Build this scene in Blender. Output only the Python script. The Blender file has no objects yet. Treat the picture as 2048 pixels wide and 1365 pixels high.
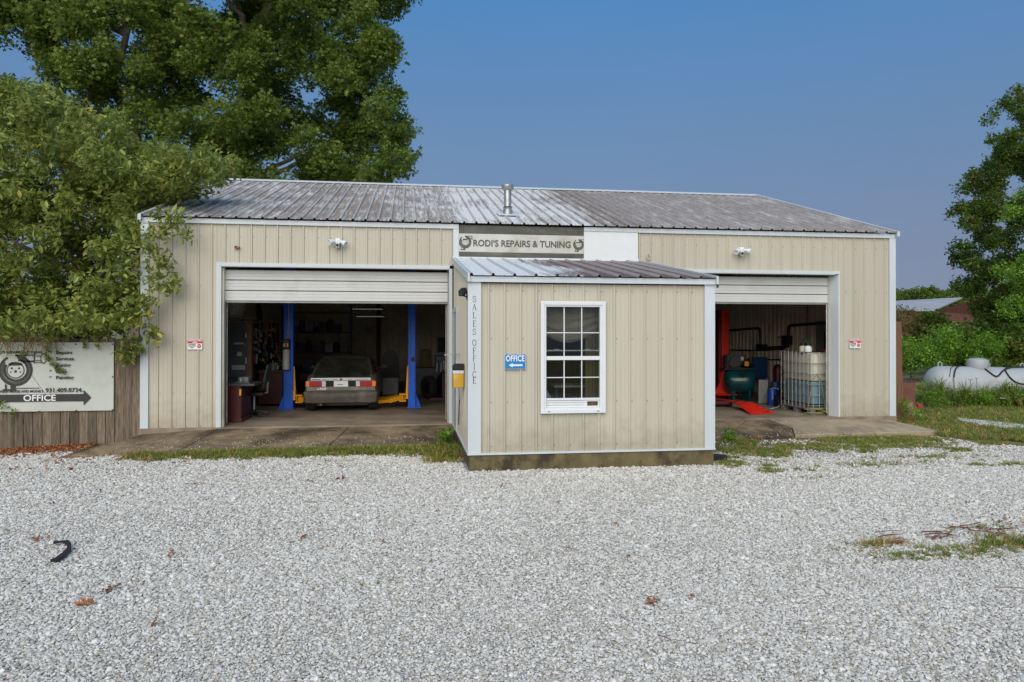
import bpy, bmesh, math, random
import numpy as np
from mathutils import Vector, Matrix
random.seed(7); rng = np.random.default_rng(7)
scene = bpy.context.scene
COL = scene.collection
R = math.radians

# ---------------------------------------------------------------- camera
CAM = (4.6607, -13.6592, 1.6916); YAW = -0.1441; PIT = 0.0059; FPX = 1443.3
SH = 23.35
cd = bpy.data.cameras.new('camera'); cam = bpy.data.objects.new('camera', cd); COL.objects.link(cam)
cam.location = CAM; cam.rotation_euler = (math.pi/2 + PIT, -0.001, YAW)
cd.sensor_width = 36; cd.sensor_fit = 'HORIZONTAL'; cd.lens = FPX/2048*36
cd.shift_y = -SH/2048; cd.clip_start = 0.05; cd.clip_end = 2000
scene.camera = cam

# ---------------------------------------------------------------- world
SUN_EL, SUN_AZ = 36, 196          # azimuth measured clockwise from +Y (north)
w = bpy.data.worlds.new('World'); scene.world = w; w.use_nodes = True
nt = w.node_tree; N = nt.nodes; Lk = nt.links; N.clear()
out = N.new('ShaderNodeOutputWorld'); bg = N.new('ShaderNodeBackground')
sky = N.new('ShaderNodeTexSky'); sky.sky_type = 'NISHITA'; sky.sun_disc = False
sky.sun_elevation = R(SUN_EL); sky.sun_rotation = R(SUN_AZ); sky.air_density = 1.0; sky.dust_density = 1.0; sky.ozone_density = 2.0
tc = N.new('ShaderNodeTexCoord'); sp = N.new('ShaderNodeSeparateXYZ'); Lk.new(tc.outputs['Generated'], sp.inputs[0])
rp = N.new('ShaderNodeValToRGB'); Lk.new(sp.outputs['Z'], rp.inputs[0])
e = rp.color_ramp.elements
e[0].position = 0.0; e[0].color = (0.210, 0.246, 0.365, 1)
e[1].position = 1.0; e[1].color = (0.07, 0.27, 0.58, 1)
for p_, c_ in ((0.10, (0.195, 0.250, 0.385)), (0.24, (0.150, 0.264, 0.450)), (0.42, (0.084, 0.248, 0.535))):
    x_ = e.new(p_); x_.color = (*c_, 1)
mul = N.new('ShaderNodeMixRGB'); mul.blend_type = 'MULTIPLY'; mul.inputs[0].default_value = 1; mul.inputs[2].default_value = (0.055, 0.055, 0.055, 1)
Lk.new(sky.outputs[0], mul.inputs[1])
mx = N.new('ShaderNodeMixRGB'); mx.inputs[0].default_value = 0.10
Lk.new(rp.outputs[0], mx.inputs[1]); Lk.new(mul.outputs[0], mx.inputs[2])
nz = N.new('ShaderNodeTexNoise'); nz.inputs['Scale'].default_value = 2.2; nz.inputs['Detail'].default_value = 4
mp = N.new('ShaderNodeMapping'); mp.inputs['Scale'].default_value = (1, 1, 3); Lk.new(tc.outputs['Generated'], mp.inputs[0]); Lk.new(mp.outputs[0], nz.inputs['Vector'])
mr = N.new('ShaderNodeMapRange'); mr.inputs[3].default_value = 0.93; mr.inputs[4].default_value = 1.07; Lk.new(nz.outputs[0], mr.inputs[0])
m2 = N.new('ShaderNodeMixRGB'); m2.blend_type = 'MULTIPLY'; m2.inputs[0].default_value = 1
Lk.new(mx.outputs[0], m2.inputs[1]); Lk.new(mr.outputs[0], m2.inputs[2])
Lk.new(m2.outputs[0], bg.inputs[0]); bg.inputs[1].default_value = 0.74
Lk.new(bg.outputs[0], out.inputs[0])

sd = bpy.data.lights.new('sun', 'SUN'); so = bpy.data.objects.new('sun', sd); COL.objects.link(so)
sd.energy = 2.7; sd.angle = R(70); sd.color = (1, 0.935, 0.82)
az = R(SUN_AZ)
d_ = Vector((math.sin(az)*math.cos(R(SUN_EL)), math.cos(az)*math.cos(R(SUN_EL)), math.sin(R(SUN_EL))))
so.rotation_euler = d_.to_track_quat('Z', 'Y').to_euler()
scene.view_settings.view_transform = 'Standard'; scene.view_settings.look = 'None'
scene.view_settings.exposure = 0.50; scene.view_settings.gamma = 1; scene.view_settings.use_curve_mapping = False
scene.cycles.max_bounces = 8; scene.cycles.diffuse_bounces = 6; scene.cycles.transparent_max_bounces = 12

# ---------------------------------------------------------------- helpers
_c, _s = math.cos(PIT), math.sin(PIT)
_F = Vector((-math.sin(YAW), math.cos(YAW), 0)); _Rt = Vector((math.cos(YAW), math.sin(YAW), 0)); _U = Vector((0, 0, 1))
_F2 = _F*_c + _U*_s; _U2 = _U*_c - _F*_s
def at(px, py, ax, val):
    """the place where the sight line of a photo point meets the plane x|y|z = val (used only to survey positions)"""
    d = _F2 + _Rt*((px-1024)/FPX) - _U2*((py-(682.5-SH))/FPX)
    t = (val-CAM[ax])/d[ax]
    return Vector(CAM) + d*t

ORG = {}
def tag(o, label=None, cat=None, group=None, kind=None):
    if label: o['label'] = label
    if cat: o['category'] = cat
    if group: o['group'] = group
    if kind: o['kind'] = kind
    return o
def thing(name, label, cat, loc=(0, 0, 0), group=None, kind=None):
    o = bpy.data.objects.new(name, None); COL.objects.link(o); o.location = loc; o.empty_display_size = .2
    ORG[o.name] = Vector(loc); return tag(o, label, cat, group, kind)
def org(o):
    return ORG.get(o.name, Vector((0, 0, 0))) if o is not None else Vector((0, 0, 0))

class MB:
    def __init__(s): s.v = []; s.f = []; s.m = []; s.cur = 0
    def add(s, vs, fs):
        b = len(s.v); s.v += [tuple(x) for x in vs]
        for f in fs: s.f.append(tuple(b+i for i in f)); s.m.append(s.cur)
        return s
    def box(s, x0, y0, z0, x1, y1, z1):
        return s.add([(x0,y0,z0),(x1,y0,z0),(x1,y1,z0),(x0,y1,z0),(x0,y0,z1),(x1,y0,z1),(x1,y1,z1),(x0,y1,z1)],
                     [(0,3,2,1),(4,5,6,7),(0,1,5,4),(1,2,6,5),(2,3,7,6),(3,0,4,7)])
    def bbox(s, x0, y0, z0, x1, y1, z1, b=.01):
        """box with chamfered vertical and top edges"""
        bm = bmesh.new(); bmesh.ops.create_cube(bm, size=1)
        for v in bm.verts: v.co = Vector(((x0+x1)/2+v.co.x*(x1-x0), (y0+y1)/2+v.co.y*(y1-y0), (z0+z1)/2+v.co.z*(z1-z0)))
        bmesh.ops.bevel(bm, geom=bm.edges[:], offset=b, segments=2, affect='EDGES', profile=.6)
        bm.verts.index_update(); s.add([v.co[:] for v in bm.verts], [[v.index for v in f.verts] for f in bm.faces]); bm.free(); return s
    def beam(s, p, q, w, h, up=(0, 0, 1)):
        p, q = Vector(p), Vector(q); d = (q-p).normalized(); u = Vector(up)
        if abs(d.dot(u)) > .98: u = Vector((0, 1, 0))
        a = d.cross(u).normalized(); c = a.cross(d)
        vs = [b+a*(i*w/2)+c*(j*h/2) for b in (p, q) for i, j in ((-1,-1),(1,-1),(1,1),(-1,1))]
        return s.add(vs, [(0,1,2,3),(7,6,5,4),(0,4,5,1),(1,5,6,2),(2,6,7,3),(3,7,4,0)])
    def cyl(s, p, q, r0, r1=None, n=14, cap=True):
        if r1 is None: r1 = r0
        p, q = Vector(p), Vector(q); d = (q-p).normalized(); u = Vector((0, 0, 1)) if abs(d.z) < .9 else Vector((1, 0, 0))
        a = d.cross(u).normalized(); c = d.cross(a)
        vs = []
        for b, r in ((p, r0), (q, r1)):
            for i in range(n):
                t = 2*math.pi*i/n; vs.append(b+(a*math.cos(t)+c*math.sin(t))*r)
        fs = [(i, (i+1) % n, n+(i+1) % n, n+i) for i in range(n)]
        if cap: fs += [tuple(range(n-1, -1, -1)), tuple(range(n, 2*n))]
        return s.add(vs, fs)
    def tube(s, pts, r, n=8, r1=None):
        pts = [Vector(p) for p in pts]; k = len(pts); r1 = r if r1 is None else r1
        vs = []; prev = None
        for i, p in enumerate(pts):
            d = (pts[min(i+1, k-1)]-pts[max(i-1, 0)]).normalized()
            if prev is None:
                u = Vector((0, 0, 1)) if abs(d.z) < .9 else Vector((1, 0, 0)); a = d.cross(u).normalized()
            else:
                a = (prev - d*prev.dot(d)).normalized()
            prev = a; c = d.cross(a); rr = r+(r1-r)*i/(k-1)
            for j in range(n):
                t = 2*math.pi*j/n; vs.append(p+(a*math.cos(t)+c*math.sin(t))*rr)
        fs = [(i*n+j, i*n+(j+1) % n, (i+1)*n+(j+1) % n, (i+1)*n+j) for i in range(k-1) for j in range(n)]
        fs += [tuple(range(n-1, -1, -1)), tuple((k-1)*n+j for j in range(n))]
        return s.add(vs, fs)
    def lathe(s, c, prof, axis=(0, 0, 1), n=18):
        c = Vector(c); d = Vector(axis).normalized(); u = Vector((0, 0, 1)) if abs(d.z) < .9 else Vector((1, 0, 0))
        a = d.cross(u).normalized(); b = d.cross(a); vs = []
        for r, h in prof:
            for j in range(n):
                t = 2*math.pi*j/n; vs.append(c+d*h+(a*math.cos(t)+b*math.sin(t))*max(r, .0005))
        k = len(prof)
        fs = [(i*n+j, i*n+(j+1) % n, (i+1)*n+(j+1) % n, (i+1)*n+j) for i in range(k-1) for j in range(n)]
        fs += [tuple(range(n-1, -1, -1)), tuple((k-1)*n+j for j in range(n))]
        return s.add(vs, fs)
    def prism(s, poly, vec):
        k = len(poly); v = Vector(vec); vs = [Vector(p) for p in poly]+[Vector(p)+v for p in poly]
        return s.add(vs, [tuple(range(k-1, -1, -1)), tuple(range(k, 2*k))]+[(i, (i+1) % k, k+(i+1) % k, k+i) for i in range(k)])
    def build(s, name, mats, parent=None, smooth=False, origin=None):
        o_ = org(parent) if parent is not None else Vector(origin or (0, 0, 0))
        me = bpy.data.meshes.new(name); me.from_pydata([(x[0]-o_.x, x[1]-o_.y, x[2]-o_.z) for x in s.v], [], s.f)
        if not isinstance(mats, (list, tuple)): mats = [mats]
        for m in mats: me.materials.append(m)
        if len(mats) > 1: me.polygons.foreach_set('material_index', s.m)
        bm = bmesh.new(); bm.from_mesh(me); bmesh.ops.recalc_face_normals(bm, faces=bm.faces[:]); bm.to_mesh(me); bm.free()
        if smooth:
            me.polygons.foreach_set('use_smooth', [True]*len(me.polygons))
            try: me.set_sharp_from_angle(angle=R(38))
            except Exception: pass
        ob = bpy.data.objects.new(name, me); COL.objects.link(ob)
        if parent is not None: ob.parent = parent; ORG[ob.name] = o_
        else: ob.location = o_; ORG[ob.name] = o_
        return ob

# ---------------------------------------------------------------- materials
def M(name, col, rough=.6, metal=0, var=.12, scale=5, bump=0, bscale=60, stain=None, stain_scale=1.5, stain_lo=.5, stain_hi=.7, stretch=(1, 1, 1), spec=.4, coat=0):
    m = bpy.data.materials.new(name); m.use_nodes = True; t = m.node_tree; n = t.nodes; l = t.links
    b = n['Principled BSDF']; b.inputs['Roughness'].default_value = rough; b.inputs['Metallic'].default_value = metal
    b.inputs['Specular IOR Level'].default_value = spec; b.inputs['Coat Weight'].default_value = coat
    tcn = n.new('ShaderNodeTexCoord'); mpn = n.new('ShaderNodeMapping'); mpn.inputs['Scale'].default_value = stretch
    l.new(tcn.outputs['Object'], mpn.inputs[0])
    nn = n.new('ShaderNodeTexNoise'); nn.inputs['Scale'].default_value = scale; nn.inputs['Detail'].default_value = 6; nn.inputs['Roughness'].default_value = .6
    l.new(mpn.outputs[0], nn.inputs['Vector'])
    r = n.new('ShaderNodeValToRGB'); l.new(nn.outputs[0], r.inputs[0])
    r.color_ramp.elements[0].position = .3; r.color_ramp.elements[1].position = .7
    r.color_ramp.elements[0].color = (*[max(0, c*(1-var)) for c in col], 1); r.color_ramp.elements[1].color = (*[min(1, c*(1+var)) for c in col], 1)
    src = r.outputs[0]
    if stain:
        n2 = n.new('ShaderNodeTexNoise'); n2.inputs['Scale'].default_value = stain_scale; n2.inputs['Detail'].default_value = 8; n2.inputs['Roughness'].default_value = .65
        l.new(mpn.outputs[0], n2.inputs['Vector'])
        q = n.new('ShaderNodeMapRange'); q.inputs[1].default_value = stain_lo; q.inputs[2].default_value = stain_hi; l.new(n2.outputs[0], q.inputs[0])
        x = n.new('ShaderNodeMixRGB'); l.new(q.outputs[0], x.inputs[0]); l.new(src, x.inputs[1]); x.inputs[2].default_value = (*stain, 1); src = x.outputs[0]
    l.new(src, b.inputs['Base Color'])
    if bump:
        n3 = n.new('ShaderNodeTexNoise'); n3.inputs['Scale'].default_value = bscale; n3.inputs['Detail'].default_value = 5; l.new(mpn.outputs[0], n3.inputs['Vector'])
        bu = n.new('ShaderNodeBump'); bu.inputs['Strength'].default_value = bump; bu.inputs['Distance'].default_value = .01
        l.new(n3.outputs[0], bu.inputs['Height']); l.new(bu.outputs[0], b.inputs['Normal'])
    return m
def emis(name, col, s):
    m = M(name, col); b = m.node_tree.nodes['Principled BSDF']; b.inputs['Emission Color'].default_value = (*col, 1); b.inputs['Emission Strength'].default_value = s; return m
def leafmat(name, lo, hi, trans=.35, odd=None, rough=.5):
    m = bpy.data.materials.new(name); m.use_nodes = True; t = m.node_tree; n = t.nodes; l = t.links
    b = n['Principled BSDF']; b.inputs['Roughness'].default_value = rough; b.inputs['Specular IOR Level'].default_value = .35
    oi = n.new('ShaderNodeObjectInfo'); r = n.new('ShaderNodeValToRGB'); l.new(oi.outputs['Random'], r.inputs[0])
    el = r.color_ramp.elements; el[0].color = (*lo, 1); el[0].position = 0; el[1].color = (*hi, 1); el[1].position = .9
    if odd: x = el.new(.985); x.color = (*odd, 1)
    g = n.new('ShaderNodeNewGeometry'); l2 = n.new('ShaderNodeMixRGB'); l2.blend_type = 'MULTIPLY'; l2.inputs[0].default_value = 1
    rr = n.new('ShaderNodeMapRange'); rr.inputs[3].default_value = .72; rr.inputs[4].default_value = 1.25
    l.new(g.outputs['Random Per Island'], rr.inputs[0]); l.new(r.outputs[0], l2.inputs[1]); l.new(rr.outputs[0], l2.inputs[2])
    l.new(l2.outputs[0], b.inputs['Base Color'])
    tr = n.new('ShaderNodeBsdfTranslucent'); ms = n.new('ShaderNodeMixShader'); ms.inputs[0].default_value = trans
    hs = n.new('ShaderNodeHueSaturation'); hs.inputs['Value'].default_value = 1.5; hs.inputs['Hue'].default_value = .485; l.new(l2.outputs[0], hs.inputs['Color']); l.new(hs.outputs[0], tr.inputs[0])
    l.new(b.outputs[0], ms.inputs[1]); l.new(tr.outputs[0], ms.inputs[2]); l.new(ms.outputs[0], n['Material Output'].inputs[0])
    return m

def roofmat(name, seed=0, start=-.02, pitch=.2286, ribtone=((0, .75), (5.6, .65), (6.0, .12), (8.8, .12), (9.6, .55), (14.6, .5)), xs=((0, .50), (3, .58), (5.5, .52), (5.9, .36), (8.0, .40), (8.8, .62), (14.6, .58)), cols=((.60, .60, .585), (.30, .262, .232))):
    """white factory paint weathered through in streaks that run down the slope"""
    m = bpy.data.materials.new(name); m.use_nodes = True; t = m.node_tree; n = t.nodes; l = t.links
    b = n['Principled BSDF']; b.inputs['Roughness'].default_value = .62; b.inputs['Specular IOR Level'].default_value = .2
    tcn = n.new('ShaderNodeTexCoord'); s_ = n.new('ShaderNodeSeparateXYZ'); l.new(tcn.outputs['Object'], s_.inputs[0])
    mp1 = n.new('ShaderNodeMapping'); mp1.inputs['Scale'].default_value = (11, .8, .8); mp1.inputs['Location'].default_value = (seed, 0, 0); l.new(tcn.outputs['Object'], mp1.inputs[0])
    n1 = n.new('ShaderNodeTexNoise'); n1.inputs['Scale'].default_value = 1.4; n1.inputs['Detail'].default_value = 9; n1.inputs['Roughness'].default_value = .72; l.new(mp1.outputs[0], n1.inputs['Vector'])
    mp2 = n.new('ShaderNodeMapping'); mp2.inputs['Scale'].default_value = (30, 5, 5); l.new(tcn.outputs['Object'], mp2.inputs[0])
    n2 = n.new('ShaderNodeTexNoise'); n2.inputs['Scale'].default_value = 1.2; n2.inputs['Detail'].default_value = 5; l.new(mp2.outputs[0], n2.inputs['Vector'])
    n4 = n.new('ShaderNodeTexNoise'); n4.inputs['Scale'].default_value = .9; n4.inputs['Detail'].default_value = 3; l.new(tcn.outputs['Object'], n4.inputs['Vector'])
    mr_ = n.new('ShaderNodeMapRange'); mr_.inputs[1].default_value = 0; mr_.inputs[2].default_value = 15; l.new(s_.outputs[0], mr_.inputs[0])
    rx = n.new('ShaderNodeValToRGB'); l.new(mr_.outputs[0], rx.inputs[0]); el = rx.color_ramp.elements
    while len(el) > 1: el.remove(el[-1])
    for i, (x, v) in enumerate(xs):
        q = el[0] if i == 0 else el.new(x/15); q.position = x/15; q.color = (v, v, v, 1)
    a1 = n.new('ShaderNodeMath'); a1.operation = 'ADD'; l.new(n1.outputs[0], a1.inputs[0]); l.new(rx.outputs[0], a1.inputs[1])
    a2 = n.new('ShaderNodeMath'); a2.operation = 'MULTIPLY_ADD'; l.new(n2.outputs[0], a2.inputs[0]); a2.inputs[1].default_value = .35; l.new(a1.outputs[0], a2.inputs[2])
    a3 = n.new('ShaderNodeMath'); a3.operation = 'MULTIPLY_ADD'; l.new(n4.outputs[0], a3.inputs[0]); a3.inputs[1].default_value = .45; l.new(a2.outputs[0], a3.inputs[2])
    q = n.new('ShaderNodeMapRange'); q.inputs[1].default_value = 1.28; q.inputs[2].default_value = 1.48; l.new(a3.outputs[0], q.inputs[0])
    x = n.new('ShaderNodeMixRGB'); l.new(q.outputs[0], x.inputs[0]); x.inputs[1].default_value = (*cols[0], 1)
    rc = n.new('ShaderNodeValToRGB'); l.new(n2.outputs[0], rc.inputs[0]); rc.color_ramp.elements[0].position = .35; rc.color_ramp.elements[1].position = .62
    rc.color_ramp.elements[0].color = (cols[1][0]*.58, cols[1][1]*.50, cols[1][2]*.46, 1); rc.color_ramp.elements[1].color = (*cols[1], 1)
    l.new(rc.outputs[0], x.inputs[2])
    su = n.new('ShaderNodeMath'); su.operation = 'SUBTRACT'; l.new(s_.outputs[0], su.inputs[0]); su.inputs[1].default_value = start-pitch*4
    mo = n.new('ShaderNodeMath'); mo.operation = 'MODULO'; l.new(su.outputs[0], mo.inputs[0]); mo.inputs[1].default_value = pitch
    lt = n.new('ShaderNodeMath'); lt.operation = 'LESS_THAN'; l.new(mo.outputs[0], lt.inputs[0]); lt.inputs[1].default_value = .046
    rt_ = n.new('ShaderNodeValToRGB'); l.new(mr_.outputs[0], rt_.inputs[0]); el = rt_.color_ramp.elements
    while len(el) > 1: el.remove(el[-1])
    for i, (xx, v) in enumerate(ribtone):
        q_ = el[0] if i == 0 else el.new(xx/15); q_.position = xx/15; q_.color = (.10+v*.62, .075+v*.65, .065+v*.67, 1)
    m8 = n.new('ShaderNodeMath'); m8.operation = 'MULTIPLY'; l.new(lt.outputs[0], m8.inputs[0]); m8.inputs[1].default_value = .45
    xr = n.new('ShaderNodeMixRGB'); l.new(m8.outputs[0], xr.inputs[0]); l.new(x.outputs[0], xr.inputs[1]); l.new(rt_.outputs[0], xr.inputs[2]); l.new(xr.outputs[0], b.inputs['Base Color'])
    return m

mt = {}
mt['tan'] = M('tan_painted_steel', (.465, .43, .345), .48, var=.05, scale=2.2, stain=(.39, .355, .275), stain_scale=1.1, stain_lo=.5, stain_hi=.85, stretch=(3, 3, .35))
def _sheet_tone(m, splash=True):
    n = m.node_tree.nodes; l = m.node_tree.links; b = n['Principled BSDF']; src = b.inputs['Base Color'].links[0].from_socket
    oi = n.new('ShaderNodeObjectInfo'); mr_ = n.new('ShaderNodeMapRange'); mr_.inputs[3].default_value = .93; mr_.inputs[4].default_value = 1.04; l.new(oi.outputs['Random'], mr_.inputs[0])
    x = n.new('ShaderNodeMixRGB'); x.blend_type = 'MULTIPLY'; x.inputs[0].default_value = 1; l.new(src, x.inputs[1]); l.new(mr_.outputs[0], x.inputs[2])
    g = n.new('ShaderNodeNewGeometry'); sp_ = n.new('ShaderNodeSeparateXYZ'); l.new(g.outputs['Position'], sp_.inputs[0])
    nn = n.new('ShaderNodeTexNoise'); nn.inputs['Scale'].default_value = 6; nn.inputs['Detail'].default_value = 8; l.new(g.outputs['Position'], nn.inputs['Vector'])
    ad = n.new('ShaderNodeMath'); ad.operation = 'MULTIPLY_ADD'; l.new(nn.outputs[0], ad.inputs[0]); ad.inputs[1].default_value = -.9; l.new(sp_.outputs[2], ad.inputs[2])
    q = n.new('ShaderNodeMapRange'); q.inputs[1].default_value = -.45; q.inputs[2].default_value = .05; q.inputs[3].default_value = .38; q.inputs[4].default_value = 0; l.new(ad.outputs[0], q.inputs[0])
    y = n.new('ShaderNodeMixRGB'); l.new(q.outputs[0], y.inputs[0]); l.new(x.outputs[0], y.inputs[1]); y.inputs[2].default_value = (.20, .155, .09, 1); l.new(y.outputs[0], b.inputs['Base Color'])
_sheet_tone(mt['tan'])
mt['tan_in'] = M('dull_tan_steel_liner', (.66, .57, .42), .6, var=.10, scale=2, stain=(.48, .39, .28), stain_scale=1.2)
mt['white'] = M('white_trim_steel', (.52, .56, .58), .45, var=.06, scale=2, stain=(.42, .42, .38), stain_scale=2.2, stain_lo=.6, stain_hi=.85, stretch=(2, 2, .5))
mt['vinyl'] = M('white_vinyl', (.66, .68, .69), .35, var=.03)
mt['door'] = M('white_door_panel', (.53, .535, .51), .45, var=.05, scale=1.5, stain=(.42, .41, .36), stain_scale=1.4, stain_lo=.55, stain_hi=.85)
mt['roof'] = roofmat('weathered_white_roof_steel')
mt['roof2'] = roofmat('weathered_office_roof_steel', 5, -.02, .3048, ((0, .25), (1.4, .3), (1.9, .7), (3.8, .85)), ((0, .22), (1.0, .30), (1.6, .52), (2.2, .80), (3.8, .86)), ((.62, .64, .65), (.17, .115, .10)))
mt['galv'] = M('galvanised_steel', (.42, .43, .43), .38, .75, var=.25, scale=9)
mt['concrete'] = M('stained_concrete', (.225, .162, .095), .85, var=.35, scale=5, bump=1, bscale=38, stain=(.055, .040, .022), stain_scale=1.1, stain_lo=.43, stain_hi=.63)
mt['concrete_pale'] = M('pale_concrete', (.31, .25, .165), .85, var=.2, scale=4, bump=.4, bscale=50, stain=(.13, .105, .07), stain_scale=2.2, stain_lo=.5, stain_hi=.75)
mt['floor'] = M('garage_floor_concrete', (.26, .205, .15), .55, var=.2, scale=1.6, bump=.15, bscale=30, stain=(.12, .09, .065), stain_scale=1, stain_lo=.45, stain_hi=.68)
mt['found'] = M('mossy_block_footing', (.13, .105, .05), .9, var=.35, scale=5, bump=.6, bscale=40, stain=(.045, .035, .02), stain_scale=3, stain_lo=.48, stain_hi=.62)
mt['blue'] = M('blue_lift_paint', (.004, .105, .62), .4, var=.1)
mt['yellow'] = M('yellow_lift_paint', (.85, .38, .01), .45, var=.12, stain=(.3, .15, .02), stain_scale=7, stain_lo=.6)
mt['red'] = M('red_lift_paint', (.62, .018, .008), .45, var=.15, stain=(.12, .02, .01), stain_scale=4, stain_lo=.58)
mt['black'] = M('black_plastic', (.012, .012, .012), .5, var=.3)
mt['rubber'] = M('black_rubber', (.018, .018, .018), .8, var=.3)
mt['dark'] = M('dark_grey_metal', (.05, .055, .06), .5, .2, var=.3)
mt['grey'] = M('grey_metal', (.22, .22, .22), .5, .3, var=.2)
mt['lgrey'] = M('light_grey_plastic', (.45, .45, .44), .5, var=.1)
mt['maroon'] = M('dark_red_steel', (.06, .008, .007), .4, var=.2)
mt['wood'] = M('bare_timber', (.20, .12, .065), .8, var=.3, scale=4, stretch=(6, 6, .6))
mt['darkwood'] = M('dark_timber', (.10, .06, .035), .8, var=.3, scale=4, stretch=(6, 6, .6))
mt['print'] = M('black_print', (.035, .033, .030), .6, var=.1)
mt['printgrey'] = M('faded_dark_grey_print', (.085, .085, .08), .6, var=.15)
mt['banner'] = M('white_banner_vinyl', (.50, .52, .47), .5, var=.04, scale=1.5, stain=(.32, .35, .26), stain_scale=1.8, stain_lo=.5, stain_hi=.85, bump=.12, bscale=5)
mt['banner2'] = M('weathered_banner_vinyl', (.50, .50, .46), .5, var=.06, scale=2, stain=(.30, .26, .17), stain_scale=1.6, stain_lo=.5, stain_hi=.85, bump=.15, bscale=5)
mt['bandgrey'] = M('faded_olive_band_print', (.075, .075, .062), .5, var=.25, scale=2.5, stain=(.17, .155, .11), stain_scale=2.2, stain_lo=.52, stain_hi=.85, bump=.3, bscale=5)
mt['signblue'] = M('blue_sign_enamel', (.01, .20, .48), .35, var=.1)
mt['signwhite'] = M('white_sign_enamel', (.72, .72, .70), .35, var=.04)
mt['signred'] = M('red_sign_enamel', (.48, .01, .03), .35, var=.1)
mt['lens_red'] = M('red_lamp_lens', (.36, .010, .008), .2, var=.15, coat=.6)
mt['lens_amber'] = M('amber_lamp_lens', (.95, .22, .01), .2, var=.1, coat=.6)
mt['lens_clear'] = M('clear_lamp_lens', (.6, .6, .58), .2, var=.1, coat=.6)
mt['carbody'] = M('dusty_bronze_car_paint', (.15, .128, .098), .42, .15, var=.15, scale=3, stain=(.33, .29, .22), stain_scale=2.5, coat=.3)
mt['carglass'] = M('dusty_car_glass', (.022, .023, .018), .18, var=.3, scale=3, stain=(.07, .07, .05), stain_scale=1.8, stain_lo=.4, stain_hi=.7, spec=.6)
mt['silver'] = M('silver_trim', (.50, .50, .50), .35, .3, var=.1)
mt['teal'] = M('teal_tank_paint', (.006, .075, .09), .3, var=.2, coat=.4, stain=(.01, .015, .018), stain_scale=3, stain_lo=.48, stain_hi=.62)
mt['navy'] = M('dark_blue_plastic', (.012, .05, .16), .45, var=.2)
mt['drum'] = M('blue_drum_plastic', (.01, .05, .30), .35, var=.15)
mt['orange'] = M('green_hose_rubber', (.17, .165, .05), .5, var=.2)
mt['post'] = M('brown_timber_post', (.19, .095, .05), .85, var=.35, scale=3, bump=.5, bscale=20, stretch=(8, 8, .5), stain=(.06, .035, .02), stain_scale=3, stain_lo=.5)
mt['rust'] = M('rusty_sheet_steel', (.15, .065, .045), .8, var=.4, scale=4, bump=.3, bscale=30, stain=(.34, .25, .21), stain_scale=4, stain_lo=.55, stain_hi=.7)
mt['tank'] = M('dull_white_tank_paint', (.33, .355, .37), .5, var=.08, scale=1.3, stain=(.17, .18, .17), stain_scale=1.7, stain_lo=.52, stain_hi=.8)
mt['bark'] = M('grey_brown_bark', (.13, .105, .08), .9, var=.4, scale=9, bump=.8, bscale=25, stretch=(3, 3, .6))
mt['brick'] = M('red_brown_barn_cladding', (.16, .065, .045), .8, var=.25, scale=2)
mt['barnroof'] = M('pale_grey_barn_roof', (.31, .31, .33), .6, var=.08, scale=.3)
mt['curtain'] = M('brown_curtain_cloth', (.42, .34, .28), .9, var=.3, scale=3)
mt['cloth'] = M('lavender_grey_cloth', (.50, .48, .66), .9, var=.2)
mt['screw'] = M('screw_head_steel', (.15, .135, .11), .5, .4, var=.2)
mt['liquid'] = M('hazy_blue_tank_plastic', (.13, .22, .27), .35, var=.12)
mt['hdpe'] = M('milky_tank_plastic', (.50, .48, .40), .35, var=.12, scale=3, stain=(.33, .27, .15), stain_scale=3, stain_lo=.55)
mt['duct'] = M('crumpled_foil_duct', (.62, .62, .58), .4, .3, var=.3, scale=12, bump=.8, bscale=25)
mt['tube'] = emis('fluorescent_tube', (.6, .6, .56), .12)
mt['nail'] = M('dark_nail', (.05, .05, .05), .6)

def glassmat():
    m = bpy.data.materials.new('window_glass'); m.use_nodes = True; t = m.node_tree; n = t.nodes; l = t.links
    n.remove(n['Principled BSDF'])
    a = n.new('ShaderNodeBsdfTransparent'); a.inputs[0].default_value = (.80, .84, .82, 1); g = n.new('ShaderNodeBsdfGlossy'); g.inputs['Roughness'].default_value = .03
    nn = n.new('ShaderNodeTexNoise'); nn.inputs['Scale'].default_value = 3; tcn = n.new('ShaderNodeTexCoord'); l.new(tcn.outputs['Object'], nn.inputs['Vector'])
    bu = n.new('ShaderNodeBump'); bu.inputs['Strength'].default_value = .06; l.new(nn.outputs[0], bu.inputs['Height']); l.new(bu.outputs[0], g.inputs['Normal'])
    f = n.new('ShaderNodeFresnel'); f.inputs[0].default_value = 1.55
    x = n.new('ShaderNodeMixShader'); l.new(f.outputs[0], x.inputs[0]); l.new(a.outputs[0], x.inputs[1]); l.new(g.outputs[0], x.inputs[2]); l.new(x.outputs[0], n['Material Output'].inputs[0])
    return m
mt['glass'] = glassmat()

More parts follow.
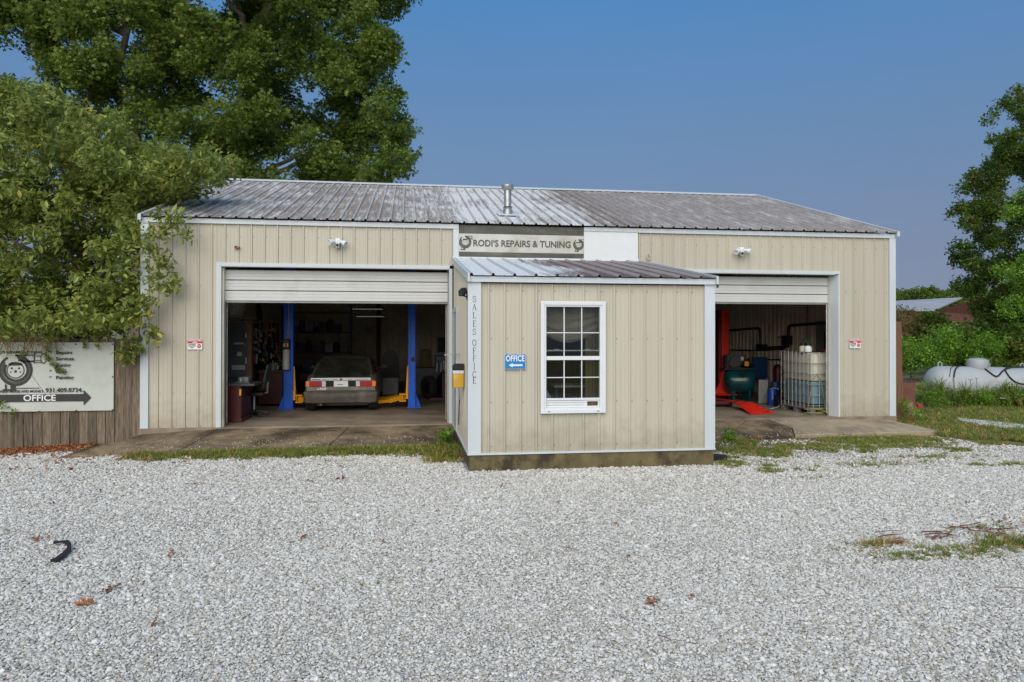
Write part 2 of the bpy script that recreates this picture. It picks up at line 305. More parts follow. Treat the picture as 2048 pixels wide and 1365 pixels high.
def boardmat():
    m = M('weathered_fence_board', (.165, .125, .09), .85, var=.55, scale=6, bump=.5, bscale=22, stretch=(9, 9, .55), stain=(.07, .058, .035), stain_scale=2.5, stain_lo=.46, stain_hi=.7)
    n = m.node_tree.nodes; l = m.node_tree.links; b = n['Principled BSDF']; src = b.inputs['Base Color'].links[0].from_socket
    oi = n.new('ShaderNodeObjectInfo'); mr_ = n.new('ShaderNodeMapRange'); mr_.inputs[3].default_value = .65; mr_.inputs[4].default_value = 1.3; l.new(oi.outputs['Random'], mr_.inputs[0])
    x = n.new('ShaderNodeMixRGB'); x.blend_type = 'MULTIPLY'; x.inputs[0].default_value = 1; l.new(src, x.inputs[1]); l.new(mr_.outputs[0], x.inputs[2]); l.new(x.outputs[0], b.inputs['Base Color'])
    # each board its own piece of grain
    mp_ = [k for k in n if k.type == 'MAPPING'][0]; cx = n.new('ShaderNodeCombineXYZ'); mm = n.new('ShaderNodeMath'); mm.operation = 'MULTIPLY'; mm.inputs[1].default_value = 40
    l.new(oi.outputs['Random'], mm.inputs[0]); l.new(mm.outputs[0], cx.inputs[2]); l.new(cx.outputs[0], mp_.inputs['Location'])
    return m
mt['board'] = boardmat()

def gravelbase():
    m = bpy.data.materials.new('crushed_limestone_bed'); m.use_nodes = True; t = m.node_tree; n = t.nodes; l = t.links
    b = n['Principled BSDF']; b.inputs['Roughness'].default_value = .9
    tcn = n.new('ShaderNodeTexCoord'); v = n.new('ShaderNodeTexVoronoi'); v.inputs['Scale'].default_value = 38; l.new(tcn.outputs['Object'], v.inputs['Vector'])
    r = n.new('ShaderNodeValToRGB'); s_ = n.new('ShaderNodeSeparateXYZ'); l.new(v.outputs['Color'], s_.inputs[0]); l.new(s_.outputs[0], r.inputs[0])
    r.color_ramp.elements[0].color = (.50, .475, .42, 1); r.color_ramp.elements[1].color = (.70, .68, .63, 1)
    v2 = n.new('ShaderNodeTexVoronoi'); v2.feature = 'DISTANCE_TO_EDGE'; v2.inputs['Scale'].default_value = 38; l.new(tcn.outputs['Object'], v2.inputs['Vector'])
    q = n.new('ShaderNodeMapRange'); q.inputs[2].default_value = .12; q.inputs[3].default_value = .55; l.new(v2.outputs[0], q.inputs[0])
    x = n.new('ShaderNodeMixRGB'); x.blend_type = 'MULTIPLY'; x.inputs[0].default_value = 1; l.new(r.outputs[0], x.inputs[1]); l.new(q.outputs[0], x.inputs[2])
    nn = n.new('ShaderNodeTexNoise'); nn.inputs['Scale'].default_value = .8; nn.inputs['Detail'].default_value = 6; l.new(tcn.outputs['Object'], nn.inputs['Vector'])
    q2 = n.new('ShaderNodeMapRange'); q2.inputs[1].default_value = .3; q2.inputs[2].default_value = .7; q2.inputs[3].default_value = .8; q2.inputs[4].default_value = 1.1; l.new(nn.outputs[0], q2.inputs[0])
    x2 = n.new('ShaderNodeMixRGB'); x2.blend_type = 'MULTIPLY'; x2.inputs[0].default_value = 1; l.new(x.outputs[0], x2.inputs[1]); l.new(q2.outputs[0], x2.inputs[2]); sx = n.new('ShaderNodeSeparateXYZ'); l.new(tcn.outputs['Object'], sx.inputs[0])
    n5 = n.new('ShaderNodeTexNoise'); n5.inputs['Scale'].default_value = 1.6; n5.inputs['Detail'].default_value = 6; l.new(tcn.outputs['Object'], n5.inputs['Vector'])
    ma = n.new('ShaderNodeMath'); ma.operation = 'MULTIPLY_ADD'; l.new(n5.outputs[0], ma.inputs[0]); ma.inputs[1].default_value = 2.6; l.new(sx.outputs[1], ma.inputs[2])
    q5 = n.new('ShaderNodeMapRange'); q5.inputs[1].default_value = -1.9; q5.inputs[2].default_value = -.9; l.new(ma.outputs[0], q5.inputs[0])
    x5 = n.new('ShaderNodeMixRGB'); l.new(q5.outputs[0], x5.inputs[0]); l.new(x2.outputs[0], x5.inputs[1]); x5.inputs[2].default_value = (.15, .115, .07, 1); l.new(x5.outputs[0], b.inputs['Base Color'])
    bu = n.new('ShaderNodeBump'); bu.inputs['Strength'].default_value = 1; bu.inputs['Distance'].default_value = .03; l.new(v2.outputs[0], bu.inputs['Height']); l.new(bu.outputs[0], b.inputs['Normal'])
    return m
mt['gravel'] = gravelbase()
mt['lawn'] = M('lawn_turf', (.17, .145, .05), .95, var=.35, scale=3, bump=.6, bscale=60, stain=(.21, .155, .075), stain_scale=1.2, stain_lo=.5, stain_hi=.75)
def stonemat():
    m = bpy.data.materials.new('limestone_chips'); m.use_nodes = True; t = m.node_tree; n = t.nodes; l = t.links
    b = n['Principled BSDF']; b.inputs['Roughness'].default_value = .85; b.inputs['Specular IOR Level'].default_value = .25
    oi = n.new('ShaderNodeObjectInfo'); r = n.new('ShaderNodeValToRGB'); l.new(oi.outputs['Random'], r.inputs[0]); el = r.color_ramp.elements
    el[0].position = 0; el[0].color = (.42, .405, .37, 1); el[1].position = 1; el[1].color = (.71, .69, .64, 1)
    for p_, c_ in ((.10, (.37, .32, .24)), (.16, (.41, .39, .35)), (.45, (.54, .52, .475)), (.8, (.63, .61, .565))):
        q = el.new(p_); q.color = (*c_, 1)
    tcn = n.new('ShaderNodeTexCoord'); nn = n.new('ShaderNodeTexNoise'); nn.inputs['Scale'].default_value = 2.5; l.new(tcn.outputs['Object'], nn.inputs['Vector'])
    q2 = n.new('ShaderNodeMapRange'); q2.inputs[1].default_value = .3; q2.inputs[2].default_value = .7; q2.inputs[3].default_value = .82; q2.inputs[4].default_value = 1.1; l.new(nn.outputs[0], q2.inputs[0])
    x = n.new('ShaderNodeMixRGB'); x.blend_type = 'MULTIPLY'; x.inputs[0].default_value = 1; l.new(r.outputs[0], x.inputs[1]); l.new(q2.outputs[0], x.inputs[2]); l.new(x.outputs[0], b.inputs['Base Color'])
    return m
mt['stone'] = stonemat()
mt['leaf_gum'] = leafmat('sweetgum_leaf', (.068, .125, .020), (.21, .29, .052), .42)
mt['leaf_bush'] = leafmat('pear_leaf', (.125, .180, .032), (.32, .37, .095), .4, odd=(.40, .36, .08))
mt['leaf_dark'] = leafmat('dark_green_leaf', (.055, .11, .014), (.13, .20, .028), .35, odd=(.14, .09, .03))
mt['leaf_light'] = leafmat('bright_green_leaf', (.09, .20, .018), (.20, .35, .04), .4)
mt['leaf_olive'] = leafmat('olive_brown_leaf', (.08, .09, .02), (.17, .15, .035), .35, odd=(.2, .1, .03))
mt['grass'] = leafmat('grass_blade', (.12, .165, .025), (.23, .26, .055), .4, odd=(.3, .22, .09))
mt['drygrass'] = leafmat('dry_grass_blade', (.29, .20, .07), (.46, .33, .13), .3, odd=(.16, .18, .04))
mt['drytwig'] = M('dry_yellow_vine', (.24, .19, .06), .85, var=.4)
mt['deadleaf'] = leafmat('fallen_leaf', (.16, .055, .02), (.36, .14, .05), .2, odd=(.45, .28, .1))

# ---------------------------------------------------------------- geometry-node scattering
def src_obj(name, vs, fs, mat, smooth=False):
    me = bpy.data.meshes.new(name); me.from_pydata(vs, [], fs); me.materials.append(mat)
    if smooth: me.polygons.foreach_set('use_smooth', [True]*len(fs))
    return bpy.data.objects.new(name, me)          # never linked: only the scatterers use it
def scatter(name, pts, scl, rot, srcs, parent=None, idx=None):
    o_ = org(parent)
    pts = np.asarray(pts, dtype=np.float32); n = len(pts)
    me = bpy.data.meshes.new(name); me.vertices.add(n)
    me.vertices.foreach_set('co', (pts-np.array(o_[:], dtype=np.float32)).ravel())
    a = me.attributes.new('scl', 'FLOAT_VECTOR', 'POINT')
    scl = np.asarray(scl, dtype=np.float32)
    if scl.ndim == 1: scl = np.repeat(scl[:, None], 3, 1)
    a.data.foreach_set('vector', scl.ravel())
    a = me.attributes.new('rot', 'FLOAT_VECTOR', 'POINT'); a.data.foreach_set('vector', np.asarray(rot, dtype=np.float32).ravel())
    a = me.attributes.new('idx', 'INT', 'POINT')
    a.data.foreach_set('value', (rng.integers(0, len(srcs), n) if idx is None else idx).astype(np.int32))
    ob = bpy.data.objects.new(name, me); COL.objects.link(ob)
    if parent is not None: ob.parent = parent
    ng = bpy.data.node_groups.new(name+'_nodes', 'GeometryNodeTree')
    ng.interface.new_socket('Geometry', in_out='INPUT', socket_type='NodeSocketGeometry'); ng.interface.new_socket('Geometry', in_out='OUTPUT', socket_type='NodeSocketGeometry')
    n_ = ng.nodes; l = ng.links; gi = n_.new('NodeGroupInput'); go = n_.new('NodeGroupOutput'); ip = n_.new('GeometryNodeInstanceOnPoints')
    j = n_.new('GeometryNodeJoinGeometry')
    for s_ in srcs:
        oi = n_.new('GeometryNodeObjectInfo'); oi.inputs['Object'].default_value = s_; oi.inputs['As Instance'].default_value = True; l.new(oi.outputs['Geometry'], j.inputs[0])
    def at_(nm, ty):
        q = n_.new('GeometryNodeInputNamedAttribute'); q.data_type = ty; q.inputs['Name'].default_value = nm; return q.outputs['Attribute']
    l.new(gi.outputs[0], ip.inputs['Points']); l.new(j.outputs[0], ip.inputs['Instance']); ip.inputs['Pick Instance'].default_value = True
    l.new(at_('idx', 'INT'), ip.inputs['Instance Index']); l.new(at_('rot', 'FLOAT_VECTOR'), ip.inputs['Rotation']); l.new(at_('scl', 'FLOAT_VECTOR'), ip.inputs['Scale'])
    l.new(ip.outputs[0], go.inputs[0])
    md = ob.modifiers.new('scatter', 'NODES'); md.node_group = ng
    return ob

def leaf_shape(kind):
    if kind == 'star':
        p = []
        for i in range(10):
            a = math.pi*2*i/10+math.pi/2; r = 1 if i % 2 == 0 else .42
            p.append((math.cos(a)*r, math.sin(a)*r, -.12*r))
        return [(0, 0, 0)]+p, [(0, 1+i, 1+(i+1) % 10) for i in range(10)]
    if kind == 'oval':
        return [(0, -1, 0), (.42, -.2, .12), (.33, .45, .1), (0, 1, -.1), (-.33, .45, .1), (-.42, -.2, .12), (0, 0, 0)], [(0, 1, 2, 6), (6, 2, 3), (6, 3, 4), (0, 6, 4, 5)]
    if kind == 'blade':
        return [(-.06, 0, 0), (.06, 0, 0), (.045, .1, .55), (-.045, .1, .55), (.0, .35, 1)], [(0, 1, 2, 3), (3, 2, 4)]
def cluster(name, kind, n, R0, size, mat, droop=.3, seed=0):
    r = random.Random(seed); vs0, fs0 = leaf_shape(kind); vs = []; fs = []
    for i in range(n):
        p = Vector((r.gauss(0, 1), r.gauss(0, 1), r.gauss(0, .8))).normalized()*R0*(r.random()**.6)
        rot = Matrix.Rotation(r.uniform(0, 6.283), 3, 'Z') @ Matrix.Rotation(r.gauss(droop, .55), 3, 'X') @ Matrix.Rotation(r.gauss(0, .4), 3, 'Y')
        s_ = size*r.uniform(.65, 1.25); b = len(vs)
        vs += [tuple(rot @ Vector(v)*s_ + p) for v in vs0]; fs += [tuple(b+k for k in f) for f in fs0]
    return src_obj(name, vs, fs, mat)
def tuft(name, n, R0, h, mat, seed=0, wd=1):
    r = random.Random(seed); vs0, fs0 = leaf_shape('blade'); vs = []; fs = []
    for i in range(n):
        a = r.uniform(0, 6.283); p = Vector((math.cos(a), math.sin(a), 0))*R0*r.random()
        rot = Matrix.Rotation(r.uniform(0, 6.283), 3, 'Z') @ Matrix.Rotation(-r.uniform(0, .9), 3, 'X'); s_ = h*r.uniform(.5, 1.2); b = len(vs)
        vs += [tuple(rot @ Vector((v[0]*wd, v[1], v[2]))*s_ + p) for v in vs0]; fs += [tuple(b+k for k in f) for f in fs0]
    return src_obj(name, vs, fs, mat)

# ================================================================ SETTING
G0 = -0.24
def gh(x, y):
    z = G0
    if x < 0 and y > -4: z += .045*max(x, -3)*min(1, (y+4)/3)
    return z
X0, X1, Y0, Y1 = 0.0, 14.63, 0.0, 12.27
HW, HR, YR = 3.70, 5.66, 6.135
# ground sheet
def sheet(name, xs, ys, mat, dz=0.0, kind='structure'):
    mb = MB(); vs = [(x, y, gh(x, y)+dz) for y in ys for x in xs]; nx = len(xs)
    fs = [(j*nx+i, j*nx+i+1, (j+1)*nx+i+1, (j+1)*nx+i) for j in range(len(ys)-1) for i in range(nx-1)]
    mb.add(vs, fs); return tag(mb.build(name, mat), kind=kind)
gx = [-600, -200, -80, -40]+list(np.linspace(-20, 40, 61))+[60, 100, 250, 700]
gy = [-60, -30]+list(np.linspace(-18, 14, 33))+[20, 30, 50, 100, 300, 900]
tag(sheet('ground', gx, gy, mt['lawn'], -.03), 'flat grassy ground running from the workshop to the far trees')
mb = MB()
lotx = list(np.linspace(-9, 30, 79))
def lot_back(x):
    if x < 0.2: return 0.35
    if x < 9.3: return -.9
    if x < 13: return -1.0
    if x < 16: return -1.0-(x-13)*.7
    return max(-3.1-(x-16)*.35, -8)
vs = []; 
for x in lotx:
    yb = lot_back(x)
    for k in range(24):
        y = -16+(yb+16)*k/23; vs.append((x, y, gh(x, y)))
fs = [(i*24+k, (i+1)*24+k, (i+1)*24+k+1, i*24+k+1) for i in range(len(lotx)-1) for k in range(23)]
mb.add(vs, fs); tag(mb.build('gravel_lot', mt['gravel']), 'pale limestone gravel lot in front of the workshop', kind='structure')

# floor slab and aprons
mb = MB(); mb.box(-.02, -.06, -.30, X1+.02, Y1+.02, 0.0); floor = tag(mb.build('floor_slab', mt['floor']), kind='structure')
def apron(pts_top, mat, parent, label=None):
    """sloped slab; pts_top = corners (x,y,z) counterclockwise"""
    mb = MB(); mb.prism([(x, y, z-.16) for x, y, z in pts_top], (0, 0, .16)); o = mb.build('concrete_slab', mat, parent)
    bv = o.modifiers.new('edge', 'BEVEL'); bv.width = .012; bv.segments = 1
    if label: o['label'] = label
    return o
ap = thing('concrete_apron', 'stained sloping concrete apron slabs at the garage doors', None, (0, 0, 0), kind='structure')
YA = -1.50; ZA = -.195
apron([(-.62, YA, ZA-.03), (1.02, YA, ZA), (1.32, -.075, -.022), (.02, -.075, -.095)], mt['concrete'], ap)
apron([(1.035, YA, ZA), (3.33, YA, ZA), (3.60, -.075, -.022), (1.335, -.075, -.022)], mt['concrete'], ap)
apron([(3.345, YA, ZA), (5.36, YA, ZA), (5.44, -.075, -.022), (3.615, -.075, -.022)], mt['concrete'], ap)
apron([(9.22, -1.28, ZA+.02), (10.35, -1.28, ZA+.02), (11.35, -.075, -.022), (9.22, -.075, -.022)][::1], mt['concrete'], ap)
apron([(10.37, -1.28, ZA+.02), (11.75, -1.18, ZA+.02), (12.0, -.62, -.105), (11.85, -.075, -.022), (11.37, -.075, -.022)], mt['concrete'], ap)
apron([(11.77, -1.18, ZA+.02), (14.95, -.95, ZA), (14.4, -.075, -.06), (11.87, -.075, -.022), (12.02, -.62, -.105)], mt['concrete_pale'], ap, 'paler concrete slab patch with worn edge')

# ================================================================ WORKSHOP BUILDING
bld = thing('workshop_building', 'long tan metal workshop with two open garage doors and a weathered white metal roof', 'workshop', (0, 0, 0))
def panel_mesh(o, u, v, n, u0, u1, v0, v1, rib=.019, pitch=.2286):
    """ribbed steel sheet: ribs every 9 inches run along v"""
    o, u, v, n = map(Vector, (o, u, v, n)); pr = [(u0, 0.)]
    k = math.floor(u0/pitch)-1
    while k*pitch < u1+pitch:
        b = k*pitch
        for a, h in ((0, 0), (.014, rib), (.036, rib), (.050, 0), (.098, 0), (.104, .003), (.116, .003), (.122, 0), (.165, 0), (.171, .003), (.183, .003), (.189, 0)):
            if u0+.001 < b+a < u1-.001: pr.append((b+a, h))
        k += 1
    pr.append((u1, 0.)); mbx = MB(); vs = []
    for a, h in pr: vs.append(o+u*a+v*v0+n*h); vs.append(o+u*a+v*(v1 if not callable(v1) else v1(a))+n*h)
    mbx.add(vs, [(2*i, 2*i+2, 2*i+3, 2*i+1) for i in range(len(pr)-1)]); return mbx
def sheets(name, mat, parent, o, u, v, n, length, v0, v1, openings=(), w_=.9144, rib=.019, start=0.0, pitch=.2286):
    """cover a wall with sheets w_ wide, cut round the openings (a0,a1,b0,b1)"""
    a = start
    while a < length-.01:
        b = min(a+w_, length); cuts = sorted({a, b} | {c for op in openings for c in op[:2] if a < c < b})
        for p, q in zip(cuts[:-1], cuts[1:]):
            mid = (p+q)/2; spans = [(v0, v1)]
            for op in openings:
                if op[0] <= mid <= op[1]:
                    ns = []
                    for s0, s1 in spans:
                        if op[2] > s0: ns.append((s0, op[2]))
                        ns.append((op[3], s1))
                    spans = ns
            for s0, s1 in spans:
                if callable(s1) or s1-s0 > .02: panel_mesh(o, u, v, n, p, q-.0015, s0, s1, rib, pitch).build(name, mat, parent)
        a = b
# openings: door 1 x 1.34..5.44 z 0..2.90 ; door 2 x 9.35..13.21
D1 = (1.34, 5.44, 0, 2.90); D2 = (9.35, 13.30, 0, 2.90)
sheets('wall_panel', mt['tan'], bld, (0, 0, 0), (1, 0, 0), (0, 0, 1), (0, -1, 0), 5.52, -.085, HW, [(D1[0]-.08, D1[1]+.2, -.2, D1[3]+.07)])
sheets('wall_panel', mt['tan'], bld, (0, 0, 0), (1, 0, 0), (0, 0, 1), (0, -1, 0), X1, -.085, HW, [(D2[0]-.2, D2[1]+.1, -.2, D2[3]+.06)], start=9.13)
# wall behind the office (white painted), slightly recessed
mb = MB(); mb.box(5.62, -.012, 0, 9.128, 0.0, HW); mb.build('infill_wall', mt['white'], bld)
mb = MB(); mb.box(8.045, -.03, 3.10, 9.13, -.014, 3.745); mb.build('white_sign_board', mt['vinyl'], bld)
mb = MB(); mb.box(5.515, -.035, 2.98, 5.62, 0, 3.74); mb.build('corner_trim', mt['white'], bld)
# side, back walls (liner seen from inside): ribs outward
gab = lambda a: HW+(HR-HW)*(1-abs(a-YR)/YR)-.03
sheets('side_wall_panel', mt['tan_in'], bld, (X1-.02, 0, 0), (0, 1, 0), (0, 0, 1), (-1, 0, 0), Y1, -.08, gab, rib=.032)
sheets('side_wall_panel', mt['tan_in'], bld, (X0+.02, 0, 0), (0, 1, 0), (0, 0, 1), (1, 0, 0), Y1, -.08, gab, rib=.032)
sheets('back_wall_panel', mt['tan_in'], bld, (0, Y1-.02, 0), (1, 0, 0), (0, 0, 1), (0, -1, 0), X1, -.08, HW, rib=.03)
mb = MB(); mb.prism([(X1-.012, 0.01, -.08), (X1-.012, Y1, -.08), (X1-.012, Y1, HW), (X1-.012, YR, HR-.03), (X1-.012, 0.01, HW)], (.012, 0, 0)); mb.build('outer_side_wall', mt['tan'], bld)
mb = MB(); mb.prism([(0, 0.01, -.08), (0, Y1, -.08), (0, Y1, HW), (0, YR, HR-.03), (0, 0.01, HW)], (.012, 0, 0)); mb.build('outer_side_wall', mt['tan'], bld)
mb = MB(); mb.box(0, Y1-.012, -.08, X1, Y1, HW); mb.build('outer_back_wall', mt['tan'], bld)
# corner trims, base trim, eave fascia
for xa, xb in ((-.03, .105), (X1-.115, X1+.025)):
    mb = MB(); mb.box(xa, -.038, -.12, xb, -.002, HW+.02); mb.box(xa if xa < 0 else xb-.012, -.002, -.12, xa+.012 if xa < 0 else xb, .12, HW); mb.build('corner_trim', mt['white'], bld)
for xa, xb in ((.105, 1.255), (13.41, X1-.115)):
    mb = MB(); mb.box(xa, -.035, -.105, xb, 0, -.086); mb.build('base_trim', mt['grey'], bld)
mb = MB(); mb.box(-.05, -.045, HW-.03, 5.617, -.004, HW+.055); mb.build('eave_fascia', mt['white'], bld)
mb = MB(); mb.box(8.045, -.045, HW-.02, 9.128, -.0305, HW+.055); mb.build('eave_fascia', mt['white'], bld)
mb = MB(); mb.box(9.13, -.045, HW-.03, X1+.03, -.004, HW+.055); mb.build('eave_fascia', mt['white'], bld)
# roof sheets
sl = Vector((0, YR+.10, HR-HW-.02)).normalized(); slen = Vector((0, YR+.10, HR-HW-.02)).length
nrm = Vector((0, -sl.z, sl.y))
sheets('roof_panel', mt['roof'], bld, (-.02, -.10, HW+.075), (1, 0, 0), sl, nrm, X1+.04, 0, slen, rib=.032)
sl2 = Vector((0, -sl.y, sl.z))
sheets('roof_panel', mt['roof'], bld, (-.02, Y1+.10, HW+.075), (1, 0, 0), sl2, Vector((0, sl.z, sl.y)), X1+.04, 0, slen, rib=.032)
mb = MB(); zt = HR+.075; mb.prism([(-.05, YR-.17, zt-.035), (-.05, YR, zt+.03), (-.05, YR+.17, zt-.035), (-.05, YR+.17, zt-.05), (-.05, YR, zt+.012), (-.05, YR-.17, zt-.05)], (X1+.1, 0, 0)); mb.build('ridge_cap', mt['white'], bld)
for x in (-.055, X1+.005):
    mb = MB()
    for s_ in (-1, 1):
        e_ = -.12 if s_ < 0 else Y1+.12
        mb.prism([(x, e_, HW+.0), (x, e_, HW+.10), (x, YR, zt+.045), (x, YR, zt-.06)], (.055, 0, 0))
    mb.build('rake_trim', mt['white'], bld)
# frame: trusses, posts, girts
for y in (2.4, 4.9, 7.4, 9.9):
    mb = MB(); mb.box(.05, y-.02, 3.45, X1-.05, y+.02, 3.6)
    mb.build('roof_truss', mt['darkwood'], bld)
for y in (2.4, 4.8, 7.2, 9.6):
    mb = MB(); mb.box(.05, y-.07, 0, .15, y+.07, 3.6); mb.build('wall_post', mt['darkwood'], bld)
for x in (3.66, 7.3, 11):
    mb = MB(); mb.box(x-.07, Y1-.20, 0, x+.07, Y1-.06, 3.6); mb.build('wall_post', mt['darkwood'], bld)
# dividing wall behind the office
# garage door openings: jambs and trims
def jamb(x0, x1, z, left=True, right=True, dep=.14):
    if left:
        mb = MB(); mb.box(x0-.085, -.042, -.02, x0-.012, 0, z+.075); mb.box(x0-.012, -.042, -.02, x0, dep, z); mb.build('door_frame', mt['white'], bld)
        mb = MB(); mb.box(x0, .04, 0, x0+.03, dep+.02, z); mb.build('door_jamb', mt['tan_in'], bld)
    if right:
        mb = MB(); mb.box(x1+.012, -.042, -.02, x1+(.06 if x1 < 6 else .15), 0, z+.075) if x1 < 6 else mb.box(x1+.085, -.042, -.02, x1+.105, .0, z+.075)
        mb.box(x1, -.04, -.02, x1+.012, dep, z) if x1 < 6 else mb.prism([(x1+.084, -.041, -.02), (x1+.084, -.02, -.02), (x1+.012, .16, -.02), (x1, .16, -.02), (x1+.07, -.041, -.02)], (0, 0, z+.02))
        mb.build('door_frame', mt['white'], bld)
        mb = MB(); mb.box(x1-.02, .165, 0, x1+.012, dep+.08, z); mb.build('door_jamb', mt['tan'], bld)
    mb = MB(); mb.box(x0-.012, -.042, z+.012, x1+.06 if x1 < 6 else x1+.085, 0, z+.07); mb.box(x0, -.04, z, x1, dep, z+.012); mb.build('door_frame', mt['white'], bld)
jamb(D1[0], D1[1], D1[3]); jamb(D2[0], D2[1], D2[3], left=False)
def garage_door(x0, x1, ztop, zbot, yb, n):
    # yb: face of door; sections stack downwards
    d = tag(thing('garage_door', None, None, (x0, yb, zbot)), None); d.parent = bld; d.location = (x0, yb, zbot)
    ORG[d.name] = Vector((x0, yb, zbot)); h = (ztop-zbot)/n
    for k in range(n):
        z0 = zbot+k*h; mb = MB()
        pr = [(0, z0+.004), (-.028, z0+.010)]
        m_ = 3
        for q in range(m_):
            za = z0+.010+(h-.02)*q/m_; zb = z0+.010+(h-.02)*(q+1)/m_
            pr += [(-.028, za+.006), (-.028, zb-.012), (-.0235, zb-.006)]
        pr += [(-.028, z0+h-.008), (0, z0+h-.003)]
        vs = []
        for dy, z in pr: vs += [(x0, yb+dy, z), (x1, yb+dy, z)]
        mb.add(vs, [(2*i, 2*i+1, 2*i+3, 2*i+2) for i in range(len(pr)-1)]); mb.box(x0, yb, z0+.004, x1, yb+.02, z0+h-.003)
        mb.build('door_section', mt['door'], d)
    mb = MB(); mb.box(x0, yb-.02, zbot-.03, x1, yb+.02, zbot+.002); mb.build('bottom_seal', mt['grey'], d)
    return d
garage_door(D1[0]+.03, D1[1]-.02, 2.86, 2.285, .16, 3)
garage_door(D2[0], D2[1]-.02, 2.86, 2.33, .22, 3)
for (a, b) in ((1.38, 5.40), (9.4, 13.27)):
    for x in (a, b): mb = MB(); mb.tube([(x, .22, 0.05), (x, .22, 2.3), (x, .30, 2.6), (x, .55, 2.8), (x, 3.0, 2.9)], .014, 6); mb.build('door_track', mt['galv'], bld)
# screws on the wall sheets (rows)
mb = MB()
for z in (.02, .62, 1.55, 2.55, 3.45):
    for k in range(0, 64):
        x = k*.2286+.065
        if x > X1-.15 or x < .12: continue
        if (1.2 < x < 5.6 and z < 3.0) or (5.4 < x < 9.15) or (9.1 < x < 13.36 and z < 3.0): continue
        mb.box(x-.006, -.006, z-.006, x+.006, 0.0, z+.006)
s_ = mb.build('screw_heads', mt['screw'], bld); s_['kind'] = 'stuff'
# flue pipe on the roof
def roofz(y): return HW+.075+(y+.10)*sl.z/sl.y
fy = 1.05; fx = at(1015, 430, 1, fy).x
fl = thing('flue_pipe', 'galvanised metal flue with a flat cap rising from the front roof slope', 'chimney pipe', (fx, fy, roofz(fy)))
fb = roofz(fy)-.04
mb = MB(); mb.lathe((fx, fy, fb), [(.098, 0), (.098, .14), (.088, .15), (.088, .17), (.096, .185)], n=20); mb.build('base_collar', mt['galv'], fl, True)
mb = MB(); mb.lathe((fx, fy, fb), [(.076, .16), (.076, .58)], n=20); mb.build('pipe', mt['galv'], fl, True)
mb = MB(); mb.lathe((fx, fy, fb), [(.088, .545), (.115, .56), (.125, .575), (.125, .655), (.11, .665), (.03, .67)], n=20); mb.build('cap', mt['galv'], fl, True)
mb = MB(); mb.lathe((fx, fy, fb), [(.082, .19), (.092, .195), (.092, .205), (.082, .21)], n=20); mb.build('storm_band', mt['dark'], fl, True)
mb = MB(); mb.prism([(fx-.22, fy-.25, roofz(fy-.25)+.028), (fx+.22, fy-.25, roofz(fy-.25)+.028), (fx+.22, fy+.22, roofz(fy+.22)+.028), (fx-.22, fy+.22, roofz(fy+.22)+.028)], (0, 0, .006)); mb.build('flashing', mt['white'], fl)

# ================================================================ OFFICE
OX0, OX1, OY, OZ = 5.54, 9.115, -3.536, 2.42
off = thing('office_annex', 'small tan metal sales office with one white sash window and a rust-streaked lean-to roof', 'office', (OX0, OY, -.24))
WX0, WX1, WZ0, WZ1 = 6.535, 7.485, .555, 2.155
fo = Vector((OX0, OY, 0))
sheets('wall_panel', mt['tan'], off, fo, (1, 0, 0), (0, 0, 1), (0, -1, 0), OX1-OX0, 0.01, OZ-.02, [(WX0-OX0+.02, WX1-OX0-.02, WZ0+.02, WZ1-.02)])
sheets('wall_panel', mt['tan'], off, (OX0, OY, 0), (0, 1, 0), (0, 0, 1), (-1, 0, 0), -OY-.05, 0.01, lambda a: OZ+a*.17, [])
sheets('wall_panel', mt['tan'], off, (OX1, OY, 0), (0, 1, 0), (0, 0, 1), (1, 0, 0), -OY-.05, 0.01, lambda a: OZ+a*.17, [])
# inner lining so that the room is closed
mb = MB()
mb.box(OX0+.09, OY+.06, 0, WX0, OY+.09, 2.4); mb.box(WX1, OY+.06, 0, OX1-.09, OY+.09, 2.4); mb.box(WX0, OY+.06, 0, WX1, OY+.09, WZ0); mb.box(WX0, OY+.06, WZ1, WX1, OY+.09, 2.4)
mb.box(OX0+.06, OY+.06, 0, OX0+.09, -.02, 2.4); mb.box(OX1-.09, OY+.06, 0, OX1-.06, -.02, 2.4); mb.box(OX0+.09, OY+.09, 2.38, OX1-.09, -.02, 2.4); mb.box(OX0+.09, -.05, 0, OX1-.09, -.02, 2.38)
mb.build('room_lining', mt['wood'], off)
mb = MB(); mb.box(OX0+.06, OY+.06, -.02, OX1-.06, -.02, 0.0); mb.build('floor_board', mt['darkwood'], off)
mb = MB(); mb.box(OX0-.012, OY-.03, -.34, OX1+.01, -.065, -.012); mb.build('footing', mt['found'], off)
mb = MB(); mb.box(OX0-.045, OY-.05, -.012, OX1+.03, OY+.0, .014); mb.box(OX0-.045, OY, -.012, OX0-.0, -.1, .014); mb.build('drip_edge', mt['white'], off)
mb = MB(); mb.box(OX0-.04, OY-.042, .014, OX0+.145, OY-.002, OZ+.0); mb.box(OX0-.04, OY-.002, .014, OX0-.026, OY+.09, OZ); letter_trim = mb.build('corner_trim', mt['white'], off)
mb = MB(); mb.box(OX1-.13, OY-.042, .014, OX1+.028, OY-.002, OZ+.0); mb.box(OX1+.014, OY-.002, .014, OX1+.028, OY+.12, OZ); mb.build('corner_trim', mt['white'], off)
mb = MB(); mb.box(OX0-.045, OY-.075, OZ-.005, OX1+.045, OY-.0425, OZ+.075); mb.build('eave_fascia', mt['white'], off)
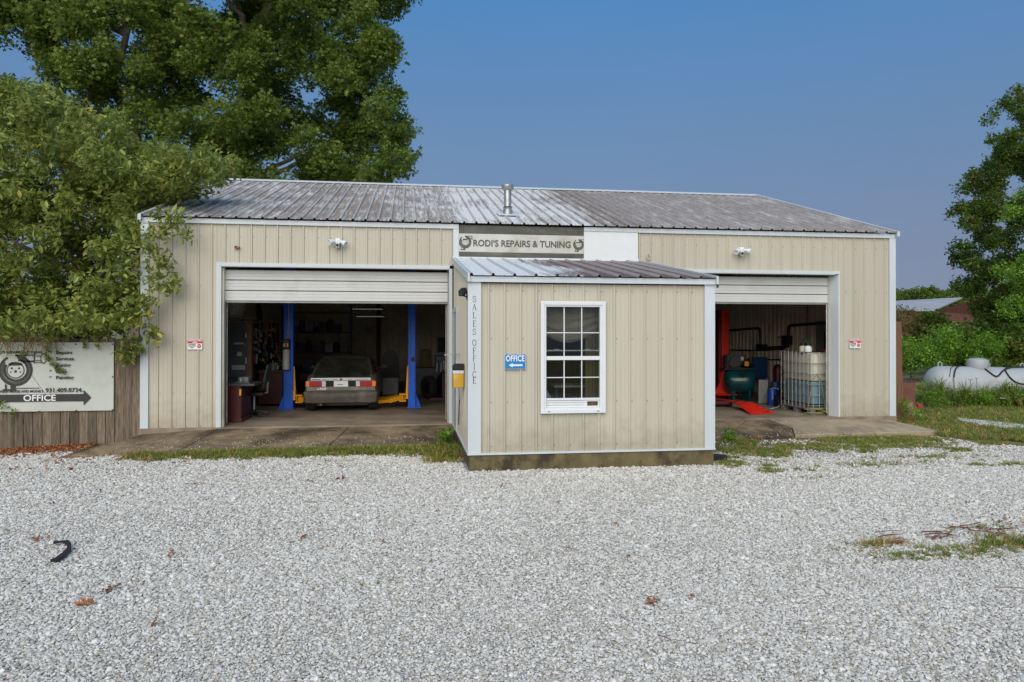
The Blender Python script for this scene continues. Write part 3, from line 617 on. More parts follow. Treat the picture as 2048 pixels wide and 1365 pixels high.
# lean-to roof
ry0, rz0, ry1, rz1 = OY-.11, OZ+.085, -.035, 3.10
dv = Vector((0, ry1-ry0, rz1-rz0)); dl = dv.length; dv.normalize()
sheets('roof_panel', mt['roof2'], off, (OX0-.02, ry0, rz0), (1, 0, 0), dv, (0, -dv.z, dv.y), OX1-OX0+.04, 0, dl, rib=.032, pitch=.3048)
for x in (OX0-.05, OX1+.02):
    mb = MB(); mb.prism([(x, ry0-.01, rz0-.09), (x, ry0-.01, rz0+.03), (x, ry1, rz1+.035), (x, ry1, rz1-.085)], (.03, 0, 0)); mb.build('rake_trim', mt['white'], off)
mb = MB(); mb.prism([(OX0-.03, -.05, rz1-.01), (OX1+.03, -.05, rz1-.01), (OX1+.03, -.005, rz1+.05), (OX0-.03, -.005, rz1+.05)], (0, -.012, .015)); mb.build('wall_flashing', mt['white'], off)
mb = MB(); mb.box(OX1+.052, OY-.10, OZ-.05, OX1+.06, OY-.04, OZ+.09); mb.build('loose_trim_end', mt['dark'], off)
mb = MB(); mb.box(OX0, OY+.03, 2.405, OX1, -.03, 2.418); mb.build('ceiling_board', mt['wood'], off)
# screws
mb = MB()
for z in (.10, .72, 1.62, 2.30):
    for k in range(16):
        x = OX0+k*.2286+.065
        if x < OX0+.16 or x > OX1-.15 or (WX0-.02 < x < WX1+.02 and WZ0 < z < WZ1): continue
        mb.box(x-.006, OY-.006, z-.006, x+.006, OY, z+.006)
s_ = mb.build('screw_heads', mt['screw'], off); s_['kind'] = 'stuff'
# side door of the office, near the workshop wall
mb = MB(); dx = OX0-.022
mb.box(dx-.02, -1.22, .015, dx, -1.14, 2.15); mb.box(dx-.02, -.24, .015, dx, -.17, 2.15); mb.box(dx-.02, -1.14, 2.07, dx, -.24, 2.15); mb.build('door_frame', mt['white'], off)
mb = MB(); mb.box(dx-.012, -1.135, .03, dx-.002, -.245, 2.065); mb.build('side_door', mt['lgrey'], off)

# window
win = tag(thing('window', None, None, (WX0, OY, WZ0)), None); win.parent = off; win.location = Vector((WX0, OY, WZ0))-Vector((OX0, OY, -.24)); ORG[win.name] = Vector((WX0, OY, WZ0))
def frame(x0, x1, z0, z1, t, y0, y1, name, mat, par, tb=None, tt=None):
    tb = tb or t; tt = tt or t
    mb = MB(); mb.box(x0, y0, z0, x0+t, y1, z1); mb.box(x1-t, y0, z0, x1, y1, z1); mb.box(x0+t, y0, z0, x1-t, y1, z0+tb); mb.box(x0+t, y0, z1-tt, x1-t, y1, z1)
    o = mb.build(name, mat, par); bv = o.modifiers.new('bevel', 'BEVEL'); bv.width = .004; bv.segments = 2; return o
frame(WX0, WX1, WZ0, WZ1, .055, OY-.055, OY-.018, 'outer_frame', mt['vinyl'], win)
frame(WX0+.052, WX1-.052, WZ0+.05, WZ1-.05, .03, OY-.042, OY+.05, 'inner_frame', mt['vinyl'], win, tb=.03)
gx0, gx1 = WX0+.088, WX1-.088
zs = WZ0+(826-719)/132.5    # meeting rail height
zmid = WZ0+.785
mb = MB(); mb.box(WX0+.083, OY-.028, zmid-.025, WX1-.083, OY+.02, zmid+.030); mb.build('meeting_rail', mt['vinyl'], win)
mb = MB(); mb.box(WX0+.083, OY-.024, WZ0+.185, WX1-.083, OY+.02, WZ0+.215); mb.build('sash_rail', mt['vinyl'], win)
# slatted filler below the raised sash, with its dark vent hole
mb = MB()
for k in range(3):
    mb.box(WX0+.083, OY-.012+.004*(k % 2), WZ0+.082+k*.034, WX1-.30, OY+.01, WZ0+.112+k*.034)
mb.box(WX1-.30, OY-.012, WZ0+.082, WX1-.265, OY+.01, WZ0+.184); mb.box(WX1-.105, OY-.012, WZ0+.082, WX1-.083, OY+.01, WZ0+.184)
mb.box(WX1-.265, OY-.012, WZ0+.164, WX1-.105, OY+.01, WZ0+.184); mb.box(WX1-.265, OY-.012, WZ0+.082, WX1-.105, OY+.01, WZ0+.100)
mb.build('filler_panel', mt['vinyl'], win)
mb = MB(); mb.box(WX1-.268, OY+.012, WZ0+.095, WX1-.102, OY+.05, WZ0+.17); mb.build('vent_hole', mt['darkwood'], win)
for x in (WX0+.10, WX1-.13): mb = MB(); mb.box(x, OY-.058, WZ0+.022, x+.035, OY-.054, WZ0+.032); mb.build('weep_hole', mt['dark'], win)
def grid(z0, z1, zc):
    w3 = (gx1-gx0)/3
    for i in (1, 2):
        mb = MB(); mb.box(gx0+i*w3-.007, OY-.016, z0, gx0+i*w3+.007, OY-.004, z1); mb.build('muntin', mt['vinyl'], win)
    mb = MB(); mb.box(gx0, OY-.018, zc-.006, gx1, OY-.006, zc+.006); mb.build('muntin', mt['vinyl'], win)
    for i in range(3):
        for a, b in ((z0, zc), (zc, z1)):
            mb = MB(); mb.box(gx0+i*w3+.0005, OY-.001, a+.0005, gx0+(i+1)*w3-.0005, OY+.004, b-.0005); mb.build('pane', mt['glass'], win)
grid(WZ0+.215, zmid-.025, WZ0+.51)
grid(zmid+.03, WZ1-.082, WZ0+1.15)
mb = MB(); mb.box(gx0, OY+.022, zmid+.10, gx1, OY+.035, zmid+.118)
mb.build('raised_sash_edge', mt['vinyl'], win)
mb = MB()
for x in (gx0+.14, gx1-.18): mb.box(x-.02, OY+.012, zmid+.118, x+.05, OY+.035, zmid+.13)
mb.build('sash_lock', mt['vinyl'], win)
# things inside the office
cx_ = thing('curtain', 'brown cloth swag draped behind the upper office window', 'curtain', (7.0, OY+.25, 1.6))
mb = MB(); nu, nv = 40, 14; vs = []
for j in range(nv+1):
    for i in range(nu+1):
        u = i/nu*2-1; v = j/nv
        sag = (1-u*u)*.50*v
        x = 7.0+u*.62; z = 2.16-sag-v*.10-abs(u)**3*.25*v; y = OY+.24+.025*math.sin(v*26+u*1.5)*(1-u*u*.6)
        vs.append((x, y, z))
mb.add(vs, [(j*(nu+1)+i, j*(nu+1)+i+1, (j+1)*(nu+1)+i+1, (j+1)*(nu+1)+i) for j in range(nv) for i in range(nu)]); mb.build('swag', mt['curtain'], cx_, True)
mb = MB(); vs = []
for j in range(2):
    for i in range(25):
        vs.append((7.26+i*.011, OY+.27+.012*math.sin(i*1.3), .55+j*1.6))
mb.add(vs, [(i, i+1, 26+i, 25+i) for i in range(24)]); mb.build('drape', M('ochre_drape_cloth', (.24, .19, .10), .9), cx_, True)
mb = MB(); mb.cyl((6.3, OY+.27, 2.18), (7.7, OY+.27, 2.18), .012); mb.build('rod', mt['vinyl'], cx_)
ch = thing('office_armchair', 'grey armchair with a lavender jacket thrown over it behind the office window', 'chair', (6.55, OY+.8, 0))
mb = MB(); mb.bbox(6.2, OY+.45, .35, 6.8, OY+1.1, .55, .05); mb.build('seat', mt['dark'], ch, True)
mb = MB(); mb.bbox(6.15, OY+.45, .5, 6.42, OY+1.05, 1.15, .06); mb.build('backrest', mt['dark'], ch, True)
mb = MB()
for x in (6.25, 6.75):
    for y in (OY+.5, OY+1.05): mb.cyl((x, y, 0), (x, y, .36), .02, n=8)
mb.build('legs', mt['dark'], ch)
mb = MB(); mb.prism([(6.4, OY+.42, 1.18), (6.3, OY+.42, 1.12), (6.28, OY+.42, .70), (6.85, OY+.42, .62), (6.72, OY+.42, .85), (6.60, OY+.42, .98)], (0, .05, 0)); tag(mb.build('jacket', mt['cloth']), 'lavender jacket hanging over the armchair inside the office window', 'jacket')
tb = thing('office_desk', 'dark desk inside the office seen low through the window', 'desk', (7.2, OY+1.2, 0))
mb = MB(); mb.box(6.9, OY+.8, .86, 8.0, OY+1.4, .89); mb.build('desktop', mt['lgrey'], tb)
mb = MB(); mb.box(6.93, OY+.85, 0, 6.97, OY+1.35, .86); mb.box(7.93, OY+.85, 0, 7.97, OY+1.35, .86); mb.build('side_panel', mt['dark'], tb)

# ================================================================ lettering
def text(body, size, mat, loc, name='lettering', parent=None, align='LEFT', bold=0.0, sx=1.0, ext=.0015, width=None, rotx=math.pi/2, rotz=0, serif=False):
    cu = bpy.data.curves.new(name, 'FONT'); cu.body = body; cu.size = size; cu.align_x = align; cu.offset = bold; cu.extrude = ext; cu.resolution_u = 3
    ob = bpy.data.objects.new(name, cu); COL.objects.link(ob)
    dg = bpy.context.evaluated_depsgraph_get(); me = bpy.data.meshes.new_from_object(ob.evaluated_get(dg)); COL.objects.unlink(ob); bpy.data.objects.remove(ob); bpy.data.curves.remove(cu)
    n = len(me.vertices); co = np.empty(n*3, dtype=np.float32); me.vertices.foreach_get('co', co); co = co.reshape(-1, 3)
    x0, x1 = co[:, 0].min(), co[:, 0].max()
    if width: sx = width/(x1-x0)
    if align == 'LEFT': co[:, 0] -= x0
    elif align == 'CENTER': co[:, 0] -= (x0+x1)/2
    co[:, 0] *= sx
    res_ = np.stack([co[:, 0], -co[:, 2], co[:, 1]], 1) if rotx else co
    o_ = org(parent); res_ += np.array([loc[0]-o_.x, loc[1]-o_.y, loc[2]-o_.z], dtype=np.float32)
    me.vertices.foreach_set('co', res_.ravel().astype(np.float32)); me.materials.clear(); me.materials.append(mat); me.update()
    o = bpy.data.objects.new(name, me); COL.objects.link(o)
    if parent is not None: o.parent = parent
    return o

# SALES OFFICE down the left corner trim, serif letters
def serif_letter(mb, ch_, x, z, h, y):
    """thin Roman capitals built from strokes; x centre, z baseline"""
    t1, t2 = h*.11, h*.05; W_ = h*.62
    def st(a, b, t): # stroke
        p = Vector((x+a[0]*W_, y, z+a[1]*h)); q = Vector((x+b[0]*W_, y, z+b[1]*h)); d = (q-p).normalized(); n = Vector((-d.z, 0, d.x))*t/2
        mb.prism([p-n, q-n, q+n, p+n], (0, -.002, 0))
    def arc(cx0, cz0, rx, rz, a0, a1, t, n=12):
        pv = None
        for i in range(n+1):
            a = a0+(a1-a0)*i/n; c_ = (cx0+rx*math.cos(a), cz0+rz*math.sin(a))
            if pv: st(pv, c_, t)
            pv = c_
    pi = math.pi
    if ch_ == 'S': arc(0, .74, .36, .24, .25, pi*1.5, t2*1.5); arc(0, .26, .40, .25, pi*.5, -pi*.85, t2*1.5); st((.33, .70), (.33, .95), t2); st((-.38, .05), (-.38, .30), t2)
    if ch_ == 'A': st((-.42, 0), (0, 1), t2); st((.42, 0), (0, 1), t1); st((-.25, .36), (.25, .36), t2); st((-.58, 0), (-.26, 0), t2); st((.24, 0), (.6, 0), t2)
    if ch_ in 'LEF': st((-.22, 0), (-.22, 1), t1); st((-.42, 1), (.34 if ch_ != 'L' else 0, 1), t2); st((-.42, 0), (.38 if ch_ != 'F' else 0, 0), t2)
    if ch_ in 'LE': st((.38, 0), (.42, .2), t2)
    if ch_ in 'EF': st((-.2, .5), (.2, .5), t2); st((.34, 1), (.36, .8), t2); st((.2, .42), (.2, .6), t2)
    if ch_ == 'O': arc(0, .5, .46, .5, 0, 2*pi, t1*.8, 20)
    if ch_ == 'I': st((0, 0), (0, 1), t1); st((-.2, 0), (.2, 0), t2); st((-.2, 1), (.2, 1), t2)
    if ch_ == 'C': arc(.05, .5, .46, .5, .7, 2*pi-.7, t1*.8, 16); st((.42, .75), (.42, .95), t2)
lx = OX0+.05; tops = [593, 609, 625, 642, 658, None, 680, 696, 711, 727, 743, 755]
for ch_, py in zip('SALES OFFICE', tops):
    if py is None: continue
    mb = MB(); z = at(950, py+12.0, 1, OY).z; serif_letter(mb, ch_, lx, z, .085, OY-.0425); mb.build('letter', mt['printgrey'], off)

# turbocharger emblem
def ring(mb, cx0, cz0, r0, r1, y, a0=0, a1=2*math.pi, n=28, th=.0015, sx=1.0):
    vs = []
    for i in range(n+1):
        a = a0+(a1-a0)*i/n
        for r in (r0, r1): vs.append((cx0+math.cos(a)*r*sx, y, cz0+math.sin(a)*r)); 
    mb.add(vs, [(2*i, 2*i+1, 2*i+3, 2*i+2) for i in range(n)])
def turbo(parent, cx0, cz0, r, y, dark, mid, light, xmax=1e9, xmin=-1e9):
    def clip(m): m.v = [(min(max(q[0], xmin), xmax), q[1], q[2]) for q in m.v]
    mb = MB()
    ring(mb, cx0, cz0, r*.86, r, y, R(-240), R(90)); ring(mb, cx0+r*.03, cz0+r*.02, r*.60, r*.76, y, R(-210), R(80)); ring(mb, cx0, cz0, r*.46, r*.52, y)
    # outlet pipe going right from the top
    mb.add([(cx0-.05*r, y, cz0+r*.99), (cx0+r*1.05, y, cz0+r*.99), (cx0+r*1.05, y, cz0+r*.92), (cx0-.05*r, y, cz0+r*.90)], [(0, 1, 2, 3)])
    mb.add([(cx0+.2*r, y, cz0+r*.62), (cx0+r*1.05, y, cz0+r*.62), (cx0+r*1.05, y, cz0+r*.50), (cx0+.5*r, y, cz0+r*.50)], [(0, 1, 2, 3)])
    mb.add([(cx0+r*1.05, y, cz0+r*1.08), (cx0+r*1.12, y, cz0+r*1.08), (cx0+r*1.12, y, cz0+r*.42), (cx0+r*1.05, y, cz0+r*.42)], [(0, 1, 2, 3)])
    for dz in (.92, .62, .5): mb.add([(cx0+r*1.14, y, cz0+r*dz), (cx0+r*1.5, y, cz0+r*dz), (cx0+r*1.5, y, cz0+r*(dz-.05)), (cx0+r*1.14, y, cz0+r*(dz-.05))], [(0, 1, 2, 3)])
    ring(mb, cx0+r*1.62, cz0+r*.74, r*.27, r*.34, y, sx=.55)
    # foot
    mb.add([(cx0-r*.75, y, cz0-r*1.18), (cx0+r*.05, y, cz0-r*1.18), (cx0+r*.05, y, cz0-r*1.28), (cx0-r*.75, y, cz0-r*1.28)], [(0, 1, 2, 3)])
    mb.add([(cx0-r*.62, y, cz0-r*.86), (cx0-r*.52, y, cz0-r*.9), (cx0-r*.52, y, cz0-r*1.18), (cx0-r*.62, y, cz0-r*1.18)], [(0, 1, 2, 3)])
    mb.add([(cx0-r*.30, y, cz0-r*.96), (cx0-r*.0, y, cz0-r*1.0), (cx0-r*.0, y, cz0-r*1.18), (cx0-r*.30, y, cz0-r*1.18)], [(0, 1, 2, 3)])
    # wheel hub mark: a shield with spots
    mb.add([(cx0-.42*r, y, cz0+.42*r), (cx0-.2*r, y, cz0+.52*r), (cx0+.1*r, y, cz0+.46*r), (cx0+.36*r, y, cz0+.44*r), (cx0+.40*r, y, cz0+.30*r), (cx0-.42*r, y, cz0+.28*r)], [(0, 1, 2, 3, 4, 5)])
    for a, b, q in ((-.22, .12, .07), (.2, .12, .07), (0, -.08, .09), (-.28, -.12, .05), (.27, -.12, .05)): ring(mb, cx0+a*r, cz0+b*r, 0.0, q*r, y, n=10)
    clip(mb); mb.build('turbocharger_emblem', dark, parent)
    mb = MB(); ring(mb, cx0, cz0, 0, r*.46, y+.0012); mb.build('emblem_centre', light, parent)
    mb = MB(); ring(mb, cx0, cz0, r*.76, r*.86, y+.0012, R(-220), R(85)); clip(mb); mb.build('emblem_shading', mid, parent)

# roof-line banner
bx0, bx1, bz0, bz1 = 5.625, 8.04, 3.115, 3.755
def wavy(x0, x1, z0, z1, y, amp, nu=30, nv=6, ph=0):
    mb = MB(); vs = []
    for j in range(nv+1):
        for i in range(nu+1):
            u = i/nu; v = j/nv
            vs.append((x0+(x1-x0)*u, y-amp*(.5+.5*math.sin(u*11+v*4+ph))*math.sin(math.pi*v)**.5*math.sin(math.pi*min(1, max(0, u)))**.5, z0+(z1-z0)*v))
    return mb.add(vs, [(j*(nu+1)+i, j*(nu+1)+i+1, (j+1)*(nu+1)+i+1, (j+1)*(nu+1)+i) for j in range(nv) for i in range(nu)])
rb = thing('roof_banner', "weathered banner reading RODI'S REPAIRS & TUNING under the eave between the two doors", 'banner', (bx0, -.05, bz0))
za, zb = bz0+.125, bz0+.125+.345
wavy(bx0, bx1, za, zb, -.03, .004).build('white_field', mt['banner2'], rb, True)
wavy(bx0, bx1, zb, bz1-.01, -.032, .006, ph=1).build('dark_band', mt['bandgrey'], rb, True)
wavy(bx0, bx1, bz0, za, -.032, .006, ph=2).build('dark_band', mt['bandgrey'], rb, True)
zc = (za+zb)/2
text("RODI\u2019S REPAIRS & TUNING", .172, mt['printgrey'], (bx0+.27, -.0375, zc-.062), 'lettering', rb, bold=.0035, width=1.885)
turbo(rb, bx0+.115, zc+.01, .118, -.0375, mt['printgrey'], mt['bandgrey'], mt['banner'], bx0+.262, bx0+.003)
turbo(rb, bx1-.105, zc+.0, .105, -.0375, mt['printgrey'], mt['bandgrey'], mt['banner'], bx1-.003)

# small OFFICE sign on the office wall
sg = thing('office_sign', 'small blue enamel sign reading OFFICE with a white arrow pointing left', 'sign', (6.17, OY-.03, 1.19))
mb = MB(); mb.bbox(6.015, OY-.034, 1.185, 6.325, OY-.024, 1.405, .003); mb.build('rim', mt['lgrey'], sg)
mb = MB(); mb.box(6.025, OY-.0365, 1.195, 6.315, OY-.0345, 1.395); mb.build('blue_face', mt['signblue'], sg)
text('OFFICE', .115, mt['signwhite'], (6.17, OY-.0385, 1.302), 'lettering', sg, 'CENTER', bold=.003, width=.265)
mb = MB(); ya = OY-.0375
mb.prism([(6.075, ya, 1.245), (6.135, ya, 1.275), (6.135, ya, 1.258), (6.275, ya, 1.258), (6.275, ya, 1.232), (6.135, ya, 1.232), (6.135, ya, 1.215)], (0, -.002, 0)); mb.build('arrow', mt['signwhite'], sg)
mb = MB()
for x in (6.045, 6.17, 6.295):
    for z in (1.197, 1.40): mb.cyl((x, OY-.036, z), (x, OY-.04, z), .006, n=8)
mb.build('screws', mt['screw'], sg)

# restricted area signs
def security(x0, label):
    z1 = 1.585; W_ = .25; H_ = .185; y = -.024
    s_ = thing('warning_sign', label, 'sign', (x0+W_/2, y, z1-H_), 'red and white warning signs beside the doors')
    mb = MB(); mb.bbox(x0, y-.003, z1-H_, x0+W_, y, z1, .001); mb.build('plate', mt['signwhite'], s_)
    mb = MB(); mb.box(x0+.004, y-.005, z1-.075, x0+W_-.004, y-.0035, z1-.004); mb.build('red_band', mt['signred'], s_)
    text('RESTRICTED', .038, mt['signwhite'], (x0+W_/2, y-.0065, z1-.036), 'lettering', s_, 'CENTER', bold=.0012, width=.225, ext=.001)
    text('AREA', .036, mt['signwhite'], (x0+W_/2, y-.0065, z1-.069), 'lettering', s_, 'CENTER', bold=.0012, width=.09, ext=.001)
    for k, tx in enumerate(('AUTHORIZED', 'PERSONNEL', 'ONLY')):
        text(tx, .026, mt['print'], (x0+.078, y-.0045, z1-.102-k*.028), 'lettering', s_, 'CENTER', bold=.0008, width=.125 if k < 2 else .06, ext=.001)
    mb = MB(); c = (x0+W_-.052, z1-.122); mb.prism([(c[0]+.038*math.cos(R(22.5+45*i)), y-.0035, c[1]+.038*math.sin(R(22.5+45*i))) for i in range(8)], (0, -.002, 0)); mb.build('stop_octagon', mt['signred'], s_)
    text('STOP', .024, mt['signwhite'], (c[0], y-.0065, c[1]-.008), 'lettering', s_, 'CENTER', bold=.0008, width=.056, ext=.001)
security(.765, 'small red and white restricted area sign left of the left garage door')
security(13.625, 'small red and white restricted area sign right of the right garage door')

# twin floodlights
def flood(x, z, label, tw):
    f_ = thing('floodlight', label, 'light', (x, -.03, z), 'white twin-head security lights over the doors')
    mb = MB(); mb.lathe((x, -.02, z+.04), [(.065, 0), (.065, .02), (.05, .03)], axis=(0, -1, 0)); mb.build('wall_plate', mt['vinyl'], f_, True)
    mb = MB(); mb.bbox(x-.05, -.13, z-.005, x+.05, -.04, z+.095, .025); mb.build('housing', mt['vinyl'], f_, True)
    for s_ in (-1, 1):
        a = Vector((x+s_*.045, -.10, z+.04)); d = Vector((s_*.8, -.45, -.38+tw*s_)).normalized()
        mb = MB(); mb.lathe(a, [(.022, 0), (.028, .03), (.052, .085), (.060, .125), (.054, .13), (.03, .122)], axis=d); mb.build('lamp_head', mt['vinyl'], f_, True)
    mb = MB(); mb.bbox(x-.038, -.145, z-.085, x+.022, -.06, z-.0, .012); mb.build('sensor', mt['lgrey'], f_, True)
    mb = MB(); mb.lathe((x-.01, -.135, z-.035), [(.026, 0), (.024, .02), (.01, .028)], axis=(0, -1, -.3)); mb.build('sensor_lens', mt['black'], f_, True)
flood(3.40, 3.345, 'white twin-head floodlight above the left garage door', -.12)
flood(11.25, 3.325, 'white twin-head floodlight above the right garage door', .08)
# small knobs on the fascia
k1 = thing('pipe_stub', 'small rusty pipe stub sticking out of the wall above the left door', 'pipe', (1.62, -.03, 3.24))
mb = MB(); mb.tube([(1.62, -.0, 3.24), (1.63, -.05, 3.245), (1.655, -.06, 3.235)], .022, 8); mb.build('stub', mt['rust'], k1); mb = MB(); mb.cyl((1.595, -.02, 3.245), (1.595, -.05, 3.245), .032, n=10); mb.build('flange', mt['rust'], k1)
k2 = thing('wall_hook', 'small tan oval hook left of the right garage door', 'hook', (9.34, -.03, 3.2))
mb = MB(); mb.tube([(9.34+.03*math.cos(a), -.035, 3.2+.06*math.sin(a)) for a in np.linspace(0, 6.0, 14)], .012, 6); mb.build('loop', mt['tan'], k2)
# black camera on the office corner
c0 = thing('security_camera', 'black bullet security camera on the left corner of the office', 'camera', (OX0-.04, OY+.02, 2.27))
p1 = at(924, 586, 1, OY-.0); 
mb = MB(); mb.cyl((OX0-.045, OY+.04, p1.z-.05), (OX0-.055, OY+.04, p1.z-.05), .045, n=12); mb.build('wall_mount', mt['black'], c0)
mb = MB(); mb.tube([(OX0-.05, OY+.04, p1.z-.05), (OX0-.09, OY+.03, p1.z-.045), (p1.x+.03, OY+.02, p1.z)], .012, 8); mb.build('arm', mt['black'], c0)
mb = MB(); d = Vector((-.35, -.75, -.35)).normalized(); ctr = Vector((p1.x+.01, OY+.02, p1.z+.01))
mb.beam(ctr-d*.08, ctr+d*.07, .085, .085); o = mb.build('body', mt['black'], c0); bv = o.modifiers.new('b', 'BEVEL'); bv.width = .014; bv.segments = 3
mb = MB(); mb.cyl(ctr+d*.07, ctr+d*.076, .028, n=14); mb.build('lens', mt['dark'], c0)
# letter box on the office side wall
p = at(914.5, 752, 0, OX0-.12); yb = p.y
bxl = thing('wall_mailbox', 'yellow wall box with a black lid beside the office side door', 'mailbox', (OX0-.1, yb, p.z-.2))
zt = at(914, 728, 1, yb).z; z2 = at(914, 741, 1, yb).z; z3 = at(914, 747, 1, yb).z; zb_ = at(914, 775, 1, yb).z
xa, xb = at(906, 750, 1, yb).x, OX0-.025
mb = MB(); mb.bbox(xa, yb-.08, zb_, xb, yb+.08, z3, .012); mb.build('box', M('yellow_box_paint', (.62, .36, .04), .4), bxl, True)
mb = MB(); mb.box(xa-.003, yb-.083, z3, xb, yb+.083, z2); mb.build('white_band', mt['vinyl'], bxl)
mb = MB(); mb.prism([(xa, yb-.085, z2), (xa, yb-.085, zt-.03), (xa+.03, yb-.085, zt), (xb, yb-.085, zt), (xb, yb-.085, z2)], (0, .17, 0)); mb.build('lid', mt['black'], bxl)
mb = MB(); pr = at(889, 711, 1, -.5); mb.tube([pr, pr+Vector((.1, 0, .02)), at(920, 709, 0, OX0-.03)], .006, 6); mb.lathe(pr, [(.01, 0), (.02, .02), (.01, .04)], axis=(1, 0, 0)); tag(mb.build('door_lever', mt['lgrey']), 'thin pale lever sticking out beside the office side door', 'lever')
mb = MB(); mb.tube([at(918, 775, 0, OX0-.05), at(919, 800, 0, OX0-.05), at(917, 850, 0, OX0-.05)], .012, 6); mb.build('conduit', mt['grey'], bxl)
# black corrugated drain pipe
dp = at(1436, 914, 2, G0+.07)
mb = MB(); prof = []
for k in range(12): prof += [(.085, k*.03), (.075, k*.03+.015)]
mb.lathe((OX1+.0, dp.y+.12, G0+.05), prof+[(.06, .36)], axis=(.9, -.35, -.08), n=16); tag(mb.build('drain_pipe', mt['rubber'], None, True), 'black corrugated drain pipe end at the right foot of the office', 'pipe')

# ================================================================ FENCE
fn = thing('board_fence', 'weathered grey-brown vertical board fence left of the workshop', 'fence', (-3, .05, -.3))
x = -.045; k = 0; proto = []
while x > -8.5:
    w_ = .142+random.uniform(-.006, .004)
    if k < 6:
        mb = MB(); mb.bbox(-w_, .04, 0, 0, .062, 2.05, .004); o = mb.build('board', mt['board'], None); o.parent = fn; proto.append(o)
    else:
        o = proto[k % 6].copy(); COL.objects.link(o); o.parent = fn
    o.location = (x+3, -.05+random.uniform(-.006, .006), gh(x, 0)+.3-.03+random.uniform(-.015, .015)); o.rotation_euler = (random.uniform(-.003, .003), random.uniform(-.004, .004), 0)
    o.scale = (1, 1, (1.60-gh(x, 0)+.03)/2.05)
    x -= w_+random.uniform(.004, .010); k += 1
for z in (.1, .75, 1.4):
    mb = MB(); mb.box(-8.5, .068, z, -.03, .106, z+.09); mb.build('rail', mt['darkwood'], fn)
for px in (-.1, -2.5, -4.9, -7.3):
    mb = MB(); mb.box(px-.045, .11, -.4, px+.045, .20, 1.6); mb.build('post', mt['darkwood'], fn)
# fence banner
fbx1 = -.485; fbx0 = fbx1-2.75; fz0, fz1 = .325, 1.53
fb_ = thing('fence_banner', 'large white banner with a turbocharger drawing and black OFFICE arrow hung on the fence', 'banner', (fbx0, .0, fz0))
wavy(fbx0, fbx1, fz0, fz1, .008, .012, 40, 12).build('sheet', mt['banner'], fb_, True)
def bp(px, py): return at(px, py, 1, -.012)
yt = -.009
text('OFFICE', .15, mt['signwhite'], bp(47, 803.5), 'lettering', fb_, bold=.003, width=.52)
mb = MB(); a = bp(-60, 798.5); b = bp(167, 797.0); zc = (a.z+b.z)/2; zh = .064
mb.prism([(fbx0+.02, yt+.001, zc-zh), (b.x, yt+.001, zc-zh), (b.x, yt+.001, zc-.135), (bp(182, 790).x, yt+.001, zc+.0), (b.x, yt+.001, zc+.135), (b.x, yt+.001, zc+zh), (fbx0+.02, yt+.001, zc+zh)], (0, -.001, 0)); mb.build('arrow', mt['print'], fb_)
for tx, py in (('Repairs', 709.5), ('Services', 722), ('Tuning', 734.5), ('Dyno', 747), ('Painting', 759.5)):
    p = bp(112, py); wd = {'Repairs': 30, 'Services': 33, 'Tuning': 27, 'Dyno': 20, 'Painting': 33}[tx]
    text(tx, .082, mt['print'], (p.x, yt-.004, p.z), 'lettering', fb_, bold=.0018, width=wd/115)
    q = bp(98, py-4); mb = MB(); mb.prism([(q.x, yt, q.z-.018), (q.x+.05, yt, q.z+.008), (q.x, yt, q.z+.014), (q.x+.015, yt, q.z)], (0, -.001, 0)); mb.build('bullet_mark', mt['print'], fb_)
p = bp(91, 786); text('931.409.8734.', .105, mt['print'], (p.x, yt-.004, p.z), 'lettering', fb_, bold=.0018, width=.605)
p = bp(-16, 708.5); text("RODI'S REPAIRS & TUNING", .06, mt['print'], (p.x, yt, p.z), 'lettering', fb_, bold=.0015, width=.80)
p = bp(-19, 787); text("EUROPEAN MAKES AND MODELS", .055, mt['print'], (p.x, yt, p.z), 'lettering', fb_, bold=.0015, width=.84)
p = bp(32, 779.3); text("WWW.RODISTUNING.COM", .028, mt['print'], (p.x, yt, p.z), 'lettering', fb_, bold=.0006, width=.37)
c = bp(31, 742); turbo(fb_, c.x, c.z, .275, yt, mt['print'], mt['bandgrey'], mt['banner'])
mb = MB(); a = bp(63, 752); b = bp(91, 790); mb.beam((a.x, yt, a.z), (b.x, yt, b.z), .006, .002, (0, 0, 1)); mb.build('drawn_line', mt['print'], fb_)
for px, py in ((225, 689.5), (225, 755), (225, 821), (152, 822), (151, 690), (78, 824), (5, 825.5), (77, 691)):
    p = bp(px, py); mb = MB(); mb.cyl((p.x, .0, p.z), (p.x, -.02, p.z), .010, n=8); mb.build('grommet', mt['nail'], fb_)

# ================================================================ CAR
car = thing('parked_car', 'dusty bronze eighties hatchback parked nose-in between the blue lift posts', 'car', (3.27, 2.3, 0))
cxm = (at(609, 800, 1, 2.25).x + at(754, 800, 1, 2.25).x)/2; cy0 = 2.2; hw = .785
def loft(st, name, mat, parent, smooth=True, closed=True):
    """st: list of (y, [(dx,z)...]) half sections from bottom centre outwards to top centre; mirrored"""
    mb = MB(); vs = []; k = None
    for y, half in st:
        ring_ = [(cxm+dx, y, z) for dx, z in half]+[(cxm-dx, y, z) for dx, z in reversed(half) if dx > .001]
        k = len(ring_); vs += ring_
    n = len(st); fs = [(i*k+j, i*k+(j+1) % k, (i+1)*k+(j+1) % k, (i+1)*k+j) for i in range(n-1) for j in range(k)]
    fs += [tuple(range(k-1, -1, -1)), tuple((n-1)*k+j for j in range(k))]
    mb.add(vs, fs); return mb.build(name, mat, parent, smooth)
def low(w_, zb, zt): return [(0, zb), (w_*.80, zb), (w_*.96, zb+.08), (w_, zb+.20), (w_*.985, zt-.12), (w_*.93, zt-.02), (w_*.86, zt), (0, zt+.01)]
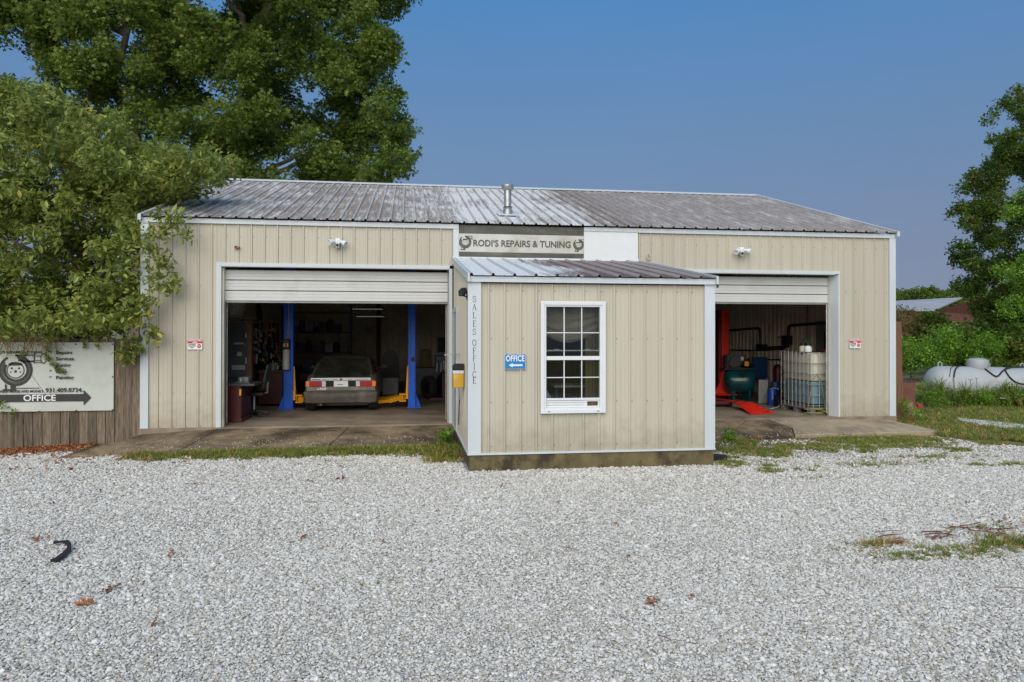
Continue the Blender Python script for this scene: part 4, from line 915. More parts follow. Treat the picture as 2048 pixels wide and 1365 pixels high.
loft([(cy0+.06, low(hw*.93, .20, .70)), (cy0+.12, low(hw*.97, .17, .735)), (cy0+.5, low(hw, .16, .79)), (cy0+1.2, low(hw*1.01, .16, .81)), (cy0+2.6, low(hw*1.01, .16, .80)), (cy0+3.3, low(hw*.99, .17, .76)), (cy0+3.95, low(hw*.93, .2, .64)), (cy0+4.08, low(hw*.88, .24, .58))], 'body', mt['carbody'], car)
def cab(w0, z0, w1, z1): return [(0, z0), (w0, z0), (w0*.5+w1*.5+.01, z0*.45+z1*.55), (w1, z1-.03), (w1-.06, z1), (0, z1+.012)]
loft([(cy0+.30, cab(.66, .74, .64, .79)), (cy0+.62, cab(.69, .74, .60, .965)), (cy0+.98, cab(.70, .74, .545, 1.125)), (cy0+1.25, cab(.70, .74, .54, 1.155)), (cy0+2.0, cab(.70, .74, .54, 1.165)), (cy0+2.45, cab(.70, .74, .55, 1.12)), (cy0+3.05, cab(.67, .74, .60, .80))], 'roof_and_pillars', mt['carbody'], car)
# rear glass (proud of the hatch)
g0 = (cy0+.325, .80); g1 = (cy0+.95, 1.118)
mb = MB(); mb.prism([(cxm-.60, g0[0]-.015, g0[1]), (cxm+.60, g0[0]-.015, g0[1]), (cxm+.49, g1[0]-.02, g1[1]+.005), (cxm-.49, g1[0]-.02, g1[1]+.005)], (0, -.008, .012)); mb.build('rear_window', mt['carglass'], car)
mb = MB(); mb.prism([(cxm-.60, g0[0]-.02, g0[1]-.03), (cxm+.60, g0[0]-.02, g0[1]-.03), (cxm+.585, g0[0]+.03, g0[1]+.012), (cxm-.585, g0[0]+.03, g0[1]+.012)], (0, -.02, .01)); mb.build('rear_spoiler', mt['rubber'], car)
for s_ in (-1, 1):
    mb = MB(); mb.prism([(cxm+s_*.70, cy0+.95, .81), (cxm+s_*.70, cy0+2.55, .81), (cxm+s_*.60, cy0+2.25, 1.08), (cxm+s_*.60, cy0+1.30, 1.08)], (s_*.012, 0, 0)); mb.build('side_window', mt['carglass'], car)
    mb = MB(); mb.beam((cxm+s_*.70, cy0+2.45, .86), (cxm+s_*.80, cy0+2.45, .87), .05, .03); mb.bbox(cxm+s_*.86-.07, cy0+2.40, .83, cxm+s_*.86+.07, cy0+2.48, .92, .015); mb.build('door_mirror', mt['dark'], car)
# lower hatch: dark glass band, silver panel, lamp panel
yb0 = cy0+.075
mb = MB(); mb.prism([(cxm-.60, yb0+.06, .735), (cxm+.60, yb0+.06, .735), (cxm+.585, yb0+.19, .80), (cxm-.585, yb0+.19, .80)], (0, -.012, .01)); mb.build('lower_glass', mt['carglass'], car)
mb = MB(); mb.bbox(cxm-.635, yb0-.045, .675, cxm+.635, yb0+.06, .735, .01); mb.build('silver_hatch_strip', mt['silver'], car)
mb = MB(); mb.box(cxm-.74, yb0-.02, .545, cxm+.74, yb0+.03, .672); mb.build('lamp_panel', mt['rubber'], car)
for s_ in (-1, 1):
    for nm, a, b, m_ in (('indicator_lamp', .655, .735, 'lens_amber'), ('brake_lamp', .405, .65, 'lens_red'), ('reversing_lamp', .315, .40, 'lens_clear')):
        x0, x1 = sorted((cxm+s_*a, cxm+s_*b)); mb = MB(); mb.bbox(x0, yb0-.042, .55, x1, yb0-.015, .665, .006); mb.build(nm, mt[m_], car)
mb = MB(); mb.bbox(cxm-.15, yb0-.036, .545, cxm+.15, yb0-.022, .67, .003); mb.build('licence_plate', mt['signwhite'], car)
mb = MB(); mb.box(cxm-.08, yb0-.038, .585, cxm+.04, yb0-.0365, .60); mb.build('plate_print', mt['signblue'], car)
mb = MB(); mb.cyl((cxm, yb0-.045, .705), (cxm, yb0-.055, .705), .026, n=14); mb.build('badge', mt['dark'], car)
for a, b in ((-.60, -.44), (-.38, -.25), (-.2, -.07), (.16, .23), (.30, .58)):
    mb = MB(); mb.box(cxm+a, yb0-.048, .700, cxm+b, yb0-.0455, .712); mb.build('nameplate', mt['dark'] if a < -.5 else mt['grey'], car)
loft([(cy0-.06, [(0, .31), (hw*.78, .31), (hw*.80, .33), (hw*.80, .385), (hw*.78, .40), (0, .41)]), (cy0-.02, [(0, .21), (hw*.90, .21), (hw*.95, .25), (hw*.97, .42), (hw*.94, .445), (0, .45)]), (cy0+.03, [(0, .20), (hw*.96, .20), (hw*.995, .25), (hw*1.0, .43), (hw*.97, .46), (0, .47)]), (cy0+.28, [(0, .20), (hw*.97, .21), (hw*1.01, .24), (hw*1.012, .43), (hw*.99, .45), (0, .46)])], 'rear_bumper', M('dusty_dark_bumper', (.085, .075, .06), .6, var=.3, scale=4, stain=(.17, .145, .11), stain_scale=2), car)
mb = MB(); mb.box(cxm-.72, cy0+.045, .468, cxm+.72, cy0+.10, .545); mb.build('rear_valance', mt['carbody'], car)
text('\u00bb360', .06, mt['signwhite'], (cxm-.50, cy0+.043, .485), 'sticker', car, bold=.002, width=.19)
for s_ in (-1, 1):
    for y in (cy0+.50, cy0+3.1):
        xo = cxm+s_*(hw-.02); mb = MB(); mb.lathe((xo, y, .285), [(.285, -.19), (.285, -.02), (.27, 0), (.18, .004)], axis=(s_, 0, 0), n=24)
        w_ = mb.build('wheel', mt['rubber'], car, True)
        mb = MB(); mb.lathe((xo, y, .285), [(.17, -.02), (.165, .008), (.05, .0), (.04, .012)], axis=(s_, 0, 0), n=16); mb.build('rim', mt['grey'], w_, True)
mb = MB(); mb.cyl((cxm-.42, cy0+.02, .17), (cxm-.42, cy0+.5, .17), .028); mb.build('exhaust_pipe', mt['rust'], car)
mb = MB(); mb.box(cxm-.55, cy0+.3, .12, cxm+.55, cy0+3.8, .2); mb.build('underbody', mt['dark'], car)

# ================================================================ BLUE TWO-POST LIFT
lift = thing('two_post_lift', 'blue two-post car lift with yellow arms around the bronze hatchback', 'car lift', (3.4, 3.1, 0))
ly = 3.10
pl = at(578, 750, 1, ly).x; pr = at(824, 750, 1, ly).x
for x, s_ in ((pl, 1), (pr, -1)):
    w_ = .108 if s_ > 0 else .088
    mb = MB(); mb.bbox(x-w_, ly-.10, 0, x+w_, ly+.14, 3.45, .02); mb.box(x+s_*w_-.002*s_, ly-.02, .1, x+s_*(w_+.001), ly+.06, 3.3) if False else None
    post = mb.build('post', mt['blue'], lift)
    mb = MB(); mb.box(x-w_*.5, ly-.103, .5, x-w_*.42, ly-.099, 3.3); mb.build('seam', M('dark_blue_paint', (.004, .03, .22), .5) if s_ > 0 else bpy.data.materials['dark_blue_paint'], post)
    mb = MB(); mb.prism([(x-s_*(w_+.13), ly-.16, 0), (x+s_*(w_+.02), ly-.16, 0), (x+s_*(w_+.02), ly-.16, .02), (x-s_*(w_+.11), ly-.16, .02)], (0, .42, 0))
    mb.prism([(x-s_*(w_+.11), ly-.03, .02), (x-s_*w_, ly-.03, .02), (x-s_*w_, ly-.03, .32)], (0, .03, 0)); mb.prism([(x-s_*(w_+.11), ly+.08, .02), (x-s_*w_, ly+.08, .02), (x-s_*w_, ly+.08, .32)], (0, .03, 0))
    mb.build('base_plate', mt['blue'], lift)
    for q in (-.08, .06):
        mb = MB(); mb.cyl((x+q, ly-.13, .02), (x+q, ly-.13, .05), .012, n=6); mb.build('anchor_bolt', mt['galv'], lift)
    # carriage
    mb = MB(); xi = x+s_*w_
    mb.box(min(xi, xi+s_*.05), ly-.12, .20, max(xi, xi+s_*.05), ly+.12, .42); mb.prism([(xi, ly-.06, .42), (xi+s_*.05, ly-.06, .42), (xi+s_*.02, ly-.06, .95), (xi, ly-.06, .95)], (0, .03, 0)); mb.build('carriage', mt['yellow'], lift)
    mb = MB(); mb.box(min(xi+s_*.05, xi+s_*.20), ly-.14, .14, max(xi+s_*.05, xi+s_*.20), ly+.10, .17); mb.box(min(xi+s_*.05, xi+s_*.20), ly-.14, .29, max(xi+s_*.05, xi+s_*.20), ly+.10, .32)
    for q in (.07, .12, .17): mb.cyl((xi+s_*q, ly-.10, .17), (xi+s_*q, ly-.10, .29), .010, n=6)
    mb.build('arm_bracket', mt['yellow'], lift)
    for q, (tx, ty) in enumerate(((.72, -.35), (.70, .75))):
        mb = MB(); a_ = Vector((xi+s_*.12, ly-.04+.05*q, .24)); b_ = a_+Vector((s_*tx*.45, ty*.45, -.07)); c_ = a_+Vector((s_*tx, ty, -.09))
        mb.beam(a_, b_, .10, .10); mb.beam(b_, c_, .08, .07); mb.build('lift_arm', mt['yellow'], lift)
        mb = MB(); mb.cyl((c_.x, c_.y, c_.z), (c_.x, c_.y, c_.z+.07), .05); mb.build('lift_pad', mt['rubber'], lift)
mb = MB(); mb.cyl((pr+.02, ly-.10, 1.10), (pr+.02, ly-.11, 1.10), .05, n=16); mb.build('round_cap', mt['black'], lift)
mb = MB(); mb.tube([at(577, 600, 1, ly-.13), at(578, 650, 1, ly-.13), at(577, 672, 1, ly-.13), at(570, 683, 1, ly-.16), at(568, 688, 1, ly-.16)], .008, 6); mb.build('power_cord', mt['lgrey'], lift)
# hydraulic reservoir on the post
hr = thing('hydraulic_unit', 'pale grey cylinder with black and yellow motor hung on the left blue post', 'pump', (pl-.06, ly-.16, 1))
p0 = at(572.5, 741, 1, ly-.20); p1 = at(572.5, 700, 1, ly-.20)
mb = MB(); mb.lathe(p0, [(.05, 0), (.078, .015), (.078, p1.z-p0.z-.04), (.07, p1.z-p0.z)], n=16); mb.build('reservoir', mt['lgrey'], hr, True)
p2 = at(572.5, 679, 1, ly-.20); mb = MB(); mb.bbox(p1.x-.075, ly-.27, p1.z, p1.x+.075, ly-.12, p2.z, .02); mb.build('motor', mt['black'], hr, True)
mb = MB(); mb.box(p1.x+.02, ly-.275, p1.z+.06, p1.x+.055, ly-.271, p1.z+.14); mb.build('yellow_label', mt['yellow'], hr)
mb = MB(); mb.box(p1.x-.05, ly-.275, p1.z+.06, p1.x-.01, ly-.271, p1.z+.14); mb.build('white_label', mt['lgrey'], hr)

# ================================================================ LEFT BAY FURNITURE
# dark red desk / tool drawers
zx = at(443, 800, 1, .62).x
dk = thing('tool_desk', 'dark red steel desk cabinet with a cluttered grey top inside the left door', 'desk', (1.65, .9, 0))
dx0, dx1, dy0, dy1, dz = 1.36, at(482, 800, 1, .62).x, .62, 1.5, at(470, 769, 1, .62).z
mb = MB(); mb.bbox(dx0-.3, dy0, .06, dx1, dy1, dz-.04, .008); mb.build('cabinet', mt['maroon'], dk)
mb = MB(); mb.bbox(dx0-.32, dy0-.02, 0, dx1+.02, dy1+.02, .08, .006); mb.build('plinth', mt['maroon'], dk)
mb = MB(); mb.bbox(dx0-.32, dy0-.03, dz-.04, dx1+.25, dy1+.03, dz, .006); mb.build('desktop', mt['dark'], dk)
for k in range(3):
    mb = MB(); mb.box(dx1-.001, dy0+.04, .12+k*.18, dx1+.008, dy1-.04, .28+k*.18); mb.build('drawer', mt['maroon'], dk)
mb = MB(); mb.box(dx1-.03, dy0-.006, dz-.22, dx1+.005, dy0-.001, dz-.1); mb.build('paper_label', mt['yellow'], dk)
# clutter on the desk
kb = MB(); kb.bbox(dx0+.05, dy0+.05, dz, dx1+.15, dy0+.22, dz+.03, .006); tag(kb.build('keyboard', mt['dark']), 'dark keyboard lying on the red tool desk', 'keyboard')
kb = MB(); kb.bbox(dx0+.04, dy0+.40, dz, dx1+.05, dy0+.75, dz+.10, .01); tag(kb.build('parts_tray', mt['grey']), 'grey parts tray behind the keyboard on the red desk', 'tray')
kb = MB(); kb.lathe((dx0+.12, dy0+.28, dz), [(.035, 0), (.038, .09), (.03, .10)], n=14); tag(kb.build('metal_cup', mt['galv'], None, True), 'small shiny metal cup on the red tool desk', 'cup')
# tall grey cabinet
cb = thing('tall_cabinet', 'tall dark grey cabinet with notes stuck on it inside the left door', 'cabinet', (.85, 2.7, 0))
c0x, c1x = .3, at(494, 700, 1, 2.5).x; ct = at(470, 646, 1, 2.5).z
mb = MB(); mb.bbox(c0x, 2.5, .75, c1x, 3.1, ct, .01); mb.build('cabinet_box', M('slate_cabinet_paint', (.085, .092, .09), .55, var=.2), cb)
mb = MB(); mb.box(c1x, 2.51, .75, c1x+.09, 2.58, ct+.03); mb.box(c1x+.0, 2.58, .75, c1x+.02, 3.1, ct); mb.build('side_strip', mt['wood'], cb)
mb = MB(); mb.box(c0x+.03, 2.55, 0, c1x-.03, 3.05, .75); mb.build('lower_cabinet', mt['dark'], cb)
def note(px, py, w_, h_, m_, nm='paper_note'):
    p = at(px, py, 1, 2.495); mb = MB(); mb.box(p.x-w_/2, 2.488, p.z-h_/2, p.x+w_/2, 2.496, p.z+h_/2); mb.build(nm, m_, cb)
note(479, 709, .10, .09, mt['lgrey']); note(477, 736, .27, .10, mt['lgrey']); note(478, 688, .19, .035, mt['cloth']); note(492, 672, .03, .09, mt['lgrey']); note(491, 690, .03, .10, mt['grey']); note(492, 722, .03, .13, mt['lgrey'])
mb = MB(); mb.box(c0x-.05, 2.35, ct, c1x+.15, 3.1, ct+.03); mb.beam((c0x+.2, 2.4, ct+.04), (c1x+.2, 2.5, ct+.10), .05, .04); mb.build('top_plank', mt['wood'], cb)
# crumpled foil duct above
pd = at(468, 622, 1, 2.7)
mb = MB(); vs = []; rr = random.Random(3)
mb.lathe((pd.x, 2.75, pd.z-.28), [(.04, 0), (.12, .05), (.16, .13), (.22, .20), (.17, .27), (.24, .34), (.19, .42), (.24, .52), (.2, .7)], n=16)
mb.v = [(x+rr.uniform(-.03, .03), y+rr.uniform(-.03, .03), z+rr.uniform(-.02, .02)) for x, y, z in mb.v]
tag(mb.build('foil_duct', mt['duct'], None, True), 'crumpled shiny foil duct hanging above the tall grey cabinet', 'duct')
# tool board
tbd = thing('tool_board', 'long black pegboard of hand tools on the left wall behind the cabinet', 'tool board', (.35, 4.5, 1))
mb = MB(); x_ = 1.22; mb.box(x_-.03, 3.2, .75, x_, 6.6, 1.93); mb.build('board', mt['black'], tbd)
mb = MB(); mb.box(x_-.03, 3.2, 1.93, x_+.02, 6.6, 1.97); mb.build('top_rail', mt['darkwood'], tbd)
rt = random.Random(11)
for k in range(90):
    y = 3.3+rt.random()*3.2; z = .95+rt.random()*.85; L = rt.uniform(.06, .26); mb = MB(); kind = k % 4
    m_ = [mt['grey'], mt['galv'], mt['lgrey'], mt['signred'], mt['lgrey'], mt['yellow']][rt.randrange(6)]
    if kind == 0: mb.tube([(x_+.02, y, z), (x_+.02, y+.01, z+L)], .009, 6); mb.lathe((x_+.02, y, z), [(.02, -.02), (.022, 0), (.012, .015)], n=8)
    elif kind == 1: mb.beam((x_+.02, y, z), (x_+.02, y+.02, z+L), .03, .01)
    elif kind == 2: mb.tube([(x_+.02, y+.05*math.cos(t), z+.05*math.sin(t)) for t in np.linspace(0, 5.6, 10)], .008, 6)
    else: mb.box(x_, y, z, x_+.05, y+.09, z+.06)
    mb.build('hand_tool', m_, tbd)
# workbench beneath board
wb = thing('workbench', 'dark red workbench cabinet against the left wall behind the office chair', 'workbench', (.9, 4.6, 0))
mb = MB(); mb.bbox(1.26, 3.7, .05, 1.80, 6.4, .78, .01); mb.build('drawers', mt['maroon'], wb); mb = MB(); mb.box(1.25, 3.65, .78, 1.86, 6.45, .84); mb.build('worktop', mt['darkwood'], wb)
ORD = ['first', 'second', 'third', 'fourth', 'fifth', 'sixth', 'seventh', 'eighth', 'ninth', 'tenth', 'eleventh', 'twelfth', 'thirteenth', 'fourteenth', 'fifteenth', 'sixteenth']
CN = ['dark grey', 'grey', 'black', 'rusty', 'galvanised']
for k in range(16):
    y = 3.75+k*.165; x = 1.4+rt.random()*.3; h = rt.uniform(.06, .28); mb = MB()
    if k % 3 == 0: mb.lathe((x, y, .84), [(.05, 0), (.05, h*.7), (.02, h*.8), (.02, h)], n=10)
    elif k % 3 == 1: mb.bbox(x-.07, y-.06, .84, x+.08, y+.06, .84+h*.6, .008)
    else: mb.bbox(x-.05, y-.05, .84, x+.05, y+.05, .84+h*.5, .006); mb.tube([(x, y, .84+h*.5), (x+.06, y-.03, .9+h), (x+.14, y-.05, .86+h)], .012, 6)
    ci = rt.randrange(5); kd = ('bottle', 'box', 'small machine')[k % 3]; tag(mb.build(kd.replace(' ', '_'), [mt['dark'], mt['grey'], mt['black'], mt['rust'], mt['galv']][ci]), '%s %s standing %s in the row on the left workbench counted from the door' % (CN[ci], kd, ORD[k]), kd, 'clutter on the left workbench')
# two brown sticks on the wall above the board
for px in (517, 523):
    a = at(px, 624, 0, .2); b = at(px, 642, 0, .2); mb = MB(); mb.beam(a, b, .05, .05); tag(mb.build('timber_stick', mt['darkwood']), ('left' if px == 517 else 'right')+' of two short timber sticks upright above the tool board', 'stick', 'timber sticks above the tool board')
# office chair
oc = thing('swivel_chair', 'black mesh swivel chair beside the dark red desk', 'chair', (0, 0, 0))
b = at(505, 832, 2, .03); bx, by = b.x, b.y+.15; oc.location = (bx, by, 0); ORG[oc.name] = Vector((bx, by, 0))
for k in range(5):
    a = 2*math.pi*k/5+.35; e_ = Vector((bx+.27*math.cos(a), by+.27*math.sin(a), .07)); mb = MB(); mb.beam((bx, by, .12), e_, .045, .03); leg = mb.build('leg', mt['dark'], oc)
    mb = MB(); mb.cyl(e_+Vector((0, -.02, -.04)), e_+Vector((0, .02, -.04)), .028, n=10); mb.build('caster', mt['black'], leg)
mb = MB(); mb.cyl((bx, by, .1), (bx, by, .42), .025); mb.build('gas_column', mt['galv'], oc)
mb = MB(); mb.bbox(bx-.25, by-.24, .42, bx+.22, by+.24, .50, .035); mb.build('seat', mt['black'], oc, True)
mb = MB()
vs = []
for j in range(9):
    for i in range(9):
        u = i/8-.5; v = j/8; vs.append((bx+.20+.10*v+.04*(1-4*u*u), by+u*.46*(1-.15*v), .56+v*.50))
mb.add(vs, [(j*9+i, j*9+i+1, (j+1)*9+i+1, (j+1)*9+i) for j in range(8) for i in range(8)]); o = mb.build('backrest', mt['dark'], oc, True); sm = o.modifiers.new('s', 'SOLIDIFY'); sm.thickness = .02
mb = MB(); mb.tube([(bx+.05, by, .44), (bx+.26, by, .48), (bx+.27, by, .7)], .02, 6); mb.build('back_support', mt['grey'], oc)
for s_ in (-1, 1):
    mb = MB(); mb.tube([(bx, by+s_*.25, .46), (bx+.02, by+s_*.28, .64), (bx-.13, by+s_*.28, .66), (bx+.15, by+s_*.28, .67)], .017, 6); mb.build('armrest', mt['black'], oc)
# bits on the dim rack behind the left post
rk = thing('storage_rack', 'dim storage rack of parts standing behind the left blue post', 'rack', (2.0, 8.5, 0))
mb = MB()
for z in (.5, 1.1, 1.7, 2.3): mb.box(1.0, 8.3, z, 3.0, 8.8, z+.04)
mb.build('shelves', mt['darkwood'], rk)
for x in (1.0, 2.96):
    for y in (8.3, 8.76): mb = MB(); mb.box(x, y, 0, x+.04, y+.04, 2.5); mb.build('upright', mt['dark'], rk)
for k in range(26):
    z = (.54, 1.14, 1.74)[k % 3]; x = 1.15+(k//3)*.2+rt.random()*.04; mb = MB(); h = rt.uniform(.12, .38)
    if k % 2: mb.bbox(x-.12, 8.35, z, x+.12, 8.7, z+h, .01)
    else: mb.lathe((x, 8.5, z), [(.09, 0), (.10, h*.5), (.07, h)], n=12)
    ci = rt.randrange(6); kd = 'box' if k % 2 else 'canister'; tag(mb.build(kd, [mt['dark'], mt['maroon'], mt['grey'], mt['rust'], mt['navy'], mt['black']][ci]), '%s %s on the %s shelf of the storage rack, %s' % (['dark grey', 'dark red', 'grey', 'rusty', 'navy', 'black'][ci], kd, ('bottom', 'middle', 'upper')[k % 3], ORD[k//3]+' from its left end'), kd, 'parts on the dim storage rack')
# tube lights
for k, (xa, xb, py, y) in enumerate(((703, 767, 618, 8.0), (711, 770, 633, 9.5))):
    a, b = at(xa, py, 1, y), at(xb, py+.5, 1, y); nm = ('upper', 'lower')[k]
    tl = thing('ceiling_light', '%s of two fluorescent strip lights hanging above the hatchback' % nm, 'light', a, 'fluorescent strip lights in the left bay')
    mb = MB(); mb.box(a.x, y-.06, a.z+.0, b.x, y+.06, a.z+.05); mb.build('fitting', mt['dark'], tl)
    mb = MB(); mb.cyl((a.x+.03, y, a.z-.012), (b.x-.03, y, a.z-.012), .012, n=8); mb.build('tube', mt['tube'], tl)
    mb = MB()
    for x in (a.x+.1, b.x-.1): mb.tube([(x, y, a.z+.05), (x, y, 3.6)], .006, 5)
    mb.build('hanger_chain', mt['dark'], tl)
# black tyre stack with a grey crate in front
def tyre(c, R0, w_, axis, label, group=None):
    mb = MB(); mb.lathe(c, [(R0*.6, -w_/2), (R0*.93, -w_/2), (R0, -w_*.35), (R0, w_*.35), (R0*.93, w_/2), (R0*.6, w_/2), (R0*.56, 0), (R0*.6, -w_/2)], axis=axis, n=26)
    o = mb.build('tyre', mt['rubber'], None, True); return tag(o, label, 'tyre', group)
p = at(785, 790, 2, 0)
bk = thing('covered_machine', 'black covered machine with rounded top standing right of the hatchback', 'machine', (0, 0, 0))
y = 7.0; a = at(763, 735, 1, y).x; b_ = at(797, 735, 1, y).x; zt = at(780, 701, 1, y).z; bk.location = ((a+b_)/2, y, 0); ORG[bk.name] = Vector(((a+b_)/2, y, 0))
mb = MB(); prof = [(a, y, .35)]+[((a+b_)/2-(b_-a)/2*math.cos(t), y, zt-.35+.35*math.sin(t)) for t in np.linspace(0, math.pi, 12)]+[(b_, y, .35)]; mb.prism(prof, (0, .5, 0)); mb.build('cover', mt['black'], bk)
mb = MB(); mb.box(a+.05, y+.05, 0, b_-.05, y+.4, .36); mb.build('stand', mt['dark'], bk)
p = at(781, 777, 1, 6.6)
mb = MB(); mb.bbox(p.x-.22, 6.45, 0, p.x+.22, 6.75, .48, .02); tag(mb.build('plastic_crate', mt['grey']), 'grey plastic crate in front of the black covered machine', 'crate')
# right side clutter: engine on stand, bike
for k, (px, z, r_) in enumerate(((858, .3, .3), (890, .33, .33))):
    q = at(px, 780, 1, 5.2+k*.4); tyre((q.x, 5.2+k*.4, r_), r_, .2, (1, .5, 0), ('black tyre on the floor right of the right blue post', 'black tyre near the right jamb of the left door')[k])
en = thing('engine_block', 'dark engine on a stand behind the right jamb of the left door', 'engine', (5.6, 5, 0))
q = at(888, 735, 1, 4.6)
mb = MB(); mb.bbox(q.x-.22, 4.4, .75, q.x+.25, 4.9, 1.15, .04); mb.build('block', mt['dark'], en)
for k in range(4):
    mb = MB(); mb.tube([(q.x-.15+k*.1, 4.4, 1.0), (q.x-.18+k*.1, 4.25, .95), (q.x-.2+k*.11, 4.22, .75)], .03, 7); mb.build('manifold_pipe', mt['grey'], en)
mb = MB(); mb.lathe((q.x, 4.38, .9), [(.11, 0), (.11, .04), (.05, .05)], axis=(0, -1, 0), n=18); mb.build('pulley', mt['grey'], en)
mb = MB(); mb.beam((q.x, 4.7, 0), (q.x, 4.7, .8), .08, .08); mb.beam((q.x-.35, 4.5, .05), (q.x+.3, 4.5, .05), .07, .07); mb.beam((q.x, 4.3, .05), (q.x, 5, .05), .07, .07); mb.build('stand', mt['maroon'], en)
q = at(851, 733, 1, 6.5)
mb = MB(); mb.bbox(q.x-.16, 6.4, .75, q.x+.16, 6.7, 1.25, .07); o = tag(mb.build('canvas_bag', M('khaki_canvas', (.10, .075, .03), .9), None, True), 'khaki canvas bag on the low cabinet right of the right blue post', 'bag')
mb = MB(); mb.bbox(q.x-.35, 6.3, 0, q.x+.55, 6.85, .745, .01); tag(mb.build('low_cabinet', mt['dark']), 'low dark cabinet right of the right blue post', 'cabinet')
q0 = at(872, 672, 1, 12.0); q1 = at(900, 708, 1, 12.0)
bw = thing('interior_window', 'dark interior window with pale frame on the back wall near the right jamb', 'window', (q0.x, 12.1, q1.z))
frame(q0.x, q0.x+.75, q1.z, q0.z, .05, 12.12, 12.2, 'frame', mt['tan'], bw); mb = MB(); mb.box(q0.x+.05, 12.17, q1.z+.05, q0.x+.70, 12.19, q0.z-.05); mb.build('pane', mt['carglass'], bw)
for k, px in enumerate((700, 722)):
    q = at(px, 712, 1, 9.0); mb = MB(); mb.cyl((q.x, 9, 0), (q.x, 9, q.z), .05, n=10)
    if k: mb.box(q.x-.18, 8.97, q.z-.08, q.x+.18, 9.03, q.z-.04)
    mb.lathe((q.x, 9, 0), [(.2, 0), (.2, .03), (.05, .06)], n=12)
    tag(mb.build('jack_stand', mt['black']), ('plain black upright stand behind the hatchback roof', 'black upright stand with a crossbar behind the hatchback roof')[k], 'stand')
# partition between bays (behind the office)
mb = MB(); mb.box(7.2, 5.8, 0, 7.3, Y1-.05, 3.6); mb.build('partition_wall', mt['darkwood'], bld)

# ================================================================ RIGHT BAY
rl = thing('red_post_lift', 'red single post of a vehicle lift with an orange-red ramp at its foot', 'car lift', (12.0, 2.6, 0))
ry = 3.9; q = at(1447, 800, 1, ry); zt = at(1447, 620, 1, ry).z
xa, xb = at(1437, 700, 1, ry).x, at(1457, 700, 1, ry).x
mb = MB(); mb.box(xa, ry, .12, xa+.09, ry+.2, zt); mb.build('post_shaded_flange', M('shaded_red_lift_paint', (.14, .008, .006), .5), rl)  # shade on this side of the red post is painted in as darker red
mb = MB(); mb.bbox(xa+.09, ry-.02, .12, xb, ry+.22, zt, .01); mb.build('post', mt['red'], rl)
mb = MB(); f0, f1 = at(1426, 797, 1, ry).x, at(1466, 797, 1, ry).x
mb.prism([(f0, ry-.04, .13), (f1, ry-.04, .13), (f1-.06, ry-.04, .24), (xb, ry-.04, .42), (xb, ry-.04, .75), (xa+.09, ry-.04, .75), (xa+.02, ry-.04, .45)], (0, .05, 0)); mb.prism([(f0, ry-.25, .135), (f1, ry-.25, .135), (f1, ry+.3, .135), (f0, ry+.3, .135)], (0, 0, .02)); mb.build('foot_bracket', mt['red'], rl)
for k in range(14):
    mb = MB(); z = .9+k*.085; mb.box(xb, ry+.02, z, xb+.03, ry+.1, z+.05); mb.build('latch_tooth', mt['dark'], rl)
# runway and ramp
r0, r1 = at(1502, 830, 2, 0), at(1548, 828, 2, 0)
fwd = Vector((-.22, 1, 0)).normalized(); t0 = at(1466, 803, 2, .15); t1 = at(1506, 806, 2, .15)
mb = MB(); mb.prism([(r0.x, r0.y, .008), (r1.x, r1.y, .008), (t1.x, t1.y, .15), (t0.x, t0.y, .15)], (0, 0, .012)); mb.build('ramp', mt['red'], rl)
vv = (t1-t0)
for k in range(9):
    for j in range(4):
        u = (k+.5)/9; v = (j+.5)/4; pA = r0.lerp(r1, v); pB = t0.lerp(t1, v); c_ = pA.lerp(pB, u); c_.z = .028+(.142)*u
        if (k+j) % 2: continue
        mb = MB(); mb.beam(c_-Vector((.035, 0, 0)), c_+Vector((.035, .01, 0)), .012, .008); mb.build('grip_bar', mt['maroon'], rl)
b0 = t0+Vector((-.9, 3.2, 0)); b1 = t1+Vector((-.9, 3.2, 0))
mb = MB(); mb.prism([(t0.x, t0.y, .13), (t1.x, t1.y, .13), (b1.x, b1.y, .13), (b0.x, b0.y, .13)], (0, 0, .03)); mb.build('runway', mt['red'], rl)
mb = MB(); mb.beam(t0+Vector((.02, .1, -.07)), b0+Vector((0, 0, -.07)), .03, .11); mb.build('runway_beam', mt['maroon'], rl)
mb = MB(); mb.beam(t0+Vector((-1.8, .5, -.04)), t0+Vector((.0, .3, -.04)), .35, .07); mb.build('cross_beam', mt['maroon'], rl)
# IBC tote
ix0, ix1, iy0, iy1 = 13.02, 14.12, .42, 1.62; ib = thing('liquid_tote', 'caged white plastic liquid tote, lower half showing blue liquid, by the right door jamb', 'tank', (ix0, iy0, 0))
ibt = at(1612, 704, 1, iy0).z
mb = MB(); mb.bbox(ix0+.05, iy0+.05, .20, ix1-.05, iy1-.05, ibt-.62, .05); mb.build('bottle_lower', mt['liquid'], ib, True)
mb = MB(); mb.bbox(ix0+.045, iy0+.045, ibt-.62, ix1-.045, iy1-.045, ibt-.03, .06); mb.build('bottle_upper', mt['hdpe'], ib, True)
for k in range(6):
    z = .18+k*(ibt-.20)/5; mb = MB(); rr_ = .05
    mb.tube([(ix0, iy0+rr_, z), (ix0+rr_*.3, iy0+rr_*.3, z), (ix0+rr_, iy0, z), (ix1-rr_, iy0, z), (ix1, iy0+rr_, z), (ix1, iy1, z), (ix0, iy1, z), (ix0, iy0+rr_, z)], .010, 6); mb.build('cage_hoop', mt['grey'], ib, True)
